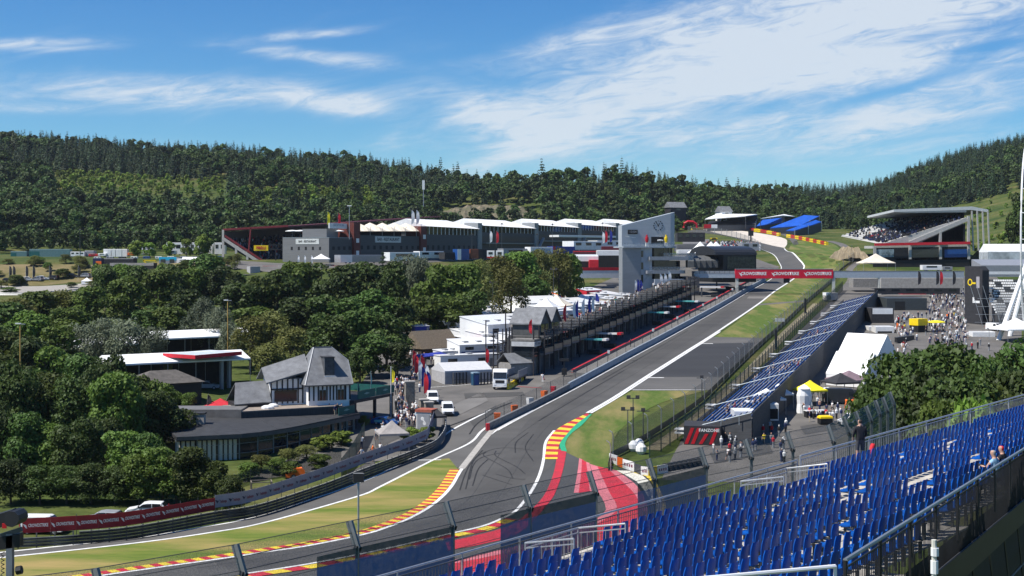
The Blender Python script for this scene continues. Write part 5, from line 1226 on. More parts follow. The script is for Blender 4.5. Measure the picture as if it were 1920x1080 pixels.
def half_timbered():
 Y0,Y1=203.0,205.4;A=Vector(((579-960)*Y0/F,Y0,0));B=Vector(((657-960)*Y1/F,Y1,0));fr=Frame(A,B,3.2);L=fr.L
 root=thing('half_timbered_house','white half-timbered house with black beams and a steep grey slate roof with a dormer','house',fr.o,fr.a)
 zf=fr.h(752);ze=fr.h(720,0,0);zr=fr.h(650,4,5);D=8.5
 MB().box(0,L,0,D,-1.5,ze+.3).build('wall',PLAST,root)
 # timber posts and windows on the front
 for x in(.05,.75,1.45,2.75,3.25,3.75,4.25,5.5,L-.75,L-.1):MB().box(x-.11,x+.11,-.06,-.002,zf,ze).build('beam',TIMB,root)
 for x0,x1 in((1.45,2.75),(4.25,5.5)):
  w=MB().box(x0+.1,x1-.1,-.05,-.003,zf,zf+1.55).build('window',GLASS,root)
  for x in(x0+.12,(x0+x1)/2,x1-.12):MB().box(x-.04,x+.04,-.09,-.051,zf,zf+1.55).build('frame',FRAMEG,w)
  MB().box(x0+.55,x0+.75,-.06,-.002,zf+1.6,ze).build('beam',TIMB,root)
 MB().box(-.02,L+.02,-.08,-.001,ze-.16,ze+.05).build('beam',TIMB,root)
 # roof: front and back slopes with clipped gables
 e=.75;zm=ze+(zr-ze)*.62;xr0,xr1=L*.26,L*.70;yr=D/2-.4
 Fp=[(-e,-e,ze-.15),(L+.2,-e,ze-.15),(L+.2,-e+(yr+e)*.62,zm),(xr1,yr,zr),(xr0,yr,zr)]
 Bp=[(x,D-y,z)for x,y,z in Fp]
 mb=MB();mb.prism(Fp,(0,.1,-.18));mb.prism(Bp[::-1],(0,-.1,-.18));mb.prism([Fp[0],Fp[4],Bp[4],Bp[0]],(.12,0,-.14));mb.prism([Fp[2],Bp[2],Bp[3],Fp[3]],(-.05,0,-.14));mb.prism([Fp[4],Fp[3],Bp[3],Bp[4]],(0,0,-.1))
 rf=mb.build('roof',SLATE,root)
 MB().prism([(L+.1,-e+.3,ze),(L+.1,D+e-.3,ze),(L+.1,D-yr*.62,zm-.1),(L+.1,yr*.62,zm-.1)],(-.1,0,0)).build('gable',PLAST,root)
 g=MB();
 for a,b in((0,4),(4,3),(3,2),(2,1)):g.bar(Vector(Fp[a])+Vector((0,0,.04)),Vector(Fp[b])+Vector((0,0,.04)),.14,.08)
 g.build('verge',mat('lead_flashing',(.30,.31,.33),.5,.3),rf)
 # dormer: dark upright face
 s=(zr-ze)/(yr+e);x0,x1=2.5,4.0;yb=.35;zb=ze-.15+(yb+e)*s;zt=zb+2.75;yt=(zt-ze+.15)/s-e
 d=MB();d.prism([(x0,yb,zb-.1),(x0,yb,zt),(x0,yt+.3,zt)],(x1-x0,0,0));d.build('dormer',mat('dormer_slate',(0.075,0.078,0.085),.7,var=.3,scale=1.2),rf);MB().box(x0-.1,x1+.1,yb-.12,yb+.2,zb-.12,zb+.02).build('dormer_sill',PLAST,rf);MB().box(x0-.1,x1+.1,yb-.15,yt+.2,zt,zt+.09).build('dormer_roof',ROOFK,rf)
 # wing to the left with its own lower roof
 mb=MB().box(-5.2,0,2.6,D-1,-1.5,ze+.6);mb.build('wing_wall',PLAST,root)
 for x in(-5.1,-4.2,-3.4,-2.6,-1.8,-1.0,-.3):MB().box(x-.1,x+.1,2.53,2.599,zf-.5,ze+.6).build('beam',TIMB,root)
 MB().box(-4.6,-1.2,2.5,2.598,zf-.2,zf+1.5).build('window',GLASS,root);MB().box(-5.1,-.2,2.52,2.597,zf+1.55,zf+1.75).build('beam',TIMB,root)
 MB().prism([(-6.0,1.7,ze+.2),(0.6,1.7,ze+1.9),(0.6,5.2,zr-1.0),(-6.0,5.2,ze+2.2)],(0,0,-.2)).build('wing_roof',SLATE,root)
 MB().prism([(-6.0,5.2,ze+2.2),(0.6,5.2,zr-1.0),(0.6,9,ze+.5),(-6.0,9,ze+.3)],(0,0,-.2)).build('wing_roof',SLATE,root)
 # low slate-roofed block at the far left
 a0=fr.w(-11.5,2.5);z=zf
 MB().box(-10.6,-5.4,1.8,7.4,-1.5,zf-.2).build('annex_wall',TIMB,root)
 MB().prism([(-10.8,1.4,zf-.2),(-5.3,1.4,zf),(-5.3,4.4,zf+2.9),(-10.1,4.4,zf+2.7)],(0,.05,-.15)).build('annex_roof',SLATE,root);MB().prism([(-10.1,4.4,zf+2.7),(-5.3,4.4,zf+2.9),(-5.3,7.8,zf),(-10.8,7.8,zf-.2)],(0,.05,-.15)).build('annex_roof',SLATE,root)
half_timbered()
def terrace():
 Y=207.0;A=G(668,792);B=Vector(((738-960)*216/F,216,Hb(-18,216)));fr=Frame(Vector(((664-960)*205/F,205,0)),B,3.2)
 root=thing('viewing_terrace','raised terrace with dark green banners on its railings and a passage underneath','terrace',fr.o,fr.a);L=fr.L;zd=fr.h(751);D=9
 MB().box(0,L,0,D,zd-.45,zd).build('deck',TIMB,root);MB().box(0,1.2,.3,D,-.5,zd-.45).build('side_wall',TIMB,root);MB().box(1.2,L,D-.4,D,-.5,zd-.45).build('back_wall',DARK,root)
 for x in(L-.25,L*.55):MB().box(x-.2,x+.2,.1,.5,-.5,zd-.45).build('column',TIMB,root)
 prt=mat('print_pale_teal',(0.16,0.32,0.30),.6)
 for x0,x1,y,h in((-4.6,0,-.05,.0),(1.0,L*.52,.0,.0),(L*.54,L+.1,.0,.0)):
  ob=MB().box(x0,x1,y-.06,y,zd+h+.1-(1.9 if x0<0 else 0),zd+h+1.25-(1.9 if x0<0 else 0)).build('banner',FABTG,root)
  c=(x0+x1)/2;w=MB();w.add([(c-.9,y-.075,zd+.75-(1.9 if x0<0 else 0)),(c,y-.075,zd+.95-(1.9 if x0<0 else 0)),(c+.9,y-.075,zd+.75-(1.9 if x0<0 else 0)),(c,y-.075,zd+.6-(1.9 if x0<0 else 0))],[(0,1,2,3)]);w.build('logo',prt,ob)
  MB().box(x0,x1,y-.03,y+.02,zd+h+1.27-(1.9 if x0<0 else 0),zd+h+1.33-(1.9 if x0<0 else 0)).build('rail',STEELD,root)
 MB().box(L-.06,L,0,D,zd+.1,zd+1.2).build('banner',FABTG,root);MB().box(0,L,D-.06,D,zd+.1,zd+1.3).build('banner',FABTG,root)
 MB().box(-5,0,.2,6,zd-2.5,zd-2.0).build('lower_deck',TIMB,root)
 for i,(x,y,h)in enumerate(((-.8,4.5,3.0),(1.6,2.5,2.6),(3.2,6.5,3.3),(2.0,.6,2.4),(L*.62,1.5,3.6),(L-1.6,8,3.0))):
  p=fr.w(x,y,zd);feather_flag('dark teal feather flag on the green terrace, %s'%['at the house corner','by the left banner','at the rear rail','at the front edge','bright and leaning over the centre banner','at the far right corner'][i],h,TEAL if i==4 else FABTG,p,fr.a+R([-14,6,12,-4,16,0][i]),'feather flags on the terrace')
 for k in range(5):p=fr.w(-3.4+k*.9%3,1.2+(k%2)*1.6,zd-2.0);person(p,random.uniform(0,6),'on the lower terrace beside the house','people on the terrace')
 Y=214.0;t=thing('flagpole','slim flagpole with a hanging yellow flag beside the green terrace','flagpole',GX_(733,Y));h=zat(687,Y)-t.location.z;MB().tube([(0,0,-.2),(0,0,h)],.06,6).build('pole',WHITEP,t)
 MB().prism([(.08,0,h-.3),(.6,.1,h-.9),(.5,-.1,h-2.4),(.08,0,h-2.6)],(0,.03,0)).build('cloth',FABY,t)
terrace()
def valley_stuff():
 vehicle('sports','sports_car','blue and pale-teal sports car displayed under the green terrace','car',BLUEG,G(724,796),R(-12),decal=lambda t,w:MB().box(-1.6,-.4,-w-.02,-w-.001,.45,.8).build('door_panel',TEAL,t))
 vehicle('panelvan','panel_van','white panel van parked alone on the paddock road','van',WHITEP,G(839,777),R(-84),'white vans on the paddock road')
 vehicle('panelvan','panel_van','white panel van beside the stone pillars and flags','van',WHITEP,G(811,755),R(-84),'white vans on the paddock road')
 for px,py,w,h,lb in((768,762,1.5,4.5,'tall stone gate wall with the flags'),(795,766,1.3,1.9,'low stone pillar left of the white van'),(804,770,1.3,1.8,'low stone pillar touching the van shadow')):
  g=G(px,py+6);t=thing('stone_pillar',lb+' at the paddock gate','pillar',g,R(15));MB().box(-w/2,w/2,-.6,.6,-.3,h).build('shaft',STONE,t);MB().box(-w/2-.12,w/2+.12,-.72,.72,h,h+.18).build('cap',CONC,t)
  # small kiosk with the white sign
 A,B=G(780,806),G(808,808);fr=Frame(A,B);t=thing('kiosk','small pale kiosk with a red-edged roof and a white emblem on grey','kiosk',fr.o,fr.a)
 h=2.7;L=fr.L;MB().box(0,L,0,2.2,-.3,h).build('wall',mat('pale_wall',(.55,.55,.52),.7),t);MB().box(-.12,L+.12,-.12,2.3,h,h+.4).build('roof',mat('terracotta',(.36,.10,.06),.7,var=.2),t);ob=MB().box(.22,L-.22,-.05,-.002,.2,h-.3).build('sign',GREYP,t)
 e=MB();c=L/2
 for x,z in((c-.15,1.75),(c+.18,1.05)):e.add([(x+.28*math.cos(a),-.06,z+.28*math.sin(a))for a in np.linspace(0,6.28,13)[:-1]],[tuple(range(12))])
 e.bar((c-.1,-.06,1.6),(c+.25,-.06,1.2),.02,.2);e.build('emblem',WHITE,ob)
 tent('gazebo','grey peaked gazebo behind the banner rail at the walkway',4.2,4.2,2.4,1.6,mat('taupe_canvas',(.30,.275,.26),.85),G(735,842),R(15))
 tent('gazebo','small black gazebo at the end of the banner rail',2.4,2.4,2.2,.9,FABK,G(820,806),R(15))
 # shrubs and hedges of the garden
 for i,(px,py,top,w,k,lb)in enumerate([(610,845,815,60,'y','bright yellow-green garden shrub left of the green fence'),(640,835,808,50,'y','bright yellow-green garden shrub against the green fence'),(575,862,838,55,'b','olive garden shrub below the glass front'),(540,868,846,50,'b','reddish olive shrub in front of the glass facade'),(490,885,852,55,'b','brownish hedge shrub at the building corner'),(465,900,868,50,'g','green shrub near the wooden frame'),(598,880,858,50,'g','green shrub beside the lane fence'),(545,895,870,45,'g','low green shrub behind the orange machine'),(770,835,800,45,'y','bright green shrub below the kiosk'),(800,828,800,35,'y','bright green shrub right of the kiosk'),(682,803,790,20,'g','clipped round box bush at the walkway'),(520,890,866,40,'g','green shrub with pale flowers')]):
  g=G(px,py);tree(k,px,top,g.y,w,'')['label']=lb
  COL.objects[-1]['group']='garden shrubs'
  # orange tracked machine
 g=G(558,897);t=thing('orange_loader','small orange loader parked behind the lane fence','loader',g,R(10));MB().loft([[(-.9*k,-.5,z),(.9*k,-.5,z),(.9*k,.5,z),(-.9*k,.5,z)]for k,z in((1,.35),(1.02,.9),(.6,1.35))]).build('body',ORNG,t);MB().box(-1.5,-.9,-.45,.45,.2,.6).build('bucket',ORNG,t);MB().bar((-.5,0,1.0),(-1.2,0,.5),.12,.12).build('arm',ORNG,t)
 for x in(-.5,.5):
  for s in(-1,1):mt,mr_=MB(),MB();wheel(mt,mr_,x,s*.5,.3,.2,s);oo=mt.build('wheel',TYRE,t);mr_.build('rim',GREYP,oo)
  # wooden frame and steel barriers by the hedge
 g=G(490,925);t=thing('wooden_frame','open weathered timber frame beside the hedge','frame',g,R(14));wood=mat('weathered_wood',(.22,.19,.15),.85,var=.25)
 for x in(-1.2,1.2):
  for y in(-.8,.8):MB().box(x-.07,x+.07,y-.07,y+.07,-.2,1.5).build('post',wood,t)
 for z in(.4,1.45):
  for s in(-1,1):MB().bar((-1.2,.8*s,z),(1.2,.8*s,z),.1,.1).build('beam',wood,t);MB().bar((1.2*s,-.8,z),(1.2*s,.8,z),.1,.1).build('beam',wood,t)
  # green net fence along the walkway
 pts=gl([(640,892),(655,872),(668,850),(678,832),(684,818)]);t=thing('net_fence','dark green netting fence beside the walkway shrubs','fence',pts[0]);gn=netmat('green_garden_net',(.012,.085,.06),.86,.1,.1)
 for i in range(len(pts)-1):
  a,b=pts[i]-pts[0],pts[i+1]-pts[0];MB().quad(a,b,b+Vector((0,0,2.2)),a+Vector((0,0,2.2))).build('net_panel',gn,t);MB().tube([a,a+Vector((0,0,2.3))],.04,5).build('post',STEELD,t)
 pts=gl([(440,915),(470,905),(510,898),(560,888),(600,875),(640,866)]);t=thing('net_fence','dark net fence below the garden hedge','fence',pts[0]);gn2=netmat('dark_garden_net',(.01,.03,.025),.6,.1,.2)
 for i in range(len(pts)-1):
  a,b=pts[i]-pts[0],pts[i+1]-pts[0];MB().quad(a,b,b+Vector((0,0,1.6)),a+Vector((0,0,1.6))).build('net_panel',gn2,t);MB().tube([a,a+Vector((0,0,1.7))],.04,5).build('post',STEELD,t)
  # petrol-station canopy and white roofs beyond the trees
 A=Vector(((366-960)*236/F,236,0));B=Vector(((452-960)*245/F,245,0));fr=Frame(A,B,Hb(A.x,A.y));t=thing('canopy','pale flat forecourt canopy with a red edge on grey columns','canopy',fr.o,fr.a);z=fr.h(672);L=fr.L
 MB().box(0,L,0,8,z,z+.5).build('roof',mat('pale_sheet',(.50,.56,.58),.5),t);MB().box(-.1,L+.1,-.12,-.01,z-.1,z+.55).build('red_fascia',FABR,t);MB().box(-.12,-.01,-.1,8.1,z-.1,z+.55).build('red_fascia',FABR,t)
 for x in(L-.8,L-2.6):MB().box(x-.25,x+.25,2,2.5,-.5,z).build('column',GREYP,t)
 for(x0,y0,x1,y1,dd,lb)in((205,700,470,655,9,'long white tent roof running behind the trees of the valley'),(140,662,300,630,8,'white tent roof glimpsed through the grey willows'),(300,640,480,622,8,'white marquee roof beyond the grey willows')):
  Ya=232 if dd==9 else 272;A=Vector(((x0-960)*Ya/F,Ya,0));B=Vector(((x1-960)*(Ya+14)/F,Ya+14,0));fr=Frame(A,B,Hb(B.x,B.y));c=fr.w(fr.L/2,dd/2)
  tent('marquee',lb,fr.L,dd,max(1.8,fr.h((y0+y1)/2,fr.L/2)),1.3,FABW,(c.x,c.y,fr.z),fr.a,'white marquees in the valley',peak='gable',walls='b',wall_mat=DARK)  # dark back wall puts the shade under the open tents into colour
 g=GX_(300,226);A=Vector(((262-960)*222/F,222,0));B=Vector(((378-960)*228/F,228,0));fr=Frame(A,B,Hb(A.x,A.y));t=thing('slate_house','low house with a brown-grey hipped roof between the trees','house',fr.o,fr.a);L=fr.L;ze=fr.h(722);zr=fr.h(694,L/2,4)
 MB().box(0,L,0,8,-.5,ze).build('wall',TIMB,t);MB().add([(-.5,-.5,ze),(L+.5,-.5,ze),(L+.5,8.5,ze),(-.5,8.5,ze),(L*.3,4,zr),(L*.72,4,zr)],[(0,1,5,4),(1,2,5),(2,3,4,5),(3,0,4)]).build('roof',mat('brown_slate',(.10,.09,.08),.85,var=.25,scale=1.2,detail=8),t)
 g=at_depth(413,214);t=tent('gazebo','low red gazebo with a white valance between black feather flags',6,4,1.9,1.4,FABR,g,R(8),walls='f',wall_mat=FABW)
 for px,lb in((388,'black feather flag left of the red gazebo'),(444,'black feather flag right of the red gazebo')):feather_flag(lb,4.0,FABK,at_depth(px,213),0,'black feather flags')
 vehicle('estate','parked_car','silver car parked under the forecourt canopy','car',GREYP,at_depth(388,244),R(5));vehicle('estate','parked_car','red car glimpsed below the grey willows','car',REDG,at_depth(292,250),R(5))
 # valley lamp posts
 for px,top,Y,lb in((38,607,210,'yellowish lamp post rising from the trees at the far left'),(427,563,262,'yellowish lamp post rising from the trees beside the tall wood')):
  g=GX_(px,Y);t=thing('lamp_post',lb,'lamp post',g);h=zat(top,Y)-g.z;MB().tube([(0,0,-.3),(0,0,h)],.1,6).build('pole',mat('ochre_pole',(.45,.28,.08),.6),t);MB().box(-.75,.1,-.15,.15,h-.05,h+.12).build('lamp_head',WHITEP,t);MB().box(.1,.75,-.12,.12,h-.12,h+.0).build('lamp_head',GREYP,t)
  # the thatched hut and its parasols
 A=Vector(((790-960)*282/F,282,0));B=Vector(((862-960)*290/F,290,0));fr=Frame(A,B,Hb(A.x,A.y));t=thing('thatched_hut','brown hut with a shaggy thatched gable roof','hut',fr.o,fr.a);L=fr.L;ze=fr.h(652);zr=fr.h(619,L/2,3)
 MB().box(.3,L-.3,.3,6,-.4,ze).build('wall',mat('dark_planks',(.05,.035,.025),.85,var=.3,stretch=(4,4,.4)),t);MB().prism([(0,-.5,ze-.3),(0,3.1,zr),(0,6.8,ze-.3)],(L,0,0)).build('roof',mat('thatch',(.17,.135,.095),.95,var=.35,scale=2.5,stretch=(6,1,1),bump=.5),t)
 for i,(px,py)in enumerate(((790,664),(800,661),(812,664),(820,659))):parasol('blue parasol in front of the thatched hut',1.9,2.6,FABB,GX_(px,272+i),'blue parasols by the hut')
 for i,(px,py)in enumerate(((885,640),(893,638),(903,636),(912,638))):parasol('red parasol between the trucks and the thatched hut',1.9,2.9,FABR,GX_(px,285+i*2),'red parasols in the paddock')
valley_stuff()
def crowd(n,quad,where,group,seed,size=None):
 rr=random.Random(seed);q=[Vector(p)for p in quad]
 for i in range(n):
  u,v=rr.random(),rr.random();p=(q[0]*(1-u)+q[1]*u)*(1-v)+(q[3]*(1-u)+q[2]*u)*v;person(G(p.x,p.y),rr.uniform(0,6.28),where,group)
crowd(30,[(738,772),(785,775),(790,802),(742,800)],'in the crowd at the paddock gate','crowd at the paddock gate',1)
crowd(24,[(742,722),(778,715),(772,738),(738,745)],'in the crowd right of the green terrace','crowd right of the terrace',2)
crowd(18,[(765,690),(800,680),(795,718),(772,715)],'in the crowd by the flags and white tents','crowd by the flags',3)
crowd(10,[(786,664),(832,664),(815,690),(790,690)],'among the blue parasols','people by the blue parasols',4)
crowd(9,[(684,806),(745,812),(705,868),(668,880)],'walking on the path to the gate','people on the walkway',5)
for i,(px,py,c)in enumerate([(777,700,'r'),(784,712,'w'),(790,725,'b'),(794,738,'r'),(799,735,'b'),(788,700,'r'),(796,720,'w'),(773,690,'r')]):
 feather_flag({'r':'red','w':'white','b':'blue'}[c]+' feather flag in the row at the paddock gate',4.6,{'r':FABR,'w':FABW,'b':FABB}[c],G(px,py+12),R(10*(i%3)),'feather flags at the paddock gate')
 # ------------------------------------------------------------------ pit wall, pit building, tower, gantry, paddock
PITG=mat('pit_dark_panel',(0.085,0.086,0.084),0.6,var=0.18,scale=1.5)
PITC=mat('pit_concrete',(0.20,0.19,0.175),0.85,var=0.2)
WALLB=mat('wall_blue_grey',(0.33,0.37,0.41),0.7,var=0.1,scale=0.8)
def pit_wall():
 px=[(924,808),(1000,771),(1082,728),(1200,663),(1250,636),(1350,580),(1400,550),(1440,527)]
 L=smoothline(gl(px),120);wall=offset_line(L,-.75);back=offset_line(L,-1.15);inn=offset_line(L,-4.6);lane=offset_line(L,-5.0)
 root=thing('pit_wall','long pale blue-grey pit wall topped by a wire fence along the straight','wall',(L[40].x,L[40].y,Hb(L[40].x,L[40].y)));o=root.location
 q=lambda p,h:(p.x-o.x,p.y-o.y,Hb(p.x,p.y)+h-o.z)
 k0=17
 def run(i0,i1,h0,h1,a,b,m,nm):
  mb=MB();mb.loft([[q(a[i],h0),q(a[i],h1),q(b[i],h1),q(b[i],h0)]for i in range(i0,i1)]);return mb.build(nm,m,root)
 run(0,k0,-.3,1.05,wall,back,mat('wall_grey',(.20,.20,.20),.8,var=.15),'end_wall');run(k0-1,120,-.3,1.25,wall,back,WALLB,'wall_face')
 MB().obox(Vector(q(wall[0],-.1))+Vector((-.25,-.45,0)),(.5,.1,0),(-.1,.5,0),(0,0,1.2)).build('end_cap',RED,root)
 net=netmat('pit_net',(.10,.11,.11),.30,.05,.25)
 for i in range(0,119,7):
  j=min(119,i+7);MB().add([q(back[n],1.1)for n in range(i,j+1)]+[q(back[n],3.0)for n in range(i,j+1)],[(n,n+1,j-i+2+n,j-i+1+n)for n in range(j-i)]).build('net_panel',net,root)
 pm=MB().box(-.045,.045,-.045,.045,0,3.1).mesh('fence_post',STEELD)
 for i in range(0,120,3):pobj('fence_post',pm,root,q(back[i],-.1))
 run(22,120,-.3,.75,back,inn,PITC,'platform')
 bar=thing('pit_barrier','low red barrier with white stripes on the pit-lane side of the wall','barrier',(inn[50].x,inn[50].y,Hb(inn[50].x,inn[50].y)));ob=bar.location
 q2=lambda p,h:(p.x-ob.x,p.y-ob.y,Hb(p.x,p.y)+h-ob.z)
 for(h0,h1,m,nm)in((.75,.86,RED,'red_board'),(.86,1.18,PITC,'grey_rail'),(1.18,1.3,RED,'red_rail')):
  mb=MB();mb.loft([[q2(inn[i],h0),q2(inn[i],h1),q2(lane[i],h1),q2(lane[i],h0)]for i in range(22,120)]);mb.build(nm,m,bar)
  # people and boards on the platform
 for i,lb in((38,'in dark clothes leaning at the pit wall, nearest the truck'),(64,'standing on the pit-wall platform half way up the straight'),(84,'standing on the pit-wall platform below the tower')):
  p=inn[i].lerp(back[i],.4);person((p.x,p.y,Hb(p.x,p.y)+.75),1.2,lb,None,k=6)
 for i in(30,46,57,71,80,92):
  p=inn[i].lerp(back[i],.5);t=thing('signal_post','small white signal board on the pit-wall platform, one of six along the wall','signal',(p.x,p.y,Hb(p.x,p.y)+.75),0,'signal boards on the pit wall');MB().box(-.04,.04,-.04,.04,-.1,1.5).build('post',STEELD,t);MB().box(-.25,.25,-.05,.05,1.1,1.8).build('board',WHITEP,t)
  # orange equipment behind the wall end
 for i,(n,c,lb)in enumerate(((3,ORNG,'orange marshal barrow behind the wall end'),(6,ORNG,'orange bin behind the pit wall end'),(9,WHITEP,'white sack trolley among the orange bins'),(12,ORNG,'orange plastic barrier stack behind the wall end'),(14,REDG,'red box behind the wall end'))):
  p=offset_line(L,-2.3)[n];t=thing('marshal_bin',lb,'bin',(p.x,p.y,Hb(p.x,p.y)),.3*i);MB().loft([[(-.5*k,-.4*k,z),(.5*k,-.4*k,z),(.5*k,.4*k,z),(-.5*k,.4*k,z)]for k,z in((.8,0),(1,.9),(1,1.2))]).build('tub',c,t);MB().box(-.52,.52,-.42,.42,1.2,1.28).build('lid',c,t)
pit_wall()
def pit_building():
 A,B=G(1012,700),G(1304,567);fr=Frame(A,B);L=fr.L
 root=thing('pit_building','long dark two-storey pit building with black posts, garages and a busy roof terrace','building',fr.o,fr.a);o=fr.o
 n=25;bay=L/n;zg=lambda x:Hb(*fr.w(x,0)[:2])-fr.z
 h1,h2,D=3.7,6.9,6.5
 dz=lambda i:zg(i*bay)
 for i in range(n):
  z=zg((i+.5)*bay);x0,x1=i*bay,(i+1)*bay
  MB().box(x0+.45,x1-.45,1.0,1.1,z-.6,z+3.3).build('garage_bay',DARK if i%3 else mat('grey_shutter',(.10,.105,.11),.5,var=.2,stretch=(.2,.2,6)),root)  # dark panels stand in for unlit open garages; grey ones are shutters
  MB().box(x0,x0+.55,0,1.2,z-1.2,z+h1).build('pillar',PITC,root)
  fl=MB().box(x0,x1,-.9,D,z+h1-.35,z+h1).build('floor_slab',PITC,root)
  w=MB().box(x0+.02,x1-.02,1.3,D-.1,z+h1,z+h2-.3).build('upper_wall',PITG,root)
  for k in range(2):
   a=x0+.5+k*bay/2;MB().box(a,a+bay/2-.9,1.22,1.29,z+h1+.5,z+h2-.7).build('window',GLASS,w)
  MB().box(x0,x1,-.9,D,z+h2-.3,z+h2).build('roof_deck',mat('dark_deck',(.075,.073,.07),.8,var=.25),root)
  MB().box(x0+.05,x1-.05,-.95,-.9,z+h1+.05,z+h1+1.0).build('balcony_front',mat('smoked_panel',(.16,.145,.10),.35,var=.2),root)
  MB().box(x0-.1,x0+.1,-1.05,-.83,z-.5,z+h2+1.5).build('black_post',TIMB,root)
  MB().bar((x0,-.92,z+h2+1.05),(x1,-.92,zg((i+1.5)*bay)+h2+1.05),.06,.06).build('terrace_rail',STEELD,root)
  MB().quad((x0,-.9,z+h2+.05),(x1,-.9,z+h2+.05),(x1,-.9,z+h2+1.0),(x0,-.9,z+h2+1.0)).build('terrace_glass',netmat('smoked_glass',(.06,.065,.07),.5,.5,.1),root)
  MB().box(x0-.02,x1+.02,D-.12,D+.1,z-1.2,z+h2-.3).build('rear_wall',PITG,root)
  # end pavilion towards the viewer
 z=zg(0);mb=MB().box(-3.2,0,.6,D-2,z-1,z+3.4);mb.build('end_wall',PITC,root)
 g=MB().box(-3.4,0,.2,D-2,z+3.4,z+6.4).build('end_room',GLASS,root)
 for x,y in((-3.45,.15),(-3.45,5),(-3.45,D-2),(-.1,.12)):MB().box(x-.12,x+.12,y-.12,y+.12,z-.5,z+9).build('black_post',TIMB,root)
 MB().box(-3.7,.1,-.1,D-1.8,z+6.4,z+6.75).build('end_roof',PITC,root);MB().box(-3.75,.1,-.16,-.1,z+5.4,z+6.3).build('sign_board',mat('pale_sign',(.5,.5,.5),.6),root);MB().box(-3.78,-3.72,-.1,D-2,z+5.4,z+6.3).build('sign_board',MATS['pale_sign'],root)
 text_on(root,'PIT LANE',.7,(-1.8,-.165,z+5.85),(1,0,0),(0,0,1),TIMB)
 # twin-gabled attic with slate roofs
 for x0 in(3.0,10.2):
  mb=MB();mb.prism([(x0-.4,.6,z+9.4),(x0+3.2,.6,z+12.3),(x0+6.8,.6,z+9.4),(x0+6.8,.6,z+9.15),(x0+3.2,.6,z+12.0),(x0-.4,.6,z+9.15)],(0,6.5,0));mb.build('gable_roof',SLATE,root)
  MB().prism([(x0,1.0,z+6.9),(x0,1.0,z+9.3),(x0+3.2,1.0,z+12.0),(x0+6.4,1.0,z+9.3),(x0+6.4,1.0,z+6.9)],(0,5.6,0)).build('gable_wall',PITG,root)
  MB().box(x0+.8,x0+5.6,.93,.99,z+7.3,z+9.2).build('window',GLASS,root)
  # outside stair behind the end pavilion
 for i in range(12):MB().box(-4.6,-3.5,3.0+i*.35,3.4+i*.35,z+.5+i*.5,z+.58+i*.5).build('stair_tread',STEELD,root)
 # terrace life
 rr=random.Random(8)
 for i in range(46):x=rr.uniform(22,L*.8);p=fr.w(x,rr.uniform(.2,5.5));p.z=fr.z+zg(x)+h2;person(p,rr.uniform(0,6.3),'on the roof terrace of the pit building','people on the pit roof terrace')
 for i,(x,lb)in enumerate(((36,'white peaked canopy on the pit roof, nearer of the two'),(44,'white peaked canopy on the pit roof, farther of the two'))):p=fr.w(x,10,zg(x)+h2-.5);tent('peaked_canopy',lb,6.5,6.5,2.6,2.4,FABC if i else FABW,p,fr.a)
 FL=[(19,FABR,'red feather flag on the attic terrace'),(26,FABW,'white feather flag, first of the roof terrace'),(28,FABB,'blue feather flag on the roof terrace'),(33,FABW,'white feather flag, second of the roof terrace'),(38,FABB,'blue feather flag before the peaked canopies'),(41,FABW,'white feather flag before the peaked canopies')]
 for x,c,lb in FL:feather_flag(lb,4.6,c,fr.w(x,.3,zg(x)+h2),fr.a+2.6)
 for i in range(2):feather_flag('red feather flag over the end pavilion',3.6,FABR,fr.w(-1.5+i*8,1.0,zg(0)+6.8),fr.a+1.9,'red feather flags on the pit end')
 # flat equipment arms reaching over the pit lane
 for k,(px,py,c,w)in enumerate(((1118,652,TEAL,6),(1146,640,WHITEP,6),(1228,597,TEAL,7),(1258,585,WHITEP,6),(1280,574,TEAL,8),(1337,545,WHITEP,7),(1364,531,WHITEP,7))):
  g=G(px,py+12);t=thing('pit_gantry_arm',['teal and white','white and red','teal','cream','teal and white','white','white'][k]+' flat equipment arm over the pit lane, number %s from the truck'%['one','two','three','four','five','six','seven'][k],'pit arm',g,fr.a)
  MB().box(-1.2,1.2,-w+4,4,3.0,3.3).build('arm',c,t);MB().box(-1.25,1.25,-w+3.5,-w+4.4,2.95,3.4).build('end_box',WHITEP if k%2==0 else REDG,t);MB().box(-.2,.2,3.4,3.8,-.4,3.0).build('stand',STEELD,t);MB().box(-.9,.9,-w+5,-w+7.5,0,1.0).build('tool_cart',BLACK,t)
 return fr
PFR=pit_building()
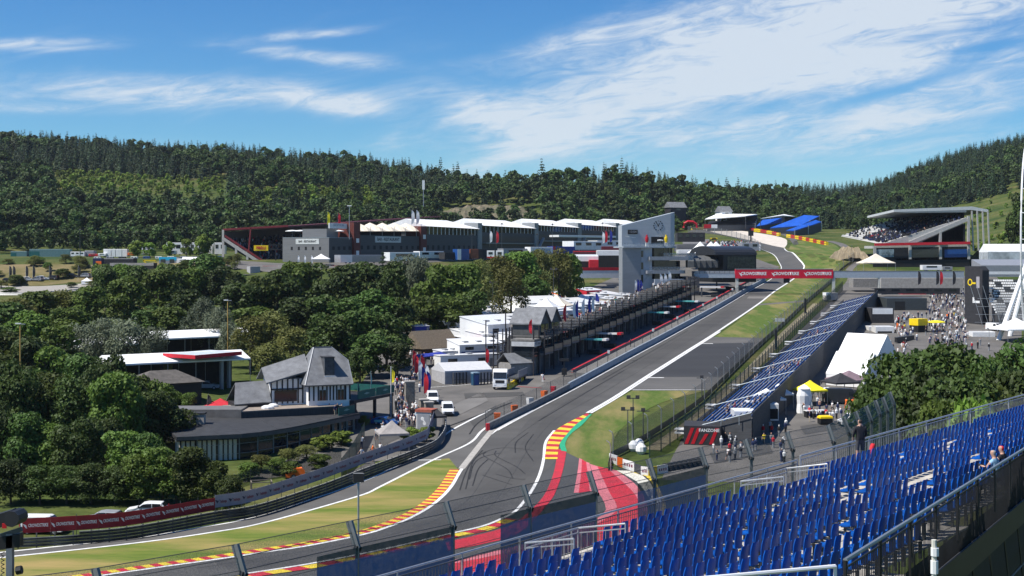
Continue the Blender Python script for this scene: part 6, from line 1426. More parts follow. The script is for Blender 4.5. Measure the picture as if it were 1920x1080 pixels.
def tower():
 Yt=430.0;A=Vector(((1166-960)*Yt/F,Yt,0));B=Vector(((1268-960)*(Yt+4)/F,Yt+4,0));fr=Frame(A,B,14.8);L=fr.L;H=lambda py:fr.h(py,L/2)
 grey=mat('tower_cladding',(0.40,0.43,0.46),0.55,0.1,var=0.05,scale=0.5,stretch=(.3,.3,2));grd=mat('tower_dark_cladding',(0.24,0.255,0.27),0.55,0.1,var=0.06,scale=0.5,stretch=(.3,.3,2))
 root=thing('clock_tower','grey race-control tower with a slanted top, a round-ended clock wall and curved balconies','tower',fr.o,fr.a)
 zt=H(462);zl,zr=H(424),H(398);R_=1.9;xe=L-R_
 # clock wall with rounded end
 pts=[(0,0),(xe,0)]+[(xe+R_*math.sin(t),R_-R_*math.cos(t))for t in np.linspace(.25,math.pi-.25,7)]+[(xe,2*R_),(0,2*R_)]
 top=lambda x:zl+(zr-zl)*min(1,x/L)
 n=len(pts);mb=MB();mb.add([(x,y,zt)for x,y in pts]+[(x,y,top(x))for x,y in pts],[tuple(range(n))[::-1],tuple(range(n,2*n))]+[(i,(i+1)%n,n+(i+1)%n,n+i)for i in range(n)]);mb.build('clock_wall',grey,root)
 mb=MB();mb.add([(x,y,top(x))for x,y in pts]+[(x,y,top(x)+.15)for x,y in pts],[tuple(range(n,2*n))]+[(i,(i+1)%n,n+(i+1)%n,n+i)for i in range(n)]);mb.build('coping',WALLB,root)
 xc,zc,r=fr.x_at(1234),H(423),1.62;ck=MB()
 for k in range(12):a=k*math.pi/6;ck.bar((xc+math.sin(a)*r*.82,-.05,zc+math.cos(a)*r*.82),(xc+math.sin(a)*r,-.05,zc+math.cos(a)*r),.10,.34)
 c=ck.build('clock_markers',TIMB,root);MB().bar((xc+.15,-.1,zc-.3),(xc-.72,-.1,zc+1.15),.05,.2).build('minute_hand',TIMB,root);MB().bar((xc-.1,-.13,zc-.2),(xc+.45,-.13,zc+.75),.05,.24).build('hour_hand',TIMB,root);MB().lathe([(.2,-.1),(.2,.0)],10,(xc,-.12,zc)).build('clock_hub',TIMB,root)
 x0,x1=fr.x_at(1177),fr.x_at(1195);ob=MB().box(x0,x1,-.35,-.003,H(439),H(431)).build('digital_board',DARK,root);text_on(ob,'13:54',.95,((x0+x1)/2,-.352,H(435)),(1,0,0),(0,0,1),mat('led_grey',(.45,.45,.45),.5),sx=1.15)
 ob=MB();ob.add([(fr.x_at(1172+2.2*i),-.06,H(442+.28*i*(1.6-i*.05)))for i in range(10)]+[(fr.x_at(1172+2.2*i),-.06,H(443.3+.28*i*(1.6-i*.05)))for i in range(10)],[(i,i+1,11+i,10+i)for i in range(9)]);ob.build('white_swoosh',WHITE,root)
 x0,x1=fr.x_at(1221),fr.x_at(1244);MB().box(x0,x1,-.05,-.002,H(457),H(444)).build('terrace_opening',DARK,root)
 # left shaft
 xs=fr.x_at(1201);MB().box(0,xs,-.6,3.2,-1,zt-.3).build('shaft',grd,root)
 for z0,z1 in((470,482),(492,505),(515,530)):x=fr.x_at(1201);MB().box(x-.02,x+.7,-.5,.1,H(z1),H(z0)).build('window',GLASS,root)
 # recessed core and rounded balcony slabs
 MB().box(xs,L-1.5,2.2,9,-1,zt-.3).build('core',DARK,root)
 MB().box(xs,fr.x_at(1222),-.3,3,H(556),zt-.3).build('inner_wall',grey,root)
 MB().prism([(fr.x_at(1206),-.35,H(466)),(fr.x_at(1206),-.35,H(530)),(fr.x_at(1222),-.35,H(510)),(fr.x_at(1214),-.35,H(490))],(0,.05,0)).build('slanted_fin',WALLB,root)
 def rounded(nm,xa,xb,z0,z1,y0,m,dep=9):
  R2=2.6;q=[(xa,y0),(xb-R2,y0)]+[(xb-R2+R2*math.sin(t),y0+R2-R2*math.cos(t))for t in np.linspace(.2,math.pi/2,6)]+[(xb,dep),(xa,dep)]
  mb=MB();slab(mb,q,z0,z1);return mb.build(nm,m,root)
 rounded('terrace_slab',0,L+.3,zt-.45,zt,-1.6,WALLB);rounded('balcony',fr.x_at(1214),fr.x_at(1301),H(488),H(481),-2.2,GREYP);rounded('balcony',fr.x_at(1209),fr.x_at(1284),H(513),H(507),-2.6,GREYP);rounded('balcony',fr.x_at(1222),fr.x_at(1282),H(534),H(523),-3.0,grey)
 for a,b,za,zb in((1226,1266,465,481),(1226,1280,489,506),(1228,1280,513,523)):rounded('glazing',fr.x_at(a),fr.x_at(b),H(zb),H(za),0.2,GLASS,8)
 for a,z,w in((1222,465,0),(1246,465,0),(1255,465,0),(1264,465,0)):x=fr.x_at(a);MB().box(x-.1,x+.1,.0,.15,H(481),H(465)).build('mullion',mat('brass_mullion',(.25,.22,.14),.5),root)
 gl_=netmat('clear_rail_glass',(.42,.46,.48),.35,.5,.08)
 for xa,xb,z,y0 in((0.2,fr.x_at(1218),zt,-1.55),(fr.x_at(1219),fr.x_at(1262),zt,-1.55),(fr.x_at(1240),fr.x_at(1300),H(481),-2.1),(fr.x_at(1212),fr.x_at(1280),H(507),-2.5)):MB().quad((xa,y0,z),(xb,y0,z),(xb,y0,z+1.1),(xa,y0,z+1.1)).build('glass_railing',gl_,root);MB().bar((xa,y0,z+1.1),(xb,y0,z+1.1),.06,.06).build('handrail',STEEL,root)
 MB().box(fr.x_at(1282),fr.x_at(1304),-3.5,8,-.8,H(519)).build('brown_block',mat('brown_panel',(.09,.08,.078),.6,var=.15),root)
 for a in(1286,1292,1298):x=fr.x_at(a);MB().box(x-.35,x+.35,-3.56,-3.501,H(547),H(535)).build('window',mat('tan_glass',(.22,.19,.14),.3),root)
 MB().box(fr.x_at(1212),fr.x_at(1282),-2.6,8,-1,H(540)).build('glass_foyer',GLASS,root)
 # sculptures on the terrace
 for px,c,lb in((1213,REDG,'red standing sculpture on a white plinth on the tower terrace'),(1249,YELG,'yellow standing sculpture on a white plinth on the tower terrace')):
  p=fr.w(fr.x_at(px,-.9),-.9,zt);t=thing('sculpture',lb,'sculpture',p,fr.a);MB().box(-.45,.45,-.4,.4,0,1.2).build('plinth',WHITEP,t);MB().loft([[(math.cos(a)*r_,math.sin(a)*r_*.7,z)for a in np.linspace(0,6.28,9)[:-1]]for r_,z in((.3,1.2),(.5,1.7),(.58,2.5),(.45,3.0),(.2,3.1),(.3,3.35),(.22,3.7))]).build('figure',c,t)
 p=fr.w(fr.x_at(1238,-1),-1.0,zt+1.6);t=thing('model_aeroplane','small white model aeroplane mounted on the tower terrace','model',p,fr.a);MB().tube([(-.9,0,.3),(0,0,.35),(.9,0,.25)],.22,8).build('fuselage',WHITEP,t);MB().box(-.3,.3,-1.6,1.6,.38,.46).build('wing',WHITEP,t);MB().tube([(0,0,-1.6),(0,0,.2)],.05,5).build('stand',STEEL,t)
 for i,(px,py,c,lb)in enumerate(((1190,558,FABW,'white feather flag at the tower foot'),(1194,556,FABB,'blue feather flag at the tower foot'),(1199,557,FABB,'blue feather flag beside the tower shaft'),(1237,546,FABW,'white feather flag before the tower foyer'),(1245,545,FABW,'white feather flag right of the tower foyer'),(1253,541,FABW,'tall white feather flag under the tower balcony'))):
  p=Vector(((px-960)*408/F,408,zat(py,408)));feather_flag(lb,5.2,c,p,R(10),'feather flags at the tower')
 MB()
tower()
def gantry():
 Y=435.0;xs=lambda px:(px-960)*Y/F;z=lambda py:zat(py,Y);base=Vector((xs(1380),Y,Hb(xs(1380),Y)))
 root=thing('start_gantry','red gantry beam with white lettering over the straight on pale columns','gantry',base);o=base;wt=MATS['print_white']
 bx=lambda a,b,c,d,y0=0,y1=1.2:(xs(a)-o.x,xs(b)-o.x,y0,y1,z(d)-o.z,z(c)-o.z)
 redb=mat('gantry_red',(0.60,0.008,0.035),.5,var=.06);panels=[]
 be=MB().box(*bx(1379,1562,505,522,-.1,1.4)).build('beam',redb,root)
 MB().box(*bx(1379,1563,504.2,505,-.15,1.45)).build('top_edge',STEEL,be)
 for c in(1410,1471,1532):
  text_on(be,'CROWDSTRIKE',1.35,(xs(c+3)-o.x,-.105,z(513.2)-o.z),(1,0,0),(0,0,1),wt,bold=.05,sx=.86)
  w=MB();wing(w,1.3);w.v=[(x+xs(c-21.5)-o.x,-.12,zz+z(514)-o.z)for x,y,zz in w.v];w.build('logo',wt,be)
 for px in(1382,1563.5,1650):x=xs(px)-o.x;g=Hb(xs(px),Y+.5);MB().box(x-.45,x+.45,.1,1.1,g-o.z-1,z(521)-o.z).build('column',mat('pale_column',(.55,.55,.5),.7),root)
 br=mat('bridge_blue_grey',(.36,.41,.46),.5,.1,var=.06)
 MB().box(*bx(1563,1808,509,521,.05,2.6)).build('footbridge',br,root);MB().box(*bx(1563,1808,508,509,0,.1)).build('bridge_rail',STEEL,root)
 MB().box(*bx(1302,1378,513,521,.05,2.6)).build('footbridge',br,root)
 for k in range(8):a=1302+k*9.5;MB().box(*bx(a+.3,a+9.2,508,513,0,.05)).build('glass_panel',GREYP,root)
 MB().box(*bx(1470,1481,522,530.5,.2,.8)).build('light_box',BLACK,root)
gantry()
def paddock():
# articulated lorry by the tents
 truck('flatbed_lorry','white lorry with a dark flat load body parked beside the yellow barriers',WHITEP,None,G(940,728),R(-97),L=9)
 g=G(968,716);t=thing('flatbed_trailer','dark open load trailer standing behind the white lorry cab','trailer',g,R(78));MB().box(-4.2,4.2,-1.25,1.25,.9,1.2).build('floor',STEELD,t);MB().box(-4.2,4.2,-1.27,-1.2,1.2,2.4).build('side_board',GREYP,t);MB().box(-4.2,4.2,1.2,1.27,1.2,2.4).build('side_board',GREYP,t)
 for x in(-3,-1.8,2.8):
  for s in(-1,1):mt,mr_=MB(),MB();wheel(mt,mr_,x,s*1.05,.48,.3,s);oo=mt.build('wheel',TYRE,t);mr_.build('rim',GREYP,oo)
 A,B=G(952,731),G(982,711);d=(B-A);n=6;am=math.atan2(d.y,d.x)
 for i in range(n):
  p=A.lerp(B,(i+.5)/n);t=thing('barrier_block','yellow plastic barrier block in the row beside the white lorry','barrier',p,am,'yellow barriers beside the lorry');l=d.length/n*.48
  MB().loft([[(-l,-.3*k,z),(l,-.3*k,z),(l,.3*k,z),(-l,.3*k,z)]for k,z in((1,0),(.9,.35),(.45,.5),(.4,1.0))]).build('body',YELG,t);MB().box(-l*.6,l*.6,-.14,.14,.55,.8).build('recess',mat('amber_plastic',(.5,.3,.01),.5),t)
 g=G(986,704);t=thing('sign_board','small yellow board at the corner of the pit building','sign',g);MB().box(-.9,.9,-.05,.05,.5,1.6).build('board',YELG,t);MB().box(-.05,.05,0,.06,-.2,.5).build('post',STEELD,t)
 # grey marquee with toilet cabin
 A,B=G(836,722),G(925,716);fr=Frame(A,B);c=fr.w(fr.L/2,4);tent('marquee','pale grey marquee with solid walls beside the white lorry',fr.L,7,2.5,1.3,mat('light_grey_canvas',(.52,.52,.53),.8,var=.06),c,fr.a,walls='flrb',peak='gable',wall_mat=FABG)
 g=G(891,722);t=thing('toilet_cabin','blue portable toilet cabin against the grey marquee','toilet',g,fr.a);MB().box(-.6,.6,-.6,.6,0,2.1).build('cabin',mat('cabin_blue',(.02,.07,.13),.5),t);MB().box(-.64,.64,-.64,.64,2.1,2.35).build('roof',mat('cabin_roof',(.25,.35,.42),.5),t);MB().box(-.4,.4,-.64,-.61,.1,1.9).build('door',BLUEG,t)
 for i,(px,lb)in enumerate(((908,'grey stacked cage at the marquee front'),(862,'steel fence panel leaning at the marquee front'))):g=G(px,721);t=thing('steel_cage',lb,'cage',g,fr.a);[MB().box(-1.3+k*.65,-1.25+k*.65,-.3,.3,0,2.2).build('bar',STEELD,t)for k in range(5)];MB().box(-1.3,1.35,-.3,.3,2.2,2.26).build('top_rail',STEELD,t);MB().box(-1.3,1.35,-.3,.3,.9,.96).build('top_rail',STEELD,t)
 g=G(1002,706);h=3.2;A,B=G(957,708),G(1003,704);f2=Frame(A,B);t=thing('garden_shed','small grey shed with a dark pitched roof at the pit building corner','shed',f2.o,f2.a);LL=f2.L;MB().box(.3,LL-.3,.3,5,-.4,2.6).build('wall',CONCD,t);MB().prism([(0,0,2.5),(LL,0,2.5),(LL,2.7,4.3),(0,2.7,4.3)],(0,0,.12)).build('roof',SLATE,t);MB().prism([(0,2.7,4.3),(LL,2.7,4.3),(LL,5.4,2.5),(0,5.4,2.5)],(0,0,.12)).build('roof',SLATE,t)
 # white motorhomes, trucks and hospitality roofs between the wood and the pits
 rd=mat('truck_print_grey',(.25,.25,.26),.6)
 def box_unit(name,label,px0,px1,ytop,ybot,Y,dep,col,win=True,txt=None,slope=0.0,yaw=0.0,roof=None,group=None,cat='truck'):
  A=Vector(((px0-960)*Y/F,Y,0));B=Vector(((px1-960)*(Y+yaw)/F,Y+yaw,0));f=Frame(A,B,Hb(A.x,A.y));t=thing(name,label,cat,f.o,f.a,group);L=f.L;h=f.h(ytop,0);z0=max(-.3,f.h(ybot,0))if ybot else-.3
  z0=min(z0,h-1.2)
  b=MB();b.prism([(0,0,z0),(0,dep,z0),(0,dep,h+slope),(0,0,h)],(L,0,0));ob=b.build('body',col,t);MB().prism([(-.12,-.12,h),(-.12,dep+.1,h+slope),(-.12,dep+.1,h+slope+.12),(-.12,-.12,h+.12)],(L+.24,0,0)).build('roof',roof or WHITEP,t)
  hh=abs(hash(label))if False else sum(map(ord,label));sc_=[FABR,BLUEG,GREYP,mat('teal_stripe',(.03,.25,.27),.5),BLACK,YELG][hh%6]
  MB().box(L*.04,L*.96,-.03,-.003,z0+(h-z0)*.1,z0+(h-z0)*.24).build('stripe',sc_,ob)
  for q in range(2+hh%2):xx=L*(.18+.3*q);MB().box(xx,xx+min(1.1,L*.14),dep*.3,dep*.3+1.0,h+.1,h+.42+slope*.3).build('roof_vent',GREYP,t)
  MB().box(L*.82,L*.82+min(.9,L*.12),-.035,-.002,z0+.05,z0+(h-z0)*.75).build('door',GREYP,ob)
  if win:
   k=max(1,int(L/5))
   for i in range(k):x=L*(i+.25)/k;MB().box(x,x+min(2.0,L/k*.5),-.04,-.002,z0+(h-z0)*.45,z0+(h-z0)*.8).build('window',GLASS,ob)
  if txt:text_on(ob,txt[0],txt[1],(L*txt[2],-.005,z0+(h-z0)*.55),(1,0,0),(0,0,1),rd)
  return t
 W=WHITEP
 box_unit('box_trailer','long white race trailer with small window behind the grey marquee',826,938,668,696,268,3,W,True,('coming',1.3,.72),yaw=6)
 box_unit('motorhome','white motorhome with sloping roofs above the long trailer',862,945,648,664,278,5,W,True,None,1.0,6);box_unit('motorhome','white hospitality unit with open dark front below the attic',915,985,610,645,292,8,W,True,None,1.6,10)
 box_unit('motorhome','white hospitality unit with ribbed side and pale roof',870,930,610,628,305,6,W,False,None,.6,6);box_unit('box_trailer','white trailer with a big dark doorway below the grey arched tent',935,1000,600,622,305,6,W,True,None,.8,9)
 box_unit('motorhome','white motorhome with curved roof nearest the trees',855,905,601,608,325,7,W,False,None,.6,5);box_unit('motorhome','white flat-roofed unit behind the arched tent',905,1000,588,596,338,7,W,False,None,.8,8)
 box_unit('motorhome','large white hospitality unit with a dark glass front and blue sign',985,1075,570,586,345,9,W,True,None,1.5,10);box_unit('motorhome','white unit behind the roof flags',1010,1100,578,590,330,5,W,False,None,.6,8)
 box_unit('motorhome','white unit with awning at the foot of the birch trees',940,1000,580,586,360,6,W,False,None,.6,8);box_unit('motorhome','small white unit beside the thatched hut',862,900,622,634,300,4,W,True,None,.4,3)
 for a,b,y0,y1,Y,d,c,k,lb in((1030,1110,566,572,372,8,W,0,'long white hospitality roof beyond the roof flags'),(1085,1150,560,566,392,8,W,0,'white hospitality roof below the lawn'),(1120,1165,552,558,408,7,FABC,0,'cream hospitality roof left of the tower foot'),(1000,1050,556,562,392,5,GREYP,1,'grey truck under the birches'),(1052,1082,552,560,398,4,ORNG,0,'orange and black stall at the lawn'),(1100,1128,545,552,410,4,FABR,0,'red awning stall beside the lawn'),(940,985,570,578,375,5,W,1,'white van-like unit at the tree foot'),(885,935,606,612,330,6,W,0,'white ribbed roof next to the gazebos'),(945,1010,598,604,322,5,W,1,'white truck roof before the arched tent'),(1040,1090,584,590,322,5,W,0,'white roof close behind the pit building'),(1090,1140,572,578,352,6,GREYP,0,'pale grey roof close behind the pit building'),(905,950,628,640,290,5,W,1,'white trailer before the red parasols')):
  box_unit('motorhome' if c is W else 'stall',lb,a,b,y0,y1,Y,d,c,bool(k),None,.7,6)
 for a,b,y0,y1,Y,d,c,k,lb in((830,880,660,676,276,3,W,1,'white motorhome directly above the grey marquee, left one'),(884,940,652,668,280,3,W,1,'white motorhome directly above the grey marquee, right one'),(846,900,646,656,288,3,GREYP,0,'grey trailer roof between the motorhomes and the hut'),(904,962,640,652,286,3,W,1,'white lorry beside the scaffold frame'),(960,1000,628,640,288,4,W,0,'white awning roof left of the attic'),(868,915,634,644,296,3,FABK,0,'black awning beside the red parasols')):
  box_unit('motorhome' if c is W else 'trailer',lb,a,b,y0,y1,Y,d,c,bool(k),None,.3,5)
 nth=['first','second','third','fourth','fifth','sixth','seventh','eighth']
 for i in range(8):
  a=1000+i*24;Y=296+i*16;box_unit('motorhome','white team vehicle roof close behind the pit building, %s from the attic'%nth[i],a,a+30-i,606-i*7.4,616-i*7.4,Y,4.5,W if i%3 else FABC,False,None,.4,10,group='team vehicles behind the pits')
 for i in range(7):
  a=872+i*34;Y=312+i*13;box_unit('motorhome','white lorry in the middle paddock row, %s from the thatched hut'%nth[i],a,a+33,618-i*8,632-i*8,Y,3.5,W,i%2==0,None,.2,8,group='lorries of the middle paddock row')
 for i in range(6):
  a=890+i*40;Y=352+i*8;p=GX_(a,Y);tent('gazebo',['white','white','red','white','blue','white'][i]+' gazebo along the lawn edge, %s from the trees'%nth[i],5,5,2.6,1.5,[FABW,FABW,FABR,FABW,FABB,FABW][i],p,.3)
 A=Vector(((890-960)*318/F,318,0));B=Vector(((1003-960)*326/F,326,0));f=Frame(A,B,Hb(A.x,A.y));t=thing('arched_tent','pale grey arched tent with a dark open end in the paddock','tent',f.o,f.a);hh=f.h(594);n=9
 mb=MB();sec=[(6-6*math.cos(math.pi*i/n),hh*.3+(hh*.7)*math.sin(math.pi*i/n))for i in range(n+1)];mb.loft([[(x,y,z)for y,z in sec]+[(x,12,-.5),(x,0,-.5)]for x in(0,f.L*.94)]);mb.build('canopy',mat('arch_canvas',(.50,.48,.45),.7,var=.08),t);mb=MB();mb.loft([[(x,y*.93+.4,z*.93)for y,z in sec]for x in(f.L*.94,f.L)]);mb.build('open_end',FABK,t)
 box_unit('blue_cabin','blue and white cabin between the trunks left of the motorhomes',778,805,612,622,300,3,FABB,False,None,0,1,cat='cabin')
 for i,(px,py)in enumerate(((862,612),(868,610),(880,606),(892,604))):tent('gazebo','white peaked gazebo in the row beside the trees',4,4,2.6,1.6,FABW,GX_(px,318+i*3),.2,'white gazebos beside the trees')
 t=thing('scaffold_gate','dark steel scaffold frame at the end of the pit building','scaffold',GX_(938,272),PFR.a)
 for x in(-4,-1.5,1.5,4):MB().box(x-.1,x+.1,-.1,.1,-.3,7.5).build('post',TIMB,t)
 for z in(2.6,4.6):MB().box(-4,4,-.08,.08,z,z+.16).build('beam',TIMB,t)
 for px,h,lb in((911,9,'dark mast left of the scaffold frame'),(948,10.5,'dark mast right of the scaffold frame'),(966,11,'dark mast behind the pit end pavilion')):t=thing('mast',lb,'mast',GX_(px,275));MB().box(-.12,.12,-.12,.12,-.3,h).build('shaft',TIMB,t)
 feather_flag('red feather flag beside the scaffold frame',4,FABR,GX_(910,270),0);feather_flag('blue and white feather flag by the green lawn',6,FABB,GX_(1116,372),0);feather_flag('white feather flag on the grass under the trees',5,FABW,GX_(924,352),0)
 # tall paddock masts
 for px,top,Y,lb in((1038,505,352,'tall slim lamp mast rising from the white motorhomes'),(924,530,345,'tall slim lamp mast among the trees left of the motorhomes'),(1000,520,372,'tall slim lamp mast between the birch trees')):g=GX_(px,Y);lamp_mast(lb,zat(top,Y)-g.z,g)
 person(G(1017,718),0,'in white overalls at the pit-lane entry line',None,k=7)
 t=thing('traffic_light','black light post at the pit-lane entry','signal',G(1058,706));MB().box(-.1,.1,-.1,.1,-.2,3.4).build('post',BLACK,t);MB().box(-.9,.9,-.25,.25,2.9,3.4).build('light_box',BLACK,t);MB().box(-.5,.5,-.25,.25,.3,1.6).build('control_box',BLACK,t)
 t=thing('marker_cone','red and white marker cone standing on the pit entry line','cone',G(1019,712));MB().lathe([(.22,0),(.05,.75)],8).build('cone',REDG,t);MB().box(-.28,.28,-.28,.28,0,.06).build('base',BLACK,t)
paddock()
# ------------------------------------------------------------------ the upper pits, red grandstand and everything along the far slope
BRICKR=mat('brown_red_panel',(.13,.028,.02),.7,var=.15,scale=.6);CLAD=mat('shaded_cladding',(.062,.065,.070),.6,var=.1,scale=.5,stretch=(.3,.3,5));CLADL=mat('hut_lit_end_cladding',(.17,.172,.175),.6,var=.07,scale=.5,stretch=(.3,.3,5))  # shaded long wall and sunlit end wall are told apart by colour
def unit(name,label,cat,px0,px1,ytop,ybot,Y,dep,col,win=0,stripe=None,wheels=True,yaw=0.0,group=None,roofslope=0.0,txt=None):
 A=Vector(((px0-960)*Y/F,Y,0));B=Vector(((px1-960)*(Y+yaw)/F,Y+yaw,0));f=Frame(A,B,zat(ybot,Y));L=f.L;h=zat(ytop,Y)-f.z;t=thing(name,label,cat,f.o,f.a,group);z0=.35 if wheels else-.3
 b=MB();b.prism([(0,0,z0),(0,dep,z0),(0,dep,h+roofslope),(.0,.06,h),(0,0,h-.12)],(L,0,0));ob=b.build('body',col,t)
 for i in range(win):x=L*(i+.2)/win;MB().box(x,x+L/win*.55,-.04,-.002,z0+(h-z0)*.5,z0+(h-z0)*.82).build('window',GLASS,ob)
 if stripe:MB().box(L*stripe[1],L*stripe[2],-.035,-.001,z0+(h-z0)*stripe[3],z0+(h-z0)*stripe[4]).build('stripe',stripe[0],ob)
 if wheels:
  for x in(L*.14,L*.24,L*.82):mt,mr_=MB(),MB();wheel(mt,mr_,x,.2,.45,.3,-1);oo=mt.build('wheel',TYRE,t);mr_.build('rim',GREYP,oo)
 if txt:text_on(ob,txt[0],txt[1],(L/2,-.005,h*.55),(1,0,0),(0,0,1),txt[2])
 return t
def upper_pits():
 C=Vector(((617-960)*478/F,478,0));E=Vector(((1215-960)*815/F,815,0));fr=Frame(C,E,24.6);X=lambda px:fr.x_at(px)
 root=thing('upper_pit_building','long dark pit building with bar-restaurant signs, red stair towers and white roof tents','building',fr.o,fr.a);D=19
 zp=lambda py,x:fr.h(py,x);sign=mat('sign_pale',(.60,.62,.60),.6);prt=TIMB
 # left block seen end-on
 zt=zp(446,0);MB().box(0,X(663),0,D,-3,zt).build('wall',CLAD,root);MB().box(-.12,-.002,-.02,D,-3,zt).build('end_wall',CLADL,root);MB().box(-.15,X(663),-.15,D,zt,zt+.25).build('coping',FRAMEG,root)  # end wall coloured paler as the sunlit face of the same block
 for i in range(5):y=3.2+i*2.9;MB().box(-.17,-.121,y,y+.8,zt-4.2,zt-3.1).build('window',DARK,root)
 for i in range(4):x=X(623+i*10.2);MB().box(x,x+1.6,-.06,-.002,zt-4.2,zt-3.0).build('window',DARK,root)
 ob=MB().box(-.22,-.122,4.0,13.5,zt-2.2,zt-.3).build('sign',sign,root);text_on(ob,'BAR - RESTAURANT',1.05,(-.222,8.7,zt-1.25),(0,-1,0),(0,0,1),prt,bold=.03,sx=.78)
 # roof-top hut, parasols and white sign
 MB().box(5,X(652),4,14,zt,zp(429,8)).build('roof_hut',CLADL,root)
 x0,x1=X(627),X(660);MB().box(x0,x1,2.0,2.4,zp(428,x0),zp(418,x0)).build('name_board',PLAST,root);text_on(root,'CIRCUIT DE SPA',1.0,((x0+x1)/2,1.995,zp(422.5,(x0+x1)/2)),(1,0,0),(0,0,1),MATS['truck_print_grey'],sx=.7*(x1-x0)/8.0)
 for i,(px,py,c)in enumerate(((545,440,FABW),(560,440,FABW),(583,438,FABW),(572,437,FABK),(596,437,FABK),(608,438,FABK),(630,441,FABW))):
  Y=488;p=Vector(((px-960)*Y/F,Y+4,fr.z+zt));parasol(('white' if c is FABW else 'black')+' parasol on the roof terrace of the upper pit building',2.6,3.0,c,p,'roof terrace parasols')
  # stair towers
 for a,b in((660,672),(786,797)):x0,x1=X(a),X(b);MB().box(x0,x1,-.8,6,-3,zp(417 if a<700 else 424,x0)).build('stair_tower',BRICKR,root);[MB().box(x0+(x1-x0)*.35,x0+(x1-x0)*.8,-.86,-.801,zp(py+8,x0),zp(py,x0)).build('white_panel',PLAST,root)for py in((447,470)if a<700 else(440,464))]
 # long wall with the sign and small windows
 def seg(a,b,ytopw,ybase):
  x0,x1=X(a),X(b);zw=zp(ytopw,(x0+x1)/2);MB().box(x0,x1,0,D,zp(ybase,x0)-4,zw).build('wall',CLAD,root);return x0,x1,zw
 x0,x1,zw=seg(672,786,442,495)
 for i in range(10):x=x0+(x1-x0)*(i+.35)/10.2+(2.2 if i>5 else 0);MB().box(x,x+1.7,-.06,-.002,zw-5.2,zw-3.8).build('window',DARK,root)
 a,b=X(703),X(751);ob=MB().box(a,b,-.2,-.002,zw-2.6,zw-.3).build('sign',sign,root);text_on(ob,'BAR - RESTAURANT',1.7,((a+b)/2,-.202,zw-1.45),(1,0,0),(0,0,1),prt,bold=.04,sx=(b-a)/17.5)
 # cream wave canopy over the terrace
 n=5;mb=MB();rows=[]
 for i in range(n*4+1):x=x0+(x1-x0)*i/(n*4);k=abs(math.sin(math.pi*(i/4+.5)))**2.2;rows.append([(x,y,zp(432,x)+(1.6*k if 0<j<4 else-.3)+(1.4 if j==2 else 0)*k)for j,y in enumerate((0,2.5,6,9.5,12))])
 mb.loft(rows,closed=False);mb.loft([[(x,y,z-.06)for x,y,z in r][::-1]for r in rows],closed=False);mb.build('wave_canopy',FABC,root)
 for i in range(6):x=x0+(x1-x0)*i/5.2;MB().tube([(x,.3,zw),(x,.3,zw+2.5),(x+.8,.3,zw+3.6)],.12,6).build('canopy_post',CONC,root)
 MB().box(x0,x1,8,9,zw,zw+4).build('terrace_wall',DARK,root)
 # bays with white tent roofs
 for k,(a,b,yw,yb,rb)in enumerate(((797,897,440.5,470,426),(903,1003,437,462,425),(1009,1084,434.5,458,424),(1088,1155,433,456,423),(1159,1215,431,455,422))):
  x0,x1,zw=seg(a,b,yw,yb);zr=zp(rb,(x0+x1)/2);zt2=zp(412,(x0+x1)/2)
  gz=MB().box(x0,x1,.1,D,zw,zr).build('glass_storey',GLASS,root);m=14
  for i in range(m):x=x0+(x1-x0)*i/m;MB().box(x,x+.45,.0,.1,zw,zr).build('mullion',PLAST,gz)
  mb=MB();e=(x1-x0)*.12;mb.add([(x0-.5,-1.2,zr),(x1+.3,-1.2,zr-.4),(x1+.3,D,zr),(x0-.5,D,zr),(x0-.5,D*.45,zt2),(x1-e*2.2,D*.45,zt2)],[(0,1,5,4),(1,2,5),(2,3,4,5),(3,0,4),(3,2,1,0)]);mb.build('tent_roof',FABW,root)
  MB().box(x1-1.5,x1+(X(b+5)-x1),-.5,6,zp(yb,x0)-4,zp(418,x1)).build('stair_box',mat('stair_grey',(.26,.275,.28),.5),root)
  if k==0:
   for i in range(10):x=x0+(x1-x0)*(i+.3)/10.5;MB().box(x,x+1.8,-.06,-.002,zw-6.2,zw-4.4).build('window',DARK,root)
  else:
   MB().box(x0,x1-2,-2.2,-.002,zw-5.0,zw-4.5).build('balcony',FRAMEG,root);MB().box(x0,x1-2,-.06,-.002,zw-4.4,zw-1.6).build('window',mat('tinted_window',(.02,.022,.025),.4),root);mb=MB();mb.prism([(x1-1,-1.4,zw-8),(x1+6,-1.4,zw-2.5),(x1+6,-1.4,zw-1.7),(x1-1,-1.4,zw-7.2)],(0,-1.2,0));mb.build('outside_stair',GREYP,root)
 for px,top,c,lb in((627,397,FABY,'yellow flag on the roof of the upper pit building'),(647,399,FABR,'red and yellow flag on the roof of the upper pit building'),(784,394,FABW,'white flag left on the second stair tower'),(793,394,FABW,'white flag right on the second stair tower')):
  x=X(px);p=fr.w(x,3,zp(428,x));feather_flag(lb,max(3.5,zat(top,p.y)-p.z),c,p,.2)
 for px,top,lb in((655,385,'tall antenna mast with a crossbar on the upper pit roof'),(794,338,'white telephone mast standing in the trees above the pits')):
  Y=484 if px<700 else 880;g=Vector(((px-960)*Y/F,Y,fr.z+zt if px<700 else Hb((px-960)*Y/F,Y)));t=thing('mast',lb,'mast',g);h=zat(top,Y)-g.z;MB().tube([(0,0,-.5),(0,0,h)],.25 if px>700 else .12,6).build('shaft',STEEL,t);MB().box(-.8,.8,-.3,.3,h-(6 if px>700 else .3),h).build('head',WHITEP,t)
upper_pits()
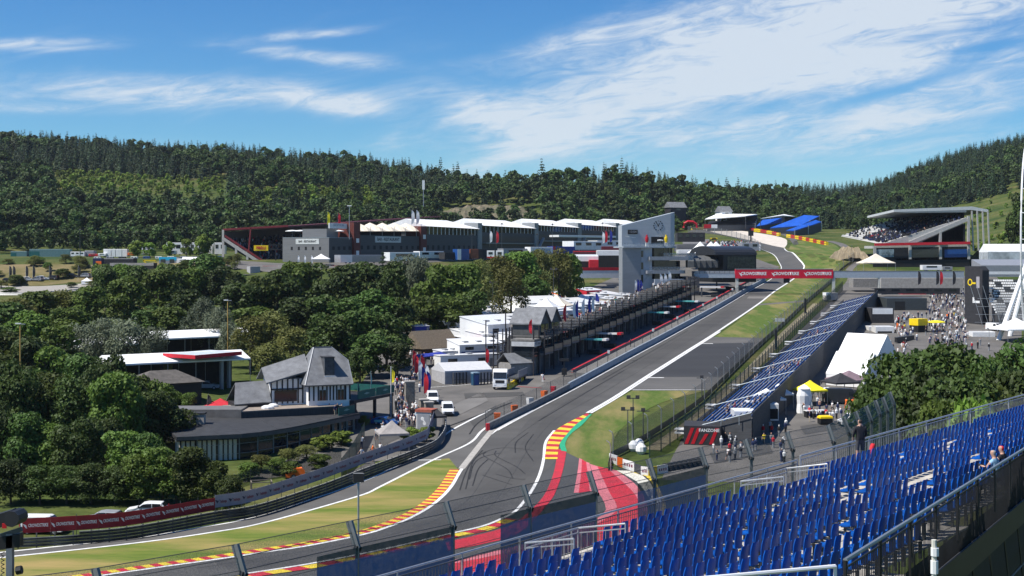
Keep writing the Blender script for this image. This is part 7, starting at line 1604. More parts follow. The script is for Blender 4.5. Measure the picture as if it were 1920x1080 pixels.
def red_stand():
 Y0=506;P0=lambda px,py,Y=Y0:Vector(((px-960)*Y/F,Y,zat(py,Y)));e=Vector((44,104,6.0));o=P0(418,484);t=thing('red_grandstand','covered grandstand with a dark red roof and packed dark tiers left of the pit building','grandstand',o)
 steel=mat('dull_red_steel',(.20,.022,.028),.6,var=.15);pale=mat('pale_beam',(.48,.46,.43),.7)
 L=lambda px,py,Y=Y0:P0(px,py,Y)-o
 MB().prism([L(421,452),L(498,499),L(498,503),L(421,459)],e).build('tier_slab',DARK,t);MB().prism([L(419,431),L(540,424),L(540,427),L(419,434)],e*1.15).build('roof',mat('dark_red_roof',(.10,.014,.018),.6,var=.15),t);MB().bar(L(418,430.5),L(540,423.5),.5,.7).build('roof_edge',steel,t)
 MB().bar(L(418,447),L(496,498),.9,1.1).build('side_beam',pale,t);MB().bar(L(420,441),L(494,490),.6,.7).build('stair_rail',steel,t)
 for px,a,b in((418.5,431,482),(443,463,484),(464,476,497)):MB().bar(L(px,b),L(px,a),.8,.8).build('column',pale,t)
 MB().bar(L(466,473),L(470,428),.5,.5).build('raking_post',steel,t);MB().prism([L(421,435),L(424,435),L(424,455),L(421,452)],e).build('back_wall',mat('dark_grey_wall',(.08,.075,.075),.8),t)
 # the packed tiers
 rr=random.Random(5);mb=MB();cols=[CLOTH['black'],CLOTH['navy'],CLOTH['grey'],CLOTH['white'],CLOTH['red'],SKIN]
 a,b=L(423,452),L(496,497)
 for i in range(1500):
  u,v=rr.random(),rr.random();p=a.lerp(b,u)+e*v;k=rr.choices(range(6),[8,6,5,1.1,.8,1])[0];mb.loft([[(p.x+sx*.25*w,p.y+sy*.25*w,p.z+z)for sx,sy in((-1,-1),(1,-1),(1,1),(-1,1))]for w,z in((1,.2),(1.1,.9),(.4,1.0),(.4,1.25))],k)
 ob=mb.build('crowd',cols,t);ob['kind']='stuff'
 s=MB().bar(L(476,465,500),L(503,465,500),.3,2.0).build('sign',YELG,t);a,b=L(476,465,500),L(503,465,500);text_on(s,'PIRELLI',1.5,(a+b)/2+Vector((0,-.2,0)),(b-a),(0,0,1),REDG,bold=.06,sx=.75)
 for py in(459,468):MB().bar(L(503,py,500),L(536,py,500),.25,.3).build('truss',TIMB,t)
 for i in range(6):MB().bar(L(503+i*5.5,468 if i%2 else 459,500),L(508.5+i*5.5,459 if i%2 else 468,500),.15,.15).build('truss',TIMB,t)
 for px in(517,532):MB().bar(L(px,498,500),L(px,468,500),.35,.35).build('truss_leg',TIMB,t)
red_stand()
def slope_stuff():
 W=WHITEP
 # retaining wall with red and white barriers above the wood
 A,B=Vector(((470-960)*455/F,455,0)),Vector(((690-960)*462/F,462,0));fr=Frame(A,B,zat(515,458));t=thing('retaining_wall','concrete retaining wall carrying red barriers above the trees','wall',fr.o,fr.a);MB().box(0,fr.L,0,1.2,-5,fr.h(505)).build('wall_face',CONC,t)
 n=14
 for i in range(n):x0=fr.L*(.1+.9*i/n);c=REDG if i%3!=2 else FABW;tt=thing('track_barrier',('red' if c is REDG else 'white')+' foam barrier block on the retaining wall above the trees','barrier',fr.w(x0,.3,fr.h(505)),fr.a,('red' if c is REDG else 'white')+' barrier blocks on the retaining wall');w=fr.L*.9/n*.96;MB().loft([[(0,-.5,z0),(w,-.5,z0),(w,.5,z0),(0,.5,z0)]for z0 in(0,1.15)]).build('block',c,tt);MB().box(0,w,-.53,-.51,.4,.6).build('strap',FABR if c is FABW else W,tt)
 A=Vector(((448-960)*440/F,440,0));B=Vector(((490-960)*444/F,444,0));fr=Frame(A,B,Hb(A.x,A.y));t=thing('marshal_post','small concrete marshal post with a tan flat roof below the red grandstand','hut',fr.o,fr.a);MB().box(0,fr.L,0,5,-1,fr.h(516)).build('wall',CONC,t);MB().box(-1,fr.L,-1,5.5,fr.h(516),fr.h(516)+.3).build('roof',mat('tan_boards',(.42,.34,.24),.8,var=.15),t);MB().box(fr.L*.55,fr.L,1,4,fr.h(516),fr.h(500)).build('upper_room',FABG,t)
 # lorries and motorhomes in front of the upper pit building
 G1='race lorries below the upper pit building'
 unit('race_lorry','silver-grey articulated lorry with a white cab below the long dark wall','truck',638,716,478,494,462,3,GREYP,0,(W,0,.28,0,1),yaw=14);unit('race_lorry','white lorry with small window right of the silver lorry','truck',731,786,473,491,465,3,W,1,yaw=10);unit('race_lorry','white lorry below the second red stair tower','truck',787,832,471,486,476,3,W,2,yaw=10)
 unit('race_lorry','black lorry among the white ones','truck',834,856,473,488,478,3,FABK,0,yaw=4);unit('race_lorry','blue and white lorry with its rear doors to the viewer','truck',858,880,467,489,480,3,BLUEG,0,(W,0,.3,0,1),yaw=3);unit('race_lorry','rust-brown and black lorry end next to the blue one','truck',882,912,467,487,484,3,mat('rust_paint',(.20,.06,.03),.5,var=.4,scale=.3),0,(FABK,.5,1,0,1),yaw=3)
 for a,lb in((913,'white lorry cab with a red bumper, left of a pair'),(930,'white lorry cab with a red bumper, right of a pair')):unit('lorry_cab',lb,'truck',a,a+14,470,486,482,2.5,W,1,(REDG,0,1,0,.2))
 unit('race_lorry','grey lorry with a dark window band right of the paired cabs','truck',944,992,466,482,492,3,GREYP,1,yaw=10);unit('race_lorry','white lorry with a pale picture and red ends','truck',995,1036,463,480,500,3,W,0,(mat('print_pale_blue',(.45,.5,.58),.6),.25,.9,.1,.8),yaw=8);unit('race_lorry','bright blue lorry with a red front edge','truck',1037,1078,462,478,510,3,mat('lorry_blue',(.02,.05,.30),.4),0,(REDG,0,.12,0,1),yaw=8)
 unit('motorhome','large white team motorhome with black window bands left of the tower','motorhome',1076,1132,452,470,520,6,W,3,yaw=12);unit('motorhome','white motorhome with dark windows touching the tower','motorhome',1120,1168,451,468,545,6,W,3,yaw=8);unit('race_lorry','dark red lorry trailer below the white motorhome','truck',1128,1170,462,474,500,3,mat('dark_red_paint',(.14,.02,.03),.4),0)
 unit('hospitality_unit','white roofed unit with a big dark opening left of the tower','unit',1120,1168,469,503,470,7,W,0,(DARK,.02,.98,.08,.72),wheels=False);unit('hospitality_unit','white and red unit with black interior below the trailers','unit',1078,1122,480,503,462,6,W,0,(DARK,.05,.95,.05,.6),wheels=False,roofslope=.5);unit('hospitality_unit','red hospitality stand left of the black opening','unit',1105,1122,487,502,458,4,FABR,0,wheels=False)
 A,B=Vector(((1085-960)*448/F,448,0)),Vector(((1168-960)*452/F,452,0));fr=Frame(A,B,zat(510,450));t=thing('banner_wall','low red banner wall with a white band left of the tower','banner',fr.o,fr.a);MB().box(0,fr.L,0,.4,-2,.5).build('white_band',W,t);MB().box(0,fr.L,-.05,.35,.5,1.5).build('red_band',FABR,t)
 unit('long_awning','long dark awning with red rim in front of the lorries','awning',1075,1125,470,477,480,4,mat('maroon_awning',(.10,.03,.04),.7),0,(FABR,0,1,.7,.9),wheels=False);unit('long_roof','long thin white roof in front of the far pit bays','roof',1048,1155,440.5,443,600,5,W,0,wheels=False,yaw=40);tent('gazebo','dark flat-topped gazebo beside the silver lorry',9,5,2.5,.8,mat('taupe_dark',(.09,.085,.08),.8),GX_(730,458),.1);tent('gazebo','white gazebo in front of the end wall of the upper pits',6,6,2.2,1.6,FABW,Vector(((602-960)*462/F,462,zat(497,462))),.1)
 for px,lb in((558,'white feather flag, first before the end wall'),(570,'white feather flag, second before the end wall'),(583,'white feather flag, third before the end wall')):feather_flag(lb,3.6,FABW,Vector(((px-960)*461/F,461,zat(499,461))),0,'white flags before the end wall')
 for px,py,c,lb in((918,462,FABW,'white feather flag before the outside stairs'),(930,463,FABR,'red and blue feather flag before the outside stairs'),(1129,464,FABW,'white feather flag beside the white motorhome'),(1143,461,FABB,'pale blue feather flag beside the white motorhome'),(1134,462,FABR,'red feather flag beside the white motorhome')):Y=520;feather_flag(lb,6,c,Vector(((px-960)*Y/F,Y,zat(py,Y))),0)
 for px,top,bot,Y,lb in((150,431,478,540,'thin lamp mast before the forest at the far left'),(885,440,470,500,'lamp mast left of the outside stairs'),(1007,440,468,540,'lamp mast before the third pit bay'),(941,420,470,520,'tall lamp mast before the second pit bay'),(1036,421,466,540,'tall lamp mast before the third pit bay roof'),(1130,419,466,560,'tall lamp mast before the fourth pit bay roof')):
  g=Vector(((px-960)*Y/F,Y,zat(bot,Y)));lamp_mast(lb,zat(top,Y)-g.z,g,heads=1)
  # far left: parked transporters, pop-up trucks and cars on the upper road
 tl=mat('teal_trailer',(.10,.19,.20),.5,var=.12);gr=mat('dark_teal',(.01,.10,.10),.5)
 unit('trailer','short teal trailer parked at the forest edge, left of the long one','trailer',20,50,471,487,545,3,tl,0,(gr,0,.35,0,.8));unit('articulated_lorry','long teal articulated lorry with a white cab at the forest edge','truck',55,131,467,486,540,3,tl,0,(gr,0,.25,0,.75));unit('minibus','white minibus with dark windows behind the teal lorry cab','van',132,158,472,482,540,2.2,W,3);unit('trailer','grey covered trailer right of the white minibus','trailer',159,178,470,481,542,2.5,GREYP,0);unit('parked_car','dark red car below the grey trailer','car',166,182,476,482,538,2,REDG,1);unit('parked_car','white car beside the white containers','car',184,198,475,481,538,2,W,1)
 for i,(a,b)in enumerate(((194,208),(209,216),(217,228),(229,238))):unit('container',['wide white container left of the orange car','narrow white container, second of the row','white container with grey ends, third of the row','small white container next to the orange car'][i],'container',a,b,467,480,540,2.5,W,0,wheels=False)
 unit('parked_car','orange car between the white containers and the round tree','car',239,252,474,480,538,2,ORNG,1)
 for i,(a,b,c)in enumerate(((266,284,W),(312,342,W),(345,366,W),(370,398,W),(402,422,W))):unit('motorhome',['white camper right of the round tree','long white motorhome between the young trees','white motorhome with an awning behind the slim tree','white motorhome under the bright tree','white motorhome next to the red grandstand'][i],'motorhome',a,b,455 if i else 461,478,545,3,c,2)
 for i,(a,b)in enumerate(((318,330),(352,362),(268,282))):unit('parked_car',['white car before the long motorhome','silver car before the awning motorhome','white van before the round tree'][i],'car',a,b,470,478,536,2,W if i!=1 else GREYP,1)
 for i in range(11):
  a=176+i*23;c=(W,GREYP,FABK,W,BLUEG,W)[i%6];unit('parked_car',('white','silver','black','white','blue','white')[i%6]+' car in the row along the upper road','car',a,a+12,481.5-.3*i/2,487-.3*i/2,520,1.9,c,2,group='cars in the row along the upper road')
  # dark blue promo truck, yellow arm, sky-blue canopy, marquee
 Yq=478;unit('promo_truck','dark blue promotion truck with an orange emblem on the bank','truck',174,190,484,510,Yq,3,mat('promo_navy',(.012,.02,.07),.5),0,(ORNG,.35,1,.5,.8),wheels=False);unit('promo_stage','black open stage truck with a pale roof edge','stage',190,250,484,496,Yq+6,5,FABK,0,(CONC,0,1,.86,1),wheels=False);unit('promo_stage','long flat canopy with a black underside in front of the stage truck','stage',206,288,493,510,Yq-4,5,FABK,0,(CONC,0,1,.72,1),wheels=False)
 unit('kiosk','kiosk with a sky-blue sign band','kiosk',298,331,482,502,Yq,4,GREYP,2,(mat('sky_blue_print',(.02,.42,.66),.5),0,1,.72,1),wheels=False);unit('white_cabin','white cabin between the sky-blue kiosk and the marquee','cabin',331,345,485,502,Yq,4,W,0,wheels=False);A=Vector(((341-960)*482/F,482,0));tent('marquee','white marquee right of the sky-blue kiosk',6.5,5,2.6,1.2,FABW,Vector(((360-960)*482/F,482,zat(502,482))),.1,walls='fb',peak='gable')
 t=thing('loader_crane','yellow loader crane arm folded over the canopies','crane',Vector(((272-960)*Yq/F,Yq+2,zat(505,Yq))));MB().box(-.4,.4,-.4,.4,0,2).build('base',YELG,t);MB().bar((0,0,2),(-1.2,0,3.1),.4,.4).build('arm',YELG,t);MB().bar((-1.2,0,3.1),(3.2,0,3.0),.4,.45).build('arm',YELG,t);MB().bar((3.2,0,3.0),(3.6,0,1.0),.3,.3).build('arm',YELG,t)
 # road and cars on the bank at the far left
 sheet('upper_road',[(-60,533),(60,537),(172,531),(260,520)],[(-60,552),(60,553),(172,545),(270,530)],mat('pale_road',(.30,.28,.25),.9,var=.12),.05)
 g=thing('guardrail','pale steel guardrail along the upper road at the far left','guardrail',G(60,556));p=[v-g.location for v in gl([(-20,556),(60,556),(130,550),(175,544)])]
 for h in(.5,1.0):MB().tube([v+Vector((0,0,h))for v in p],.16,6).build('rail',STEEL,g)
 for v in p:MB().box(v.x-.08,v.x+.08,v.y-.05,v.y+.05,v.z-.3,v.z+1.1).build('post',STEELD,g)
 for i,(px,py,c,lb)in enumerate(((18,529,FABK,'black car parked on the bank, first from the frame edge'),(38,528,W,'white car parked on the bank, second from the frame edge'),(53,527,W,'white car parked on the bank, third from the frame edge'),(68,527,GREYP,'grey car parked on the bank below a black flag'),(80,525,W,'white car parked beside the flag bases'),(98,524,FABK,'black car parked at the middle of the bank'),(136,520,FABK,'black car parked on the bank near the promo truck'),(158,520,GREYP,'grey car parked on the bank by the promo truck'))):
  p=G(px,py);vehicle('estate','parked_car',lb,'car',c,p,R(10+160*(i%2)))
 for i,px in enumerate((17,24,48,61,92,146,171,210)):
  p=G(px,527);feather_flag('black flag on a white base along the far-left bank',5.2,FABK,p,.1,'black flags on the bank',WHITEP)
 p=G(163,533);tent('gazebo','small white domed tent on the upper road',3,3,1.2,1.1,FABW,p,0,walls='fblr')
slope_stuff()
sheet('dry_bank',[(-60,496),(120,496),(300,490),(430,486)],[(-60,532),(60,536),(170,530),(300,520),(430,505)],grassmat('dry_bank_grass',(.07,.075,.02),(.13,.115,.04),(.20,.155,.08),.05,.5),.05)
sheet('upper_paddock',[(425,504),(620,503),(900,487),(1100,476),(1168,472)],[(425,488),(620,493),(900,471),(1100,463),(1168,460)],A_PADD,.06)
def hill_rock():
# bare scarp above the upper pits
 rs=np.random.RandomState(4);nx,ny=46,12;mb=MB();rows=[]
 for j in range(ny):
  r=[]
  for i in range(nx):
   px=800+215*i/(nx-1);Y=905-30*abs(i/(nx-1)-.4)+52*j/(ny-1);x=(px-960)*Y/F;edge=min(1,4*min(i,nx-1-i)/nx,3*min(j,ny-1-j)/ny+(1 if j==0 else 0));r.append((x,Y,Hb(x,Y)+edge*(3.6+2.6*mnoise.noise(Vector((i*.45,j*.5,2))))-.8))
  rows.append(r)
 mb.loft(rows,closed=False);mb.build('rock_scarp',mat('bare_rock_soil',(.20,.155,.11),.95,scale=.14,detail=9,col2=(.045,.06,.025)),kind='structure')
hill_rock()
def la_source():
# red-yellow foam barriers at the top bend
 def tecpro(pts,lb,grp):
  w=smoothline([G(px,py)for px,py,Y in pts],22)
  for i in range(21):
   a,b=w[i],w[i+1];c=YELG if(i//2)%2==0 else REDG;d=b-a;t=thing('foam_barrier',('yellow' if c is YELG else 'red')+' foam barrier block '+lb,'barrier',(a.x,a.y,Hb(a.x,a.y)),math.atan2(d.y,d.x),grp+(' yellow' if c is YELG else ' red'));MB().box(0,d.length*.97,-.6,.6,-.2,1.75).build('block',c,t);MB().box(0,d.length*.97,-.64,-.601,.7,.9).build('strap',mat('dark_strap',(.12,.1,.05),.6),t)
 tecpro([(1297,431,0),(1350,430,0),(1400,432,0),(1440,438,0),(1462,443,0)],'behind the gravel trap at the top bend','foam barriers behind the gravel trap')
 tecpro([(1476,445,0),(1500,449,0),(1551,460,0)],'along the service road at the top bend','foam barriers along the service road')
 blue=mat('distant_blue_seats',(.015,.10,.50),.5,var=.15,scale=.4)
 def far_stand(lb,c,roof=None,seats=True):
  """bank of seats between four corner points (photo x, y, depth): front left, front right, back right, back left"""
  q=[Vector(((a-960)*Y/F,Y,zat(b,Y)))for a,b,Y in c];t=thing('far_grandstand',lb,'grandstand',q[0]);q=[p-t.location for p in q];n=9
  for i in range(n):
   a,b,d,e=q[0].lerp(q[3],i/n),q[1].lerp(q[2],i/n),q[1].lerp(q[2],(i+.96)/n),q[0].lerp(q[3],(i+.96)/n);MB().prism([a,b,d,e],(0,0,-.5)).build('seat_row',blue if seats else DARK,t)
  for a,b in((q[1],q[2]),(q[0],q[1])):MB().prism([a-Vector((0,0,.6)),b-Vector((0,0,.6)),b-Vector((0,0,6)),a-Vector((0,0,6))],(0,.4,0)).build('understructure',STEELD,t)
  for p in(q[1],q[2],q[1].lerp(q[2],.5)):MB().bar(p+Vector((0,-.2,-5)),p+Vector((0,-.2,.5)),.4,.4).build('column',STEEL,t)
  if roof:
   r=[Vector(((a-960)*Y/F,Y,zat(b,Y)))-t.location for a,b,Y in roof];MB().prism(r,(0,0,.5)).build('roof',FABW,t);[MB().bar(p+Vector((0,0,-8)),p,.35,.35).build('column',STEELD,t)for p in r];MB().prism([r[2],r[3],r[3]-Vector((0,0,8)),r[2]-Vector((0,0,8))],(0,.4,0)).build('back_wall',DARK,t)
 far_stand('white-roofed grandstand above the gravel trap, left of the blue stands',((1326,421,885),(1416,420,890),(1418,413,915),(1330,414,915)),((1322,412,885),(1398,406,885),(1420,403,915),(1345,402,915)),False);far_stand('small white-roofed blue stand behind the top bend',((1418,424,890),(1466,416,900),(1470,408,915),(1430,412,915)),((1426,411,890),(1468,405,895),(1490,407,920),(1470,403,920)));far_stand('upper open bank of bright blue seats behind the top bend',((1444,427,850),(1500,423,850),(1536,405,885),(1508,403,885)));far_stand('lower open bank of bright blue seats behind the top bend',((1474,432,825),(1490,432,825),(1540,416,850),(1530,412,850)))
 for px,py,w,h,lb in((1272,394,6,3,'dark-roofed house in the trees right of the clock tower'),(1363,402,4,3,'white-gabled house above the white-roofed stand')):
  Y=915;g=Vector(((px-960)*Y/F,Y,zat(py,Y)-1));t=thing('house',lb,'house',g,.4);MB().box(-w,w,0,8,-6,h).build('wall',PLAST if px>1300 else TIMB,t);MB().prism([(-w-.6,-.6,h-.3),(-w-.6,4,h+3.6),(-w-.6,8.6,h-.3)],(2*w+1.2,0,0)).build('roof',SLATE,t);MB().box(-w*.3,w*.3,-.05,-.003,h*.3,h*.7).build('window',GLASS,t)
 t=thing('inflatable_arch','red inflatable arch right of the clock tower','arch',Vector(((1293-960)*800/F,800,zat(427,800))));MB().tube([(-3.5,0,0),(-3,0,2.6),(-1,0,3.6),(2,0,3.4),(4,0,2),(4.5,0,0)],.8,8).build('tube',REDG,t)
 unit('red_board','red advertising board with a white end above the foam barrier','board',1320,1345,421,427,850,.3,REDG,0,(WHITEP,.55,1,0,1),wheels=False)
 # paddock right of the tower: peaked tents, scalloped roofs, barrel-roofed hall, packed spectators
 FT=410
 A,B=Vector(((1356-960)*440/F,440,0)),Vector(((1418-960)*446/F,446,0));fr=Frame(A,B,zat(512,440));t=thing('barrel_hall','black hall with a barrel roof and dark lattice glass right of the tower','hall',fr.o,fr.a);L=fr.L;h=fr.h(478);n=10;dk=mat('black_metal',(.022,.023,.026),.4,.3)
 MB().box(0,L,0,14,-3,h).build('wall',dk,t);MB().box(L*.12,L*.95,-.1,-.003,h-4.6,h-.6).build('window',mat('bronze_glass',(.05,.05,.035),.25,var=.5,scale=1.2),t);mb=MB();sec=[(-.5,h)]+[(15*(1-math.cos(math.pi*i/n))/2-.5,h+2.9*math.sin(math.pi*i/n))for i in range(n+1)];mb.loft([[(x,y,z)for y,z in sec]for x in(-L*.25,L)]);mb.build('roof',mat('roof_black_metal',(.04,.042,.046),.35,.4),t)
 unit('hospitality_roof','pale metal pavilion roof above the barrel hall','pavilion',1392,1424,455,468,480,9,GREYP,2,wheels=False);unit('hospitality_block','dark flat hospitality block between tower and crowd','pavilion',1270,1330,458,470,470,10,mat('flat_roof_grey',(.12,.12,.125),.7),0,wheels=False);unit('hospitality_block','white low pavilion below the spectators','pavilion',1272,1330,468,474,462,6,WHITEP,0,wheels=False);unit('hospitality_block','dark pavilion with white curtains right of the tower top','pavilion',1270,1322,436,452,560,8,FABK,4,wheels=False)
 for i in range(7):a=1290+i*11;unit('scalloped_roof','grey fabric roof in the scalloped row below the peaked tents','roof',a,a+11.5,489-i*.3,500,432+i*2,6,mat('scallop_grey',(.085,.088,.088),.7),0,wheels=False,group='scalloped grey roofs',roofslope=1.6)
 for i,(px,w)in enumerate(((1313,6.5),(1333,6.5),(1343,6.5))):tent('peaked_tent',['white peaked tent nearest the tower','white peaked tent in the middle of three','white peaked tent beside the barrel hall'][i],w,w,2.4,3.6,FABW,Vector(((px-960)*452/F,452,zat(487,452))),.3,walls='b')
 rr=random.Random(77);mb=MB();cols=[CLOTH['black'],CLOTH['navy'],CLOTH['grey'],CLOTH['white'],CLOTH['red'],SKIN]
 for i in range(420):
  px=rr.uniform(1325,1425);py=rr.uniform(455,469)if px<1395 else rr.uniform(458,468);Y=520+(468-py)*6;p=Vector(((px-960)*Y/F,Y,zat(py,Y)));k=rr.choices(range(6),[5,4,4,4,1,1])[0];mb.loft([[(p.x+sx*.3*w,p.y+sy*.3*w,p.z+z)for sx,sy in((-1,-1),(1,-1),(1,1),(-1,1))]for w,z in((.8,-.6),(1,.6),(.4,.75),(.4,1.1))],k)
 for n_,(xa,xb,ya,yb)in((130,(1742,1812,545,650)),(40,(1678,1745,590,642)),(45,(740,792,722,802)),(26,(768,800,655,715)),(40,(1330,1475,785,872)),(26,(1500,1625,742,795)),(16,(1640,1700,645,685)),(14,(1760,1860,640,660)),(30,(950,1160,560,600))):
  for i in range(n_):
   p=G(rr.uniform(xa,xb),rr.uniform(ya,yb));k=rr.choices(range(6),[5,4,3,4,.8,.6])[0];l=rr.choice([0,1,2,2])
   mb.loft([[(p.x+math.cos(t)*.2*w,p.y+math.sin(t)*.16*w,p.z+z)for t in(0,1.05,2.1,3.14,4.2,5.2)]for w,z in((.8,0),(.75,.5),(1,.88))],l);mb.loft([[(p.x+math.cos(t)*.24*w,p.y+math.sin(t)*.17*w,p.z+z)for t in(0,1.05,2.1,3.14,4.2,5.2)]for w,z in((.8,.88),(1.1,1.3),(.45,1.48))],k);mb.loft([[(p.x+math.cos(t)*.1*w,p.y+math.sin(t)*.1*w,p.z+z)for t in(0,1.05,2.1,3.14,4.2,5.2)]for w,z in((.7,1.48),(1,1.6),(.9,1.7),(.4,1.75))],5 if rr.random()<.5 else 3)
 ob=mb.build('crowd',cols,kind='stuff');tag(ob,'dense crowd of spectators on the decks and in the fan areas','crowd')
 mb=MB();
 for(a,b,y0,y1,Y0,Y1)in((1272,1412,470,458,505,550),(1280,1330,455,446,560,660)):mb.prism([Vector(((a-960)*Y0/F,Y0,zat(y0,Y0)-.7)),Vector(((b-960)*Y0/F,Y0,zat(y0,Y0)-.7)),Vector(((b-960)*Y1/F,Y1,zat(y1,Y1)-.7)),Vector(((a-960)*Y1/F,Y1,zat(y1,Y1)-.7))],(0,0,-1.0))
 mb.build('spectator_deck',mat('deck_grey',(.16,.155,.15),.8),label='grey spectator decks right of the clock tower',cat='deck')
 for i,(px,py)in enumerate(((1340,451),(1338,449))):unit('yellow_kart','yellow racing car on show among the spectators' if i else 'small yellow cart among the spectators','car',px-5,px+5,446,450,555,2,YELG,1)
 t=thing('light_gantry','black post with starting lights beside the gravel trap','signal',Vector(((1408-960)*640/F,640,zat(452,640))));MB().box(-.3,.3,0,.4,0,5).build('post',BLACK,t);MB().box(-1.2,1.2,-.1,.5,2.4,5).build('panel',BLACK,t)
 for px,Y in((1363,640),(1384,620)):t=thing('mast','grey mast with a lamp beside the gravel trap','mast',GX_(px,Y),0,'masts beside the gravel trap');MB().tube([(0,0,-.5),(0,0,8)],.18,6).build('shaft',STEEL,t);MB().box(-.5,.5,-.2,.2,7.8,8.3).build('lamp',WHITEP,t)
 # fence on the outside of the top bend
 pts=[G(px,py)for px,py in((1290,436),(1350,441),(1400,455),(1432,472))];t=thing('catch_fence','grey catch fence on the inside of the top bend','fence',pts[0]);net=netmat('far_fence_net',(.10,.105,.11),.4,.2,.2);q=smoothline(pts,16)
 for i in range(15):a=Vector((q[i].x,q[i].y,Hb(*q[i])))-t.location;b=Vector((q[i+1].x,q[i+1].y,Hb(*q[i+1])))-t.location;MB().quad(a,b,b+Vector((0,0,4)),a+Vector((0,0,4))).build('net_panel',net,t);MB().bar(a,a+Vector((0,0,4.3)),.2,.2).build('post',STEEL,t)
la_source()
# ------------------------------------------------------------------ right of the straight: fences, blue side stand, plaza, roofed grandstand, wheel
def side_stand():
 A,B=G(1286,828),G(1583,572);fr=Frame(A,B);L=fr.L;zg=lambda x:Hb(*fr.w(x,-4)[:2])-fr.z
 root=thing('side_grandstand','long open grandstand of blue seats beside the straight, in ten raked sections','grandstand',fr.o,fr.a)
 n=10;sec=L/n;nr=11;rd,rs_=.86,.25;SEATB=mat('side_stand_blue',(.018,.068,.23),.8,var=.3,spec=.08)
 drk=mat('dark_mesh_cloth',(.07,.072,.076),.8,var=.15,stretch=(.4,.4,3));grt=mat('stand_grey',(.24,.245,.25),.7,var=.12);rail=mat('pale_rail',(.27,.31,.34),.55,.3)
 g0,g1=zg(0)+.9,zg(L)+.9;zx=lambda x:g0+(g1-g0)*x/L;sl_=(g1-g0)/L
 def lay(mb,x0,x1,y0,y1,z0,z1):return mb.obox((x0,y0,zx(x0)+z0),(x1-x0,0,(x1-x0)*sl_),(0,y1-y0,0),(0,0,z1-z0))
 for i in range(n):
  x0,x1=i*sec,(i+1)*sec-.9;st=MB();deck=MB();leg=MB()
  for r in range(nr):
   y=-r*rd;zz=r*rs_;lay(deck,x0,x1+.9,y-rd,y,zz-.08,zz)
   for k in range(int((x1-x0)/.5)):
    x=x0+.3+k*.5;lay(st,x,x+.42,y-rd+.12,y-rd+.54,zz+.38,zz+.43);st.obox((x,y-rd+.12,zx(x)+zz+.40),(.42,0,0),(0,-.07,.36),(0,-.035,0))
   lay(leg,x0,x1+.9,y-rd-.02,y-rd,zz,zz+rs_)
  ob=deck.build('terrace',grt,root);ob['kind']='stuff';st.build('seats',SEATB,root)['kind']='stuff';leg.build('riser',mat('riser_grey',(.22,.23,.24),.7),root)
  yb,zb=-nr*rd,nr*rs_
  lay(MB(),x0,x1+.95,yb-.12,yb-.06,-1.6,zb+.9).build('back_cloth',drk,root);lay(MB(),x0,x1+.9,.1,.14,-1.6,.9).build('front_cloth',netmat('front_net',(.12,.13,.14),.55,.15,.15),root)
  for xx in(x0-.45,x0+.0):
   z=zx(xx);MB().tube([(xx,.1,z+1.0),(xx,yb,z+zb+1.0)],.045,5).build('gangway_rail',rail,root)
   for r in range(0,nr+1,3):MB().box(xx-.04,xx+.04,-r*rd-.04,-r*rd+.04,z+r*rs_-.3,z+r*rs_+1.0).build('rail_post',rail,root)
  z=zx(x0);MB().box(x0-.6,x0+1.6,.15,1.6,z+.35,z+.55).box(x0-.6,x0+1.6,.15,1.6,z+.9,z+1.0).build('front_landing',WHITEP,root)
 MB().add([(-.1,0,g0-1.6),(-.1,-nr*rd,g0-1.6),(-.1,-nr*rd,g0+nr*rs_+1),(-.1,0,g0+.6)],[(0,1,2,3)]).build('end_cloth',drk,root)
 rr=random.Random(12)
 for(a,b,c,k)in((.5,1.0,8,'near end'),(2.4,3.2,22,'third section'),(5.2,5.8,9,'middle section')):
  for _ in range(c):x=rr.uniform(a,b)*sec*1.0;r=rr.randint(1,nr-2);p=fr.w(x,-r*rd-.35,zx(x)+r*rs_-.05);person(p,fr.a,'sitting in the %s of the side grandstand'%k,'spectators on the side grandstand',seated=True)
  # promotion box under the near end
 A2,B2=G(1282,834),G(1352,836);f=Frame(A2,B2);t=thing('promotion_box','black promotion box with slanting red stripes under the near end of the side stand','stand',f.o,f.a);h=2.7;W=f.L
 MB().box(0,W,0,6,0,h).build('body',FABK,t)
 for x in(.1,1.0,W-1.7,2.1):MB().prism([(x,-.03,.15),(x+.5,-.03,.15),(x+1.4,-.03,h*(.9 if x!=2.1 else .6)),(x+.9,-.03,h*(.9 if x!=2.1 else .6))],(0,.028,0)).build('red_stripe',REDG,t)
 text_on(t,'FANZONE',.62,(W*.68,-.004,h-.6),(1,0,0),(0,0,1),WHITE,bold=.02,sx=1.0)
side_stand()
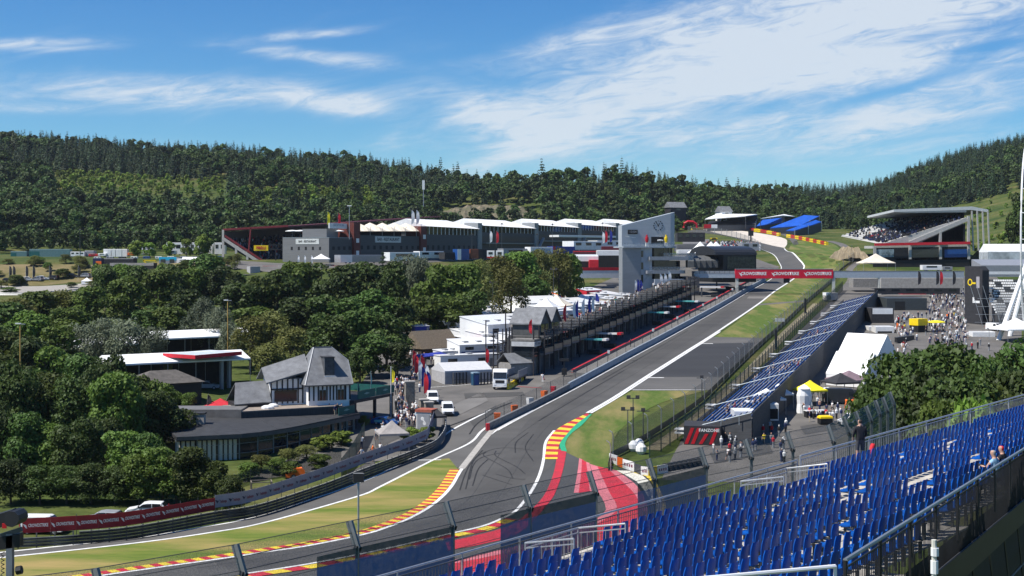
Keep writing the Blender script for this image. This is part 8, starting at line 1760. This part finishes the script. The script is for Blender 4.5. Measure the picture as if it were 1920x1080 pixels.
def fences():
 net=netmat('trackside_net',(.13,.14,.14),.36,.05,.25);gnet=netmat('green_trackside_net',(.02,.045,.035),.62,.06,.2)
 pst=mat('trackside_post',(.34,.35,.36),.5,.4)
 for nm,lb,px,h,m,pm,cur in(('catch_fence','grey catch fence with curved post tops along the grass beside the straight',[(1145,884),(1150,862),(1200,836),(1307,765),(1350,726),(1400,676),(1438,640),(1480,602),(1515,568),(1548,540),(1572,515),(1600,492),(1598,476)],4.0,net,pst,True),('mesh_fence','dark green mesh fence between the service path and the side stand',[(1218,858),(1256,836),(1335,775),(1420,702),(1490,630),(1548,575),(1580,545)],3.2,gnet,mat('green_post',(.02,.05,.04),.6),False)):
  q=smoothline(gl(px),64);o=Vector((q[20].x,q[20].y,Hb(*q[20])));t=thing(nm,lb,'fence',o);bar=MB()
  for i in range(64):
   a=Vector((q[i].x,q[i].y,Hb(*q[i])))-o
   if cur:MB().tube([a+Vector((0,0,-.2)),a+Vector((0,0,h-.8)),a+Vector((-.12,0,h-.3)),a+Vector((-.55,.1,h))],.07,5).build('post',pm,t)
   else:MB().box(a.x-.07,a.x+.07,a.y-.07,a.y+.07,a.z-.2,a.z+h).build('post',pm,t)
   if i<63:b=Vector((q[i+1].x,q[i+1].y,Hb(*q[i+1])))-o;MB().quad(a,b,b+Vector((0,0,h-.4)),a+Vector((0,0,h-.4))).build('net_panel',m,t)
  if cur:
   rows=[[Vector((p.x,p.y,Hb(*p)+z))-o+Vector((-.35,0,0))for z in(.1,.35,.42,.7,.76,1.05)]for p in q];MB().loft(rows,closed=False).build('guardrail',STEELD,t)
 ribbon('service_path',[(1250,846),(1335,783),(1420,703),(1490,625),(1545,570)],-3.2,-1.0,mat('dry_verge',(.22,.19,.12),.95,var=.25),.05,n=60)
 # advertising boards at the foot of the fence
 e=gl([(1143,866),(1158,873),(1168,877),(1190,886),(1202,891),(1216,893),(1232,890),(1252,886)]);cols=[WHITEP,ORNG,WHITEP,STEELD,WHITEP,YELG,WHITEP];pr=MATS['print_maroon']
 for i in range(7):
  a,b=e[i],e[i+1];d=b-a;t=thing('advert_board',['white board with red print at the left end of the fence foot','orange board in the row at the fence foot','long white board in the row at the fence foot','dark mesh board between two white ones','white board with red print right of the dark one','yellow board near the right end of the row','white board at the right end of the row'][i],'board',a,math.atan2(d.y,d.x));l=d.length*.98
  ob=MB().box(0,l,-.06,.06,-.1,1.15).build('panel',cols[i],t)
  if cols[i]is WHITEP:[MB().box(l*(.15+.2*k),l*(.27+.2*k),-.075,-.061,.4,.75).build('print',pr,ob)for k in range(4)]
  # tyre stack behind the boards
 for i in range(16):p=G(1248+(i%8)*9,884-(i%8)*1.6-4*(i//8));t=thing('tyre_stack','stack of black tyres in the wall behind the advertising boards','tyres',p,0,'tyre stacks behind the boards');MB().lathe([(.35,0),(.42,.1),(.42,.2),(.36,.26),(.42,.32),(.42,.42),(.36,.5),(.42,.56),(.42,.68),(.34,.76)],10).build('tyre',TYRE,t)
 for px,py,lb in((1188,838,'white rounded bag at the fence corner, lower'),(1198,834,'white rounded bag at the fence corner, upper'),(1202,843,'white cart box beside the rounded bags')):p=G(px,py+8);t=thing('white_bag',lb,'bag',p);MB().lathe([(.5,0),(.75,.4),(.7,1.0),(.35,1.4),(.05,1.5)],10).build('sack',FABW,t)
 for px,top,bot,lb in((1187,746,822,'black twin floodlight mast on the grass bank, taller'),(1177,768,838,'black twin floodlight mast on the grass bank, shorter'),(1206,770,835,'single black lamp on a mast right of the floodlights'),(1316,708,748,'single black lamp on a mast at the catch fence')):g=G(px,bot);lamp_mast(lb,zat(top,g.y)-g.z,g,heads=2 if px<1200 else 1,pole=None)
 for px,py in((1455,655),(1510,588)):g=G(px,py);t=thing('speaker_column','tall black speaker column at the catch fence','speaker',g,0,'black columns at the catch fence');MB().box(-.25,.25,-.25,.25,-.2,4.2).build('cabinet',BLACK,t);MB().box(-.3,.3,-.3,.3,-.2,.4).build('base',STEELD,t)
 g=G(1462,612);t=thing('white_sign','small pale sign panel in front of the catch fence','sign',g);MB().box(-1.2,1.2,-.05,.05,1.2,2.1).build('panel',WHITEP,t);MB().box(-.05,.05,0,.08,-.2,1.2).build('post',STEEL,t)
 g=G(1557,565);t=thing('generator','pale generator trailer under the right gantry column','generator',g,.3);MB().box(-2,2,-1,1,.4,2.6).build('housing',CONC,t);MB().box(-2.05,-.4,-1.03,1.03,1.8,2.7).build('hood',WHITEP,t);[MB().box(x-.1,x+.1,-1.1,1.1,0,.8).build('leg',STEELD,t)for x in(-1.4,1.4)]
fences()
def plaza():
 W=WHITEP
 def T(px,py,*a,**k):return G(px,py)
 GZ='gazebos behind the side stand'
 tent('big_tent','large white gabled tent behind the side stand, the farther one',9,7.5,2.8,4.0,FABW,G(1626,690),-.8,walls='flrb',peak='gable');tent('big_tent','large white gabled tent behind the side stand, the nearer one',8,7,2.2,3.8,FABW,G(1604,722),-.8,walls='flrb',peak='gable')
 for px,py,w,fab,lb in((1592,737,6,mat('mauve_canvas',(.20,.14,.16),.8),'mauve-topped gazebo against the white tents'),(1576,742,5,FABK,'black gazebo behind the black van'),(1519,758,4.2,FABY,'bright yellow gazebo next to the white curtain stall'),(1437,775,4.6,FABW,'white pyramid gazebo behind the stall row'),(1460,765,3.6,FABW,'white gazebo right of the stall row')):tent('gazebo',lb,w,w,2.5,1.5,fab,G(px,py),.35)
 vehicle('bigvan','delivery_van','black high-roofed delivery van beside the black gazebo','van',mat('black_paint',(.02,.022,.026),.3,coat=.5),G(1580,757),R(-12));vehicle('panelvan','panel_van','white low van parked before the glass barrier','van',W,G(1600,798),R(190))
 unit('food_stall','stall with a ribbed grey roof nearest the promotion box','stall',1377,1418,770,806,200,3.5,W,0,(DARK,.05,.95,.2,.75),wheels=False);unit('food_stall','white food trailer with a grey top between the gazebos','stall',1402,1436,754,775,212,3,W,1,wheels=False);unit('food_stall','small white awning stall right of the food trailer','stall',1432,1460,757,785,208,2.5,W,0,(DARK,.05,.95,.1,.7),wheels=False)
 t=thing('curtain_stall','tall white curtained stall beside the yellow gazebo','stall',G(1508,774),.3);MB().loft([[(math.cos(a)*r,math.sin(a)*r*.7,z)for a in np.linspace(0,6.28,11)[:-1]]for r,z in((1.4,0),(1.25,1.5),(1.35,2.8),(1.0,3.9))]).build('curtain',FABW,t);MB().lathe([(1.05,3.9),(.4,4.4),(.05,4.6)],10).build('top',FABW,t)
 g=G(1547,796);t=thing('waste_cart','dark cart with a yellow top by the street barrier','cart',g,.2);MB().box(-1,1,-.6,.6,.2,1.0).build('tub',BLACK,t);MB().loft([[(-1.05*k,-.65*k,z),(1.05*k,-.65*k,z),(1.05*k,.65*k,z),(-1.05*k,.65*k,z)]for k,z in((1,1.0),(.95,1.25),(.7,1.4))]).build('lid',YELG,t)
 g=G(1528,782);t=thing('bar_counter','dark counter with a white top behind the waste cart','counter',g,.2);MB().box(-1.6,1.6,-.6,.6,0,1.0).build('body',BLACK,t);MB().box(-1.7,1.7,-.7,.7,1.0,1.12).build('top',W,t)
 unit('food_truck','white food truck with an open side left of the crowd','truck',1642,1676,612,646,330,4,W,0,(DARK,.1,.9,.1,.75),wheels=False);unit('food_truck','narrow white truck end next to the open food truck','truck',1629,1643,612,630,335,4,W,0,wheels=False);unit('raised_bar','black two-storey bar with a pale canopy top in the plaza','bar',1634,1676,578,608,352,7,FABK,0,(FABW,.05,.95,.66,1),wheels=False);unit('exhibition_box','large dark grey exhibition box beyond the side stand','pavilion',1663,1738,559,588,385,12,mat('slate_grey_panel',(.05,.06,.065),.5),0,(DARK,.2,.45,.1,.8),wheels=False)
 tent('gazebo','red gazebo top behind the dark exhibition box',7,5,2.6,1.4,FABR,G(1710,566),0);parasol('yellow parasol in the middle of the plaza crowd',2.3,2.8,FABY,G(1755,622));parasol('white parasol near the bar counter',1.5,2.6,FABW,G(1552,755))
 g=G(1722,622);t=thing('yellow_cabin','yellow and black vending cabin in the plaza','cabin',g,.5);MB().box(-1.6,1.6,-1.5,1.5,1.6,3.2).build('upper_body',YELG,t);MB().box(-1.5,1.5,-1.45,1.45,.0,1.6).build('lower_body',BLACK,t);MB().box(-1.2,1.2,-1.53,-1.46,.5,1.5).build('hatch',DARK,t)
 t=thing('railing_planter','dark low planter wall before the food truck','wall',G(1696,640),.9);MB().box(-5,5,-.3,.3,0,1.1).build('wall',BLACK,t);MB().box(-5.05,5.05,-.35,.35,1.1,1.18).build('cap',STEELD,t)
 # big black board with a yellow ring
 Y=352;A=Vector(((1809-960)*Y/F,Y,Hb((1809-960)*Y/F,Y)));B=Vector(((1842-960)*(Y-4)/F,Y-4,0));fr=Frame(A,B);t=thing('black_tower_board','tall black advertising tower with a yellow ring and white marks','board',fr.o,fr.a);h=fr.h(499);L=fr.L
 MB().prism([(0,0,-.3),(L,0,-.3),(L,0,h*.93),(L*.8,0,h),(0,0,h)],(0,3,0)).build('board',FABK,t);ring=MB();n=14
 for i in range(n):a,b=6.283*i/n,6.283*(i+1)/n;ring.prism([(L*.3+math.cos(a)*.7,-.03,h*.72+math.sin(a)*.9),(L*.3+math.cos(b)*.7,-.03,h*.72+math.sin(b)*.9),(L*.3+math.cos(b)*.45,-.03,h*.72+math.sin(b)*.6),(L*.3+math.cos(a)*.45,-.03,h*.72+math.sin(a)*.6)],(0,.028,0))
 ring.box(L*.42,L*.62,-.03,-.002,h*.69,h*.72);ring.build('ring',YELG,t);MB().box(L*.66,L*.84,-.03,-.002,h*.62,h*.82).build('mark',mat('mark_grey',(.35,.33,.35),.6),t);MB().box(L*.45,L*.55,-.03,-.002,h*.36,h*.46).box(L*.5,L*.85,-.03,-.002,h*.36,h*.40).build('mark',W,t)
 # white-seated temporary stand
 Y=345;A=Vector(((1846-960)*Y/F,Y,0));B=Vector(((1950-960)*Y/F,Y-3,0));fr=Frame(A,B,Hb(A.x,A.y));t=thing('white_seat_stand','temporary stand of white and dark seats right of the black tower','grandstand',fr.o,fr.a);rr=random.Random(6);mw,mk=MB(),MB();z0,z1=fr.h(600),fr.h(527)
 for r in range(15):
  y=r*.75;z=z0+(z1-z0)*r/15;x00=-1.0 if r>8 else r*.0
  for k in range(26):
   x=k*.55+(15-r)*.22;m=mk if(k//3+r//2)%4==0 or rr.random()<.08 else mw;m.box(x,x+.46,y,y+.4,z+.38,z+.43).box(x,x+.46,y+.4,y+.45,z+.38,z+.85)
 mw.build('white_seats',W,t)['kind']='stuff';mk.build('dark_seats',STEELD,t)['kind']='stuff';MB().prism([(3.2,-.5,z0),(3.2,11.2,z1),(3.2,11.2,-1),(3.2,-.5,-1)],(12,0,0)).build('understructure',STEELD,t)
 sc=MB();[sc.bar((x,-.6,0),(x-3,-.6+0,z1*.9),.1,.1)for x in(-.5,1,2.5,4)];[sc.bar((-2.5+z*.1,-.6,z),(5,-.6,z),.08,.08)for z in(1,3,5,7)];sc.build('scaffold',STEEL,t)
 unit('upper_deck','grey upper deck with white chairs above the white-seated stand','deck',1840,1960,497,517,372,8,GREYP,0,(W,.05,.9,.2,.45),wheels=False,roofslope=1.5);Y=410;tent('marquee','long white marquee with windowed walls at the right edge',24,9,4.6,2.2,FABW,Vector(((1920-960)*Y/F,Y,zat(500,Y))),-.05,walls='fl',peak='gable',wall_mat=mat('clear_wall',(.42,.46,.48),.2,var=.3,scale=.4))
 # observation wheel, mostly beyond the frame edge
 Y=330;C=Vector(((1932-960)*Y/F,Y,zat(450,Y)));g=Hb(C.x,C.y);t=thing('observation_wheel','white tubular observation wheel rising at the right edge','ferris wheel',(C.x,C.y,g));cz=C.z-g;r=25;yaw=R(66);pt=lambda a,rr_,off=0:Vector((math.cos(a)*rr_*math.cos(yaw)-off*math.sin(yaw),math.cos(a)*rr_*math.sin(yaw)+off*math.cos(yaw),cz+0+math.sin(a)*rr_))
 for off in(-.7,.7):MB().tube([pt(i*math.pi/24,r*.93,off)for i in range(49)],.22,6,cap=False).build('rim',W,t)
 for i in range(24):a=i*math.pi/12;MB().tube([pt(a,r*.93,-.7),pt(a,r*.93,.7)],.1,5).build('rung',W,t);MB().tube([pt(a,.5),pt(a,r*.93)],.06,5).build('spoke',W,t)
 hub=Vector((0,-3,cz))
 for px,py in((1872,655),(1892,640)):yy=Y-14+(px-1872)*.4;e=Vector(((px-960)*yy/F-C.x,yy-Y,-1.0));MB().tube([e,hub],.55,8).build('leg',W,t)
 MB().tube([hub,Vector((0,0,cz))],.5,8).build('axle',W,t)
 tent('round_tent','white tent below the wheel legs',9,8,3.0,2.4,FABW,G(1905,640),.2);unit('food_truck','white kiosk with a raised hatch below the wheel','kiosk',1824,1866,622,652,322,3,W,0,(DARK,.3,.7,.2,.7),wheels=False);vehicle('panelvan','panel_van','white van with a yellow hood below the black tower','van',W,G(1866,620),R(-60))
 # concrete wall, black fence and flags under the bridge
 unit('concrete_wall','grey concrete wall under the footbridge','wall',1652,1806,521,543,428,1,CONC,0,wheels=False);unit('black_fence','black hoarding fence with small logos below the concrete wall','fence',1640,1800,540,549,400,.3,FABK,6,wheels=False);unit('concrete_ramp','pale concrete ramp wall beside the right gantry column','wall',1600,1648,522,537,445,6,CONCD,0,wheels=False)
 for px,c,lb in((1721,FABK,'black feather flag before the concrete wall, first'),(1755,FABK,'black feather flag before the concrete wall, second'),(1786,FABK,'black feather flag before the concrete wall, third'),(1762,FABR,'red feather flag before the concrete wall')):feather_flag(lb,5.5,c,Vector(((px-960)*415/F,415,zat(545,415)+.5)),0)
 tent('stretch_tent','cream stretch tent below the rock face',11,7,2.8,3.0,FABC,Vector(((1642-960)*455/F,455,zat(508,455))),.1)
 unit('white_truck','white catering truck before the roofed grandstand','truck',1730,1766,497,508,450,3,W,1);unit('parked_van','grey van beside the catering truck','van',1768,1786,500,508,452,3,GREYP,1)
 # street lamp in the trees
 for px,top,Y,lb in((1661,710,150,'pale street lamp with a double head before the dark trees'),(1724,745,142,'dim street lamp hidden in the dark trees')):g=GX_(px,Y);lamp_mast(lb,zat(top,Y)-g.z,g,0,2,'street_lamp',None,STEEL,'lamp post')
 crowd(70,[(1745,545),(1795,545),(1800,600),(1745,600)],'in the far plaza crowd','crowd on the far plaza',21);crowd(60,[(1750,595),(1815,595),(1815,650),(1740,650)],'in the middle plaza crowd','crowd on the middle plaza',22);crowd(26,[(1682,600),(1720,596),(1690,640),(1680,630)],'in the crowd at the raised bar','crowd at the raised bar',23)
 crowd(12,[(1650,665),(1700,650),(1690,680),(1648,690)],'before the dark trees','people before the dark trees',24);crowd(18,[(1345,800),(1470,800),(1450,850),(1310,880)],'by the stalls below the side stand','people by the stalls',25);crowd(14,[(1530,740),(1620,750),(1570,790),(1500,800)],'around the black van and gazebos','people around the gazebos',26)
plaza()
def roofed_stand():
 Y=512;o=Vector(((1640-960)*Y/F,Y,zat(503,Y)));t=thing('roofed_grandstand','grandstand with a pale cantilever roof, white raking beam and red balcony band','grandstand',o);P0=lambda px,py,y=Y:Vector(((px-960)*y/F,y,zat(py,y)))-o;e=Vector((14,92,0));e2=Vector((7,92,4));conc=mat('pale_concrete',(.42,.41,.39),.75,var=.1);rf=mat('roof_pale',(.55,.57,.57),.5,var=.06)
 MB().prism([P0(1676,393),P0(1822,387),P0(1853,393),P0(1853,398),P0(1822,393.5),P0(1676,397.5)],e).build('roof',rf,t);MB().prism([P0(1677,397.8),P0(1812,394),P0(1812,398),P0(1700,399)],e*.99).build('roof_soffit',FRAMEG,t)
 MB().prism([P0(1652,458),P0(1806,409),P0(1806,458)],e2).build('tier',conc,t);MB().bar(P0(1705,456)+Vector((0,-.4,0)),P0(1812,411)+Vector((0,-.4,0)),.8,1.5).build('raking_beam',conc,t)
 for px,a in((1815,405),(1762,434)):MB().bar(P0(px,458)+Vector((0,-.5,0)),P0(px,a)+Vector((0,-.5,0)),.9,.9).build('column',conc,t)
 for k,px in enumerate((1822,1832,1842,1852)):MB().bar(P0(px+3,470),P0(px,395),.5,.5).build('roof_column',conc,t)
 MB().prism([P0(1730,452),P0(1810,418),P0(1810,455),P0(1730,455)],(0,.2,0)).build('side_wall',DARK,t);MB().quad(P0(1808,397),P0(1808,397)+e,P0(1808,412)+e,P0(1808,412)).build('back_wall',DARK,t)
 rr=random.Random(31);mb=MB();cols=[CLOTH['black'],CLOTH['navy'],CLOTH['grey'],CLOTH['white'],CLOTH['red'],SKIN];a,b=P0(1654,457),P0(1804,410)
 for i in range(1500):u,v=rr.uniform(.02,1),rr.uniform(0,.5)if rr.random()<.93 else rr.uniform(.5,1);p=a.lerp(b,u)+e2*v;k=rr.choices(range(6),[12,5,1.2,.35,.25,.4])[0];mb.loft([[(p.x+sx*.28*w,p.y+sy*.28*w,p.z+z)for sx,sy in((-1,-1),(1,-1),(1,1),(-1,1))]for w,z in((1,.1),(1.1,.8),(.4,.9),(.4,1.2))],k)
 mb.build('crowd',cols,t)['kind']='stuff';mb=MB();[mb.obox(a.lerp(b,i/16)+e2*.47,Vector((.5,0,.15)),e2*.52,(0,0,.35))for i in range(16)];mb.build('bench',mat('grey_bench',(.42,.415,.40),.8),t)['kind']='stuff'
 MB().bar(P0(1638,458.5)+Vector((0,-1.3,0)),P0(1817,455.5)+Vector((0,-1.3,0)),.4,1.0).build('red_band',FABR,t);MB().prism([P0(1636,461),P0(1818,458),P0(1818,463),P0(1636,466)],(0,12,0)).build('slab',conc,t);MB().prism([P0(1680,484),P0(1818,482),P0(1818,486),P0(1680,488)],Vector((0,12,0))).build('slab',conc,t)
 for px in(1640,1706,1763,1816):MB().bar(P0(px,486),P0(px,462),1.0,1.0).build('column',conc,t)
 MB().prism([P0(1637,465),P0(1818,462),P0(1818,504),P0(1637,504)],(0,.2,0)).build('dark_storey',DARK,t)
 for a,b,m in((1710,1760,GLASS),(1771,1813,BLUEG),(1640,1676,mat('pale_glass',(.25,.33,.37),.2,var=.5,scale=.3))):MB().prism([P0(a,468),P0(b,467),P0(b,482),P0(a,483)],(0,-.1,0)).build('glass_front',m,t)
 # pale boulder-strewn cut below the terraces and the slope behind
 def rock(nm,p0,p1,h,dep,seed,m):
  nx,ny=30,9;rows=[]
  for j in range(ny):rows.append([(lambda x,y,k:(x,y,max(Hb(x,y)-2,Hb(x,y)-1.2+k)))(p0[0]+(p1[0]-p0[0])*i/(nx-1),p0[1]+(p1[1]-p0[1])*i/(nx-1)+dep*j/(ny-1),math.sin(math.pi*i/(nx-1))**.5*math.sin(math.pi*(j+.7)/ny)**.6*h*(.9+.28*mnoise.noise(Vector((i*.35,j*.5,seed)))))for i in range(nx)])
  MB().loft(rows,closed=False).build(nm,m,kind='structure')
 rk=mat('ochre_rock',(.36,.29,.19),.95,scale=.7,detail=10,col2=(.13,.10,.065),stretch=(1,1,.4),bump=.6)
 rock('rock_face',((1572-960)*560/F,560),((1646-960)*520/F,520),7.5,22,2.0,rk);rock('rock_face',((1828-960)*520/F,520),((1925-960)*500/F,500),8,18,5.0,mat('ochre_scree',(.30,.25,.13),.95,scale=.3,detail=9,col2=(.06,.075,.025)))
 for px,Y2,h,k in((1905,540,330,'d'),(1912,520,345,'d')):tree(k,px,h+30,Y2,46,'standing alone on the brown slope at the right edge',group='trees on the right slope')
 q=[Vector(((px-960)*y/F,y,Hb((px-960)*y/F,y)))for px,y in((1850,560),(1880,545),(1905,525),(1925,505))];tt=thing('mesh_fence','dark fence descending the slope right of the roofed grandstand','fence',q[0]);gn=netmat('slope_net',(.015,.03,.02),.6,.2,.2)
 for i in range(3):a,b=q[i]-q[0],q[i+1]-q[0];MB().quad(a,b,b+Vector((0,0,3)),a+Vector((0,0,3))).build('net_panel',gn,tt);MB().bar(a,a+Vector((0,0,3.1)),.15,.15).build('post',TIMB,tt)
roofed_stand()
print('kB objects',len(COL.objects))
# ------------------------------------------------------------------ unused patterns go, helper marks are cleared, look-alikes are told apart by their order
def tidy():
 dead=[o for o in COL.objects if o.get('label')=='x']
 for o in dead:
  for k in list(KIDS.get(o.name,[])):bpy.data.objects.remove(k)
 for o in dead:bpy.data.objects.remove(o)
 same={}
 for o in COL.objects:
  for k in('_used','H','R'):
   if k in o:del o[k]
  if o.parent is None and o.get('label')and o.get('category')not in('person','seat'):same.setdefault(o['label'],[]).append(o)
 nth='first second third fourth fifth sixth seventh eighth ninth tenth eleventh twelfth'.split()
 for lb,obs in same.items():
  if 2<=len(obs)<=12 and len(lb.split())<=12:
   obs.sort(key=lambda o:o.location.x/max(1,o.location.y))
   for i,o in enumerate(obs):o['label']=lb+', '+(nth[i]+' from the left' if i<len(obs)-1 or len(obs)>2 else 'the right one')
tidy()
# ------------------------------------------------------------------ thin summer haze in the air
def haze():
 m=bpy.data.materials.new('haze_air');m.use_nodes=True;nt=m.node_tree;nt.nodes.clear();o=nt.nodes.new('ShaderNodeOutputMaterial');v=nt.nodes.new('ShaderNodeVolumePrincipled');v.inputs['Color'].default_value=(.80,.88,1,1);v.inputs['Density'].default_value=0.00004;v.inputs['Anisotropy'].default_value=.3;nt.links.new(v.outputs[0],o.inputs['Volume'])
 lo=float(ZG.min())-1;b=MB().box(-1500,1600,-90,2750,lo-.5,330);ob=b.build('haze',m,world=True);tag(ob,'thin bluish summer haze over the valley','haze',kind='stuff')
haze()
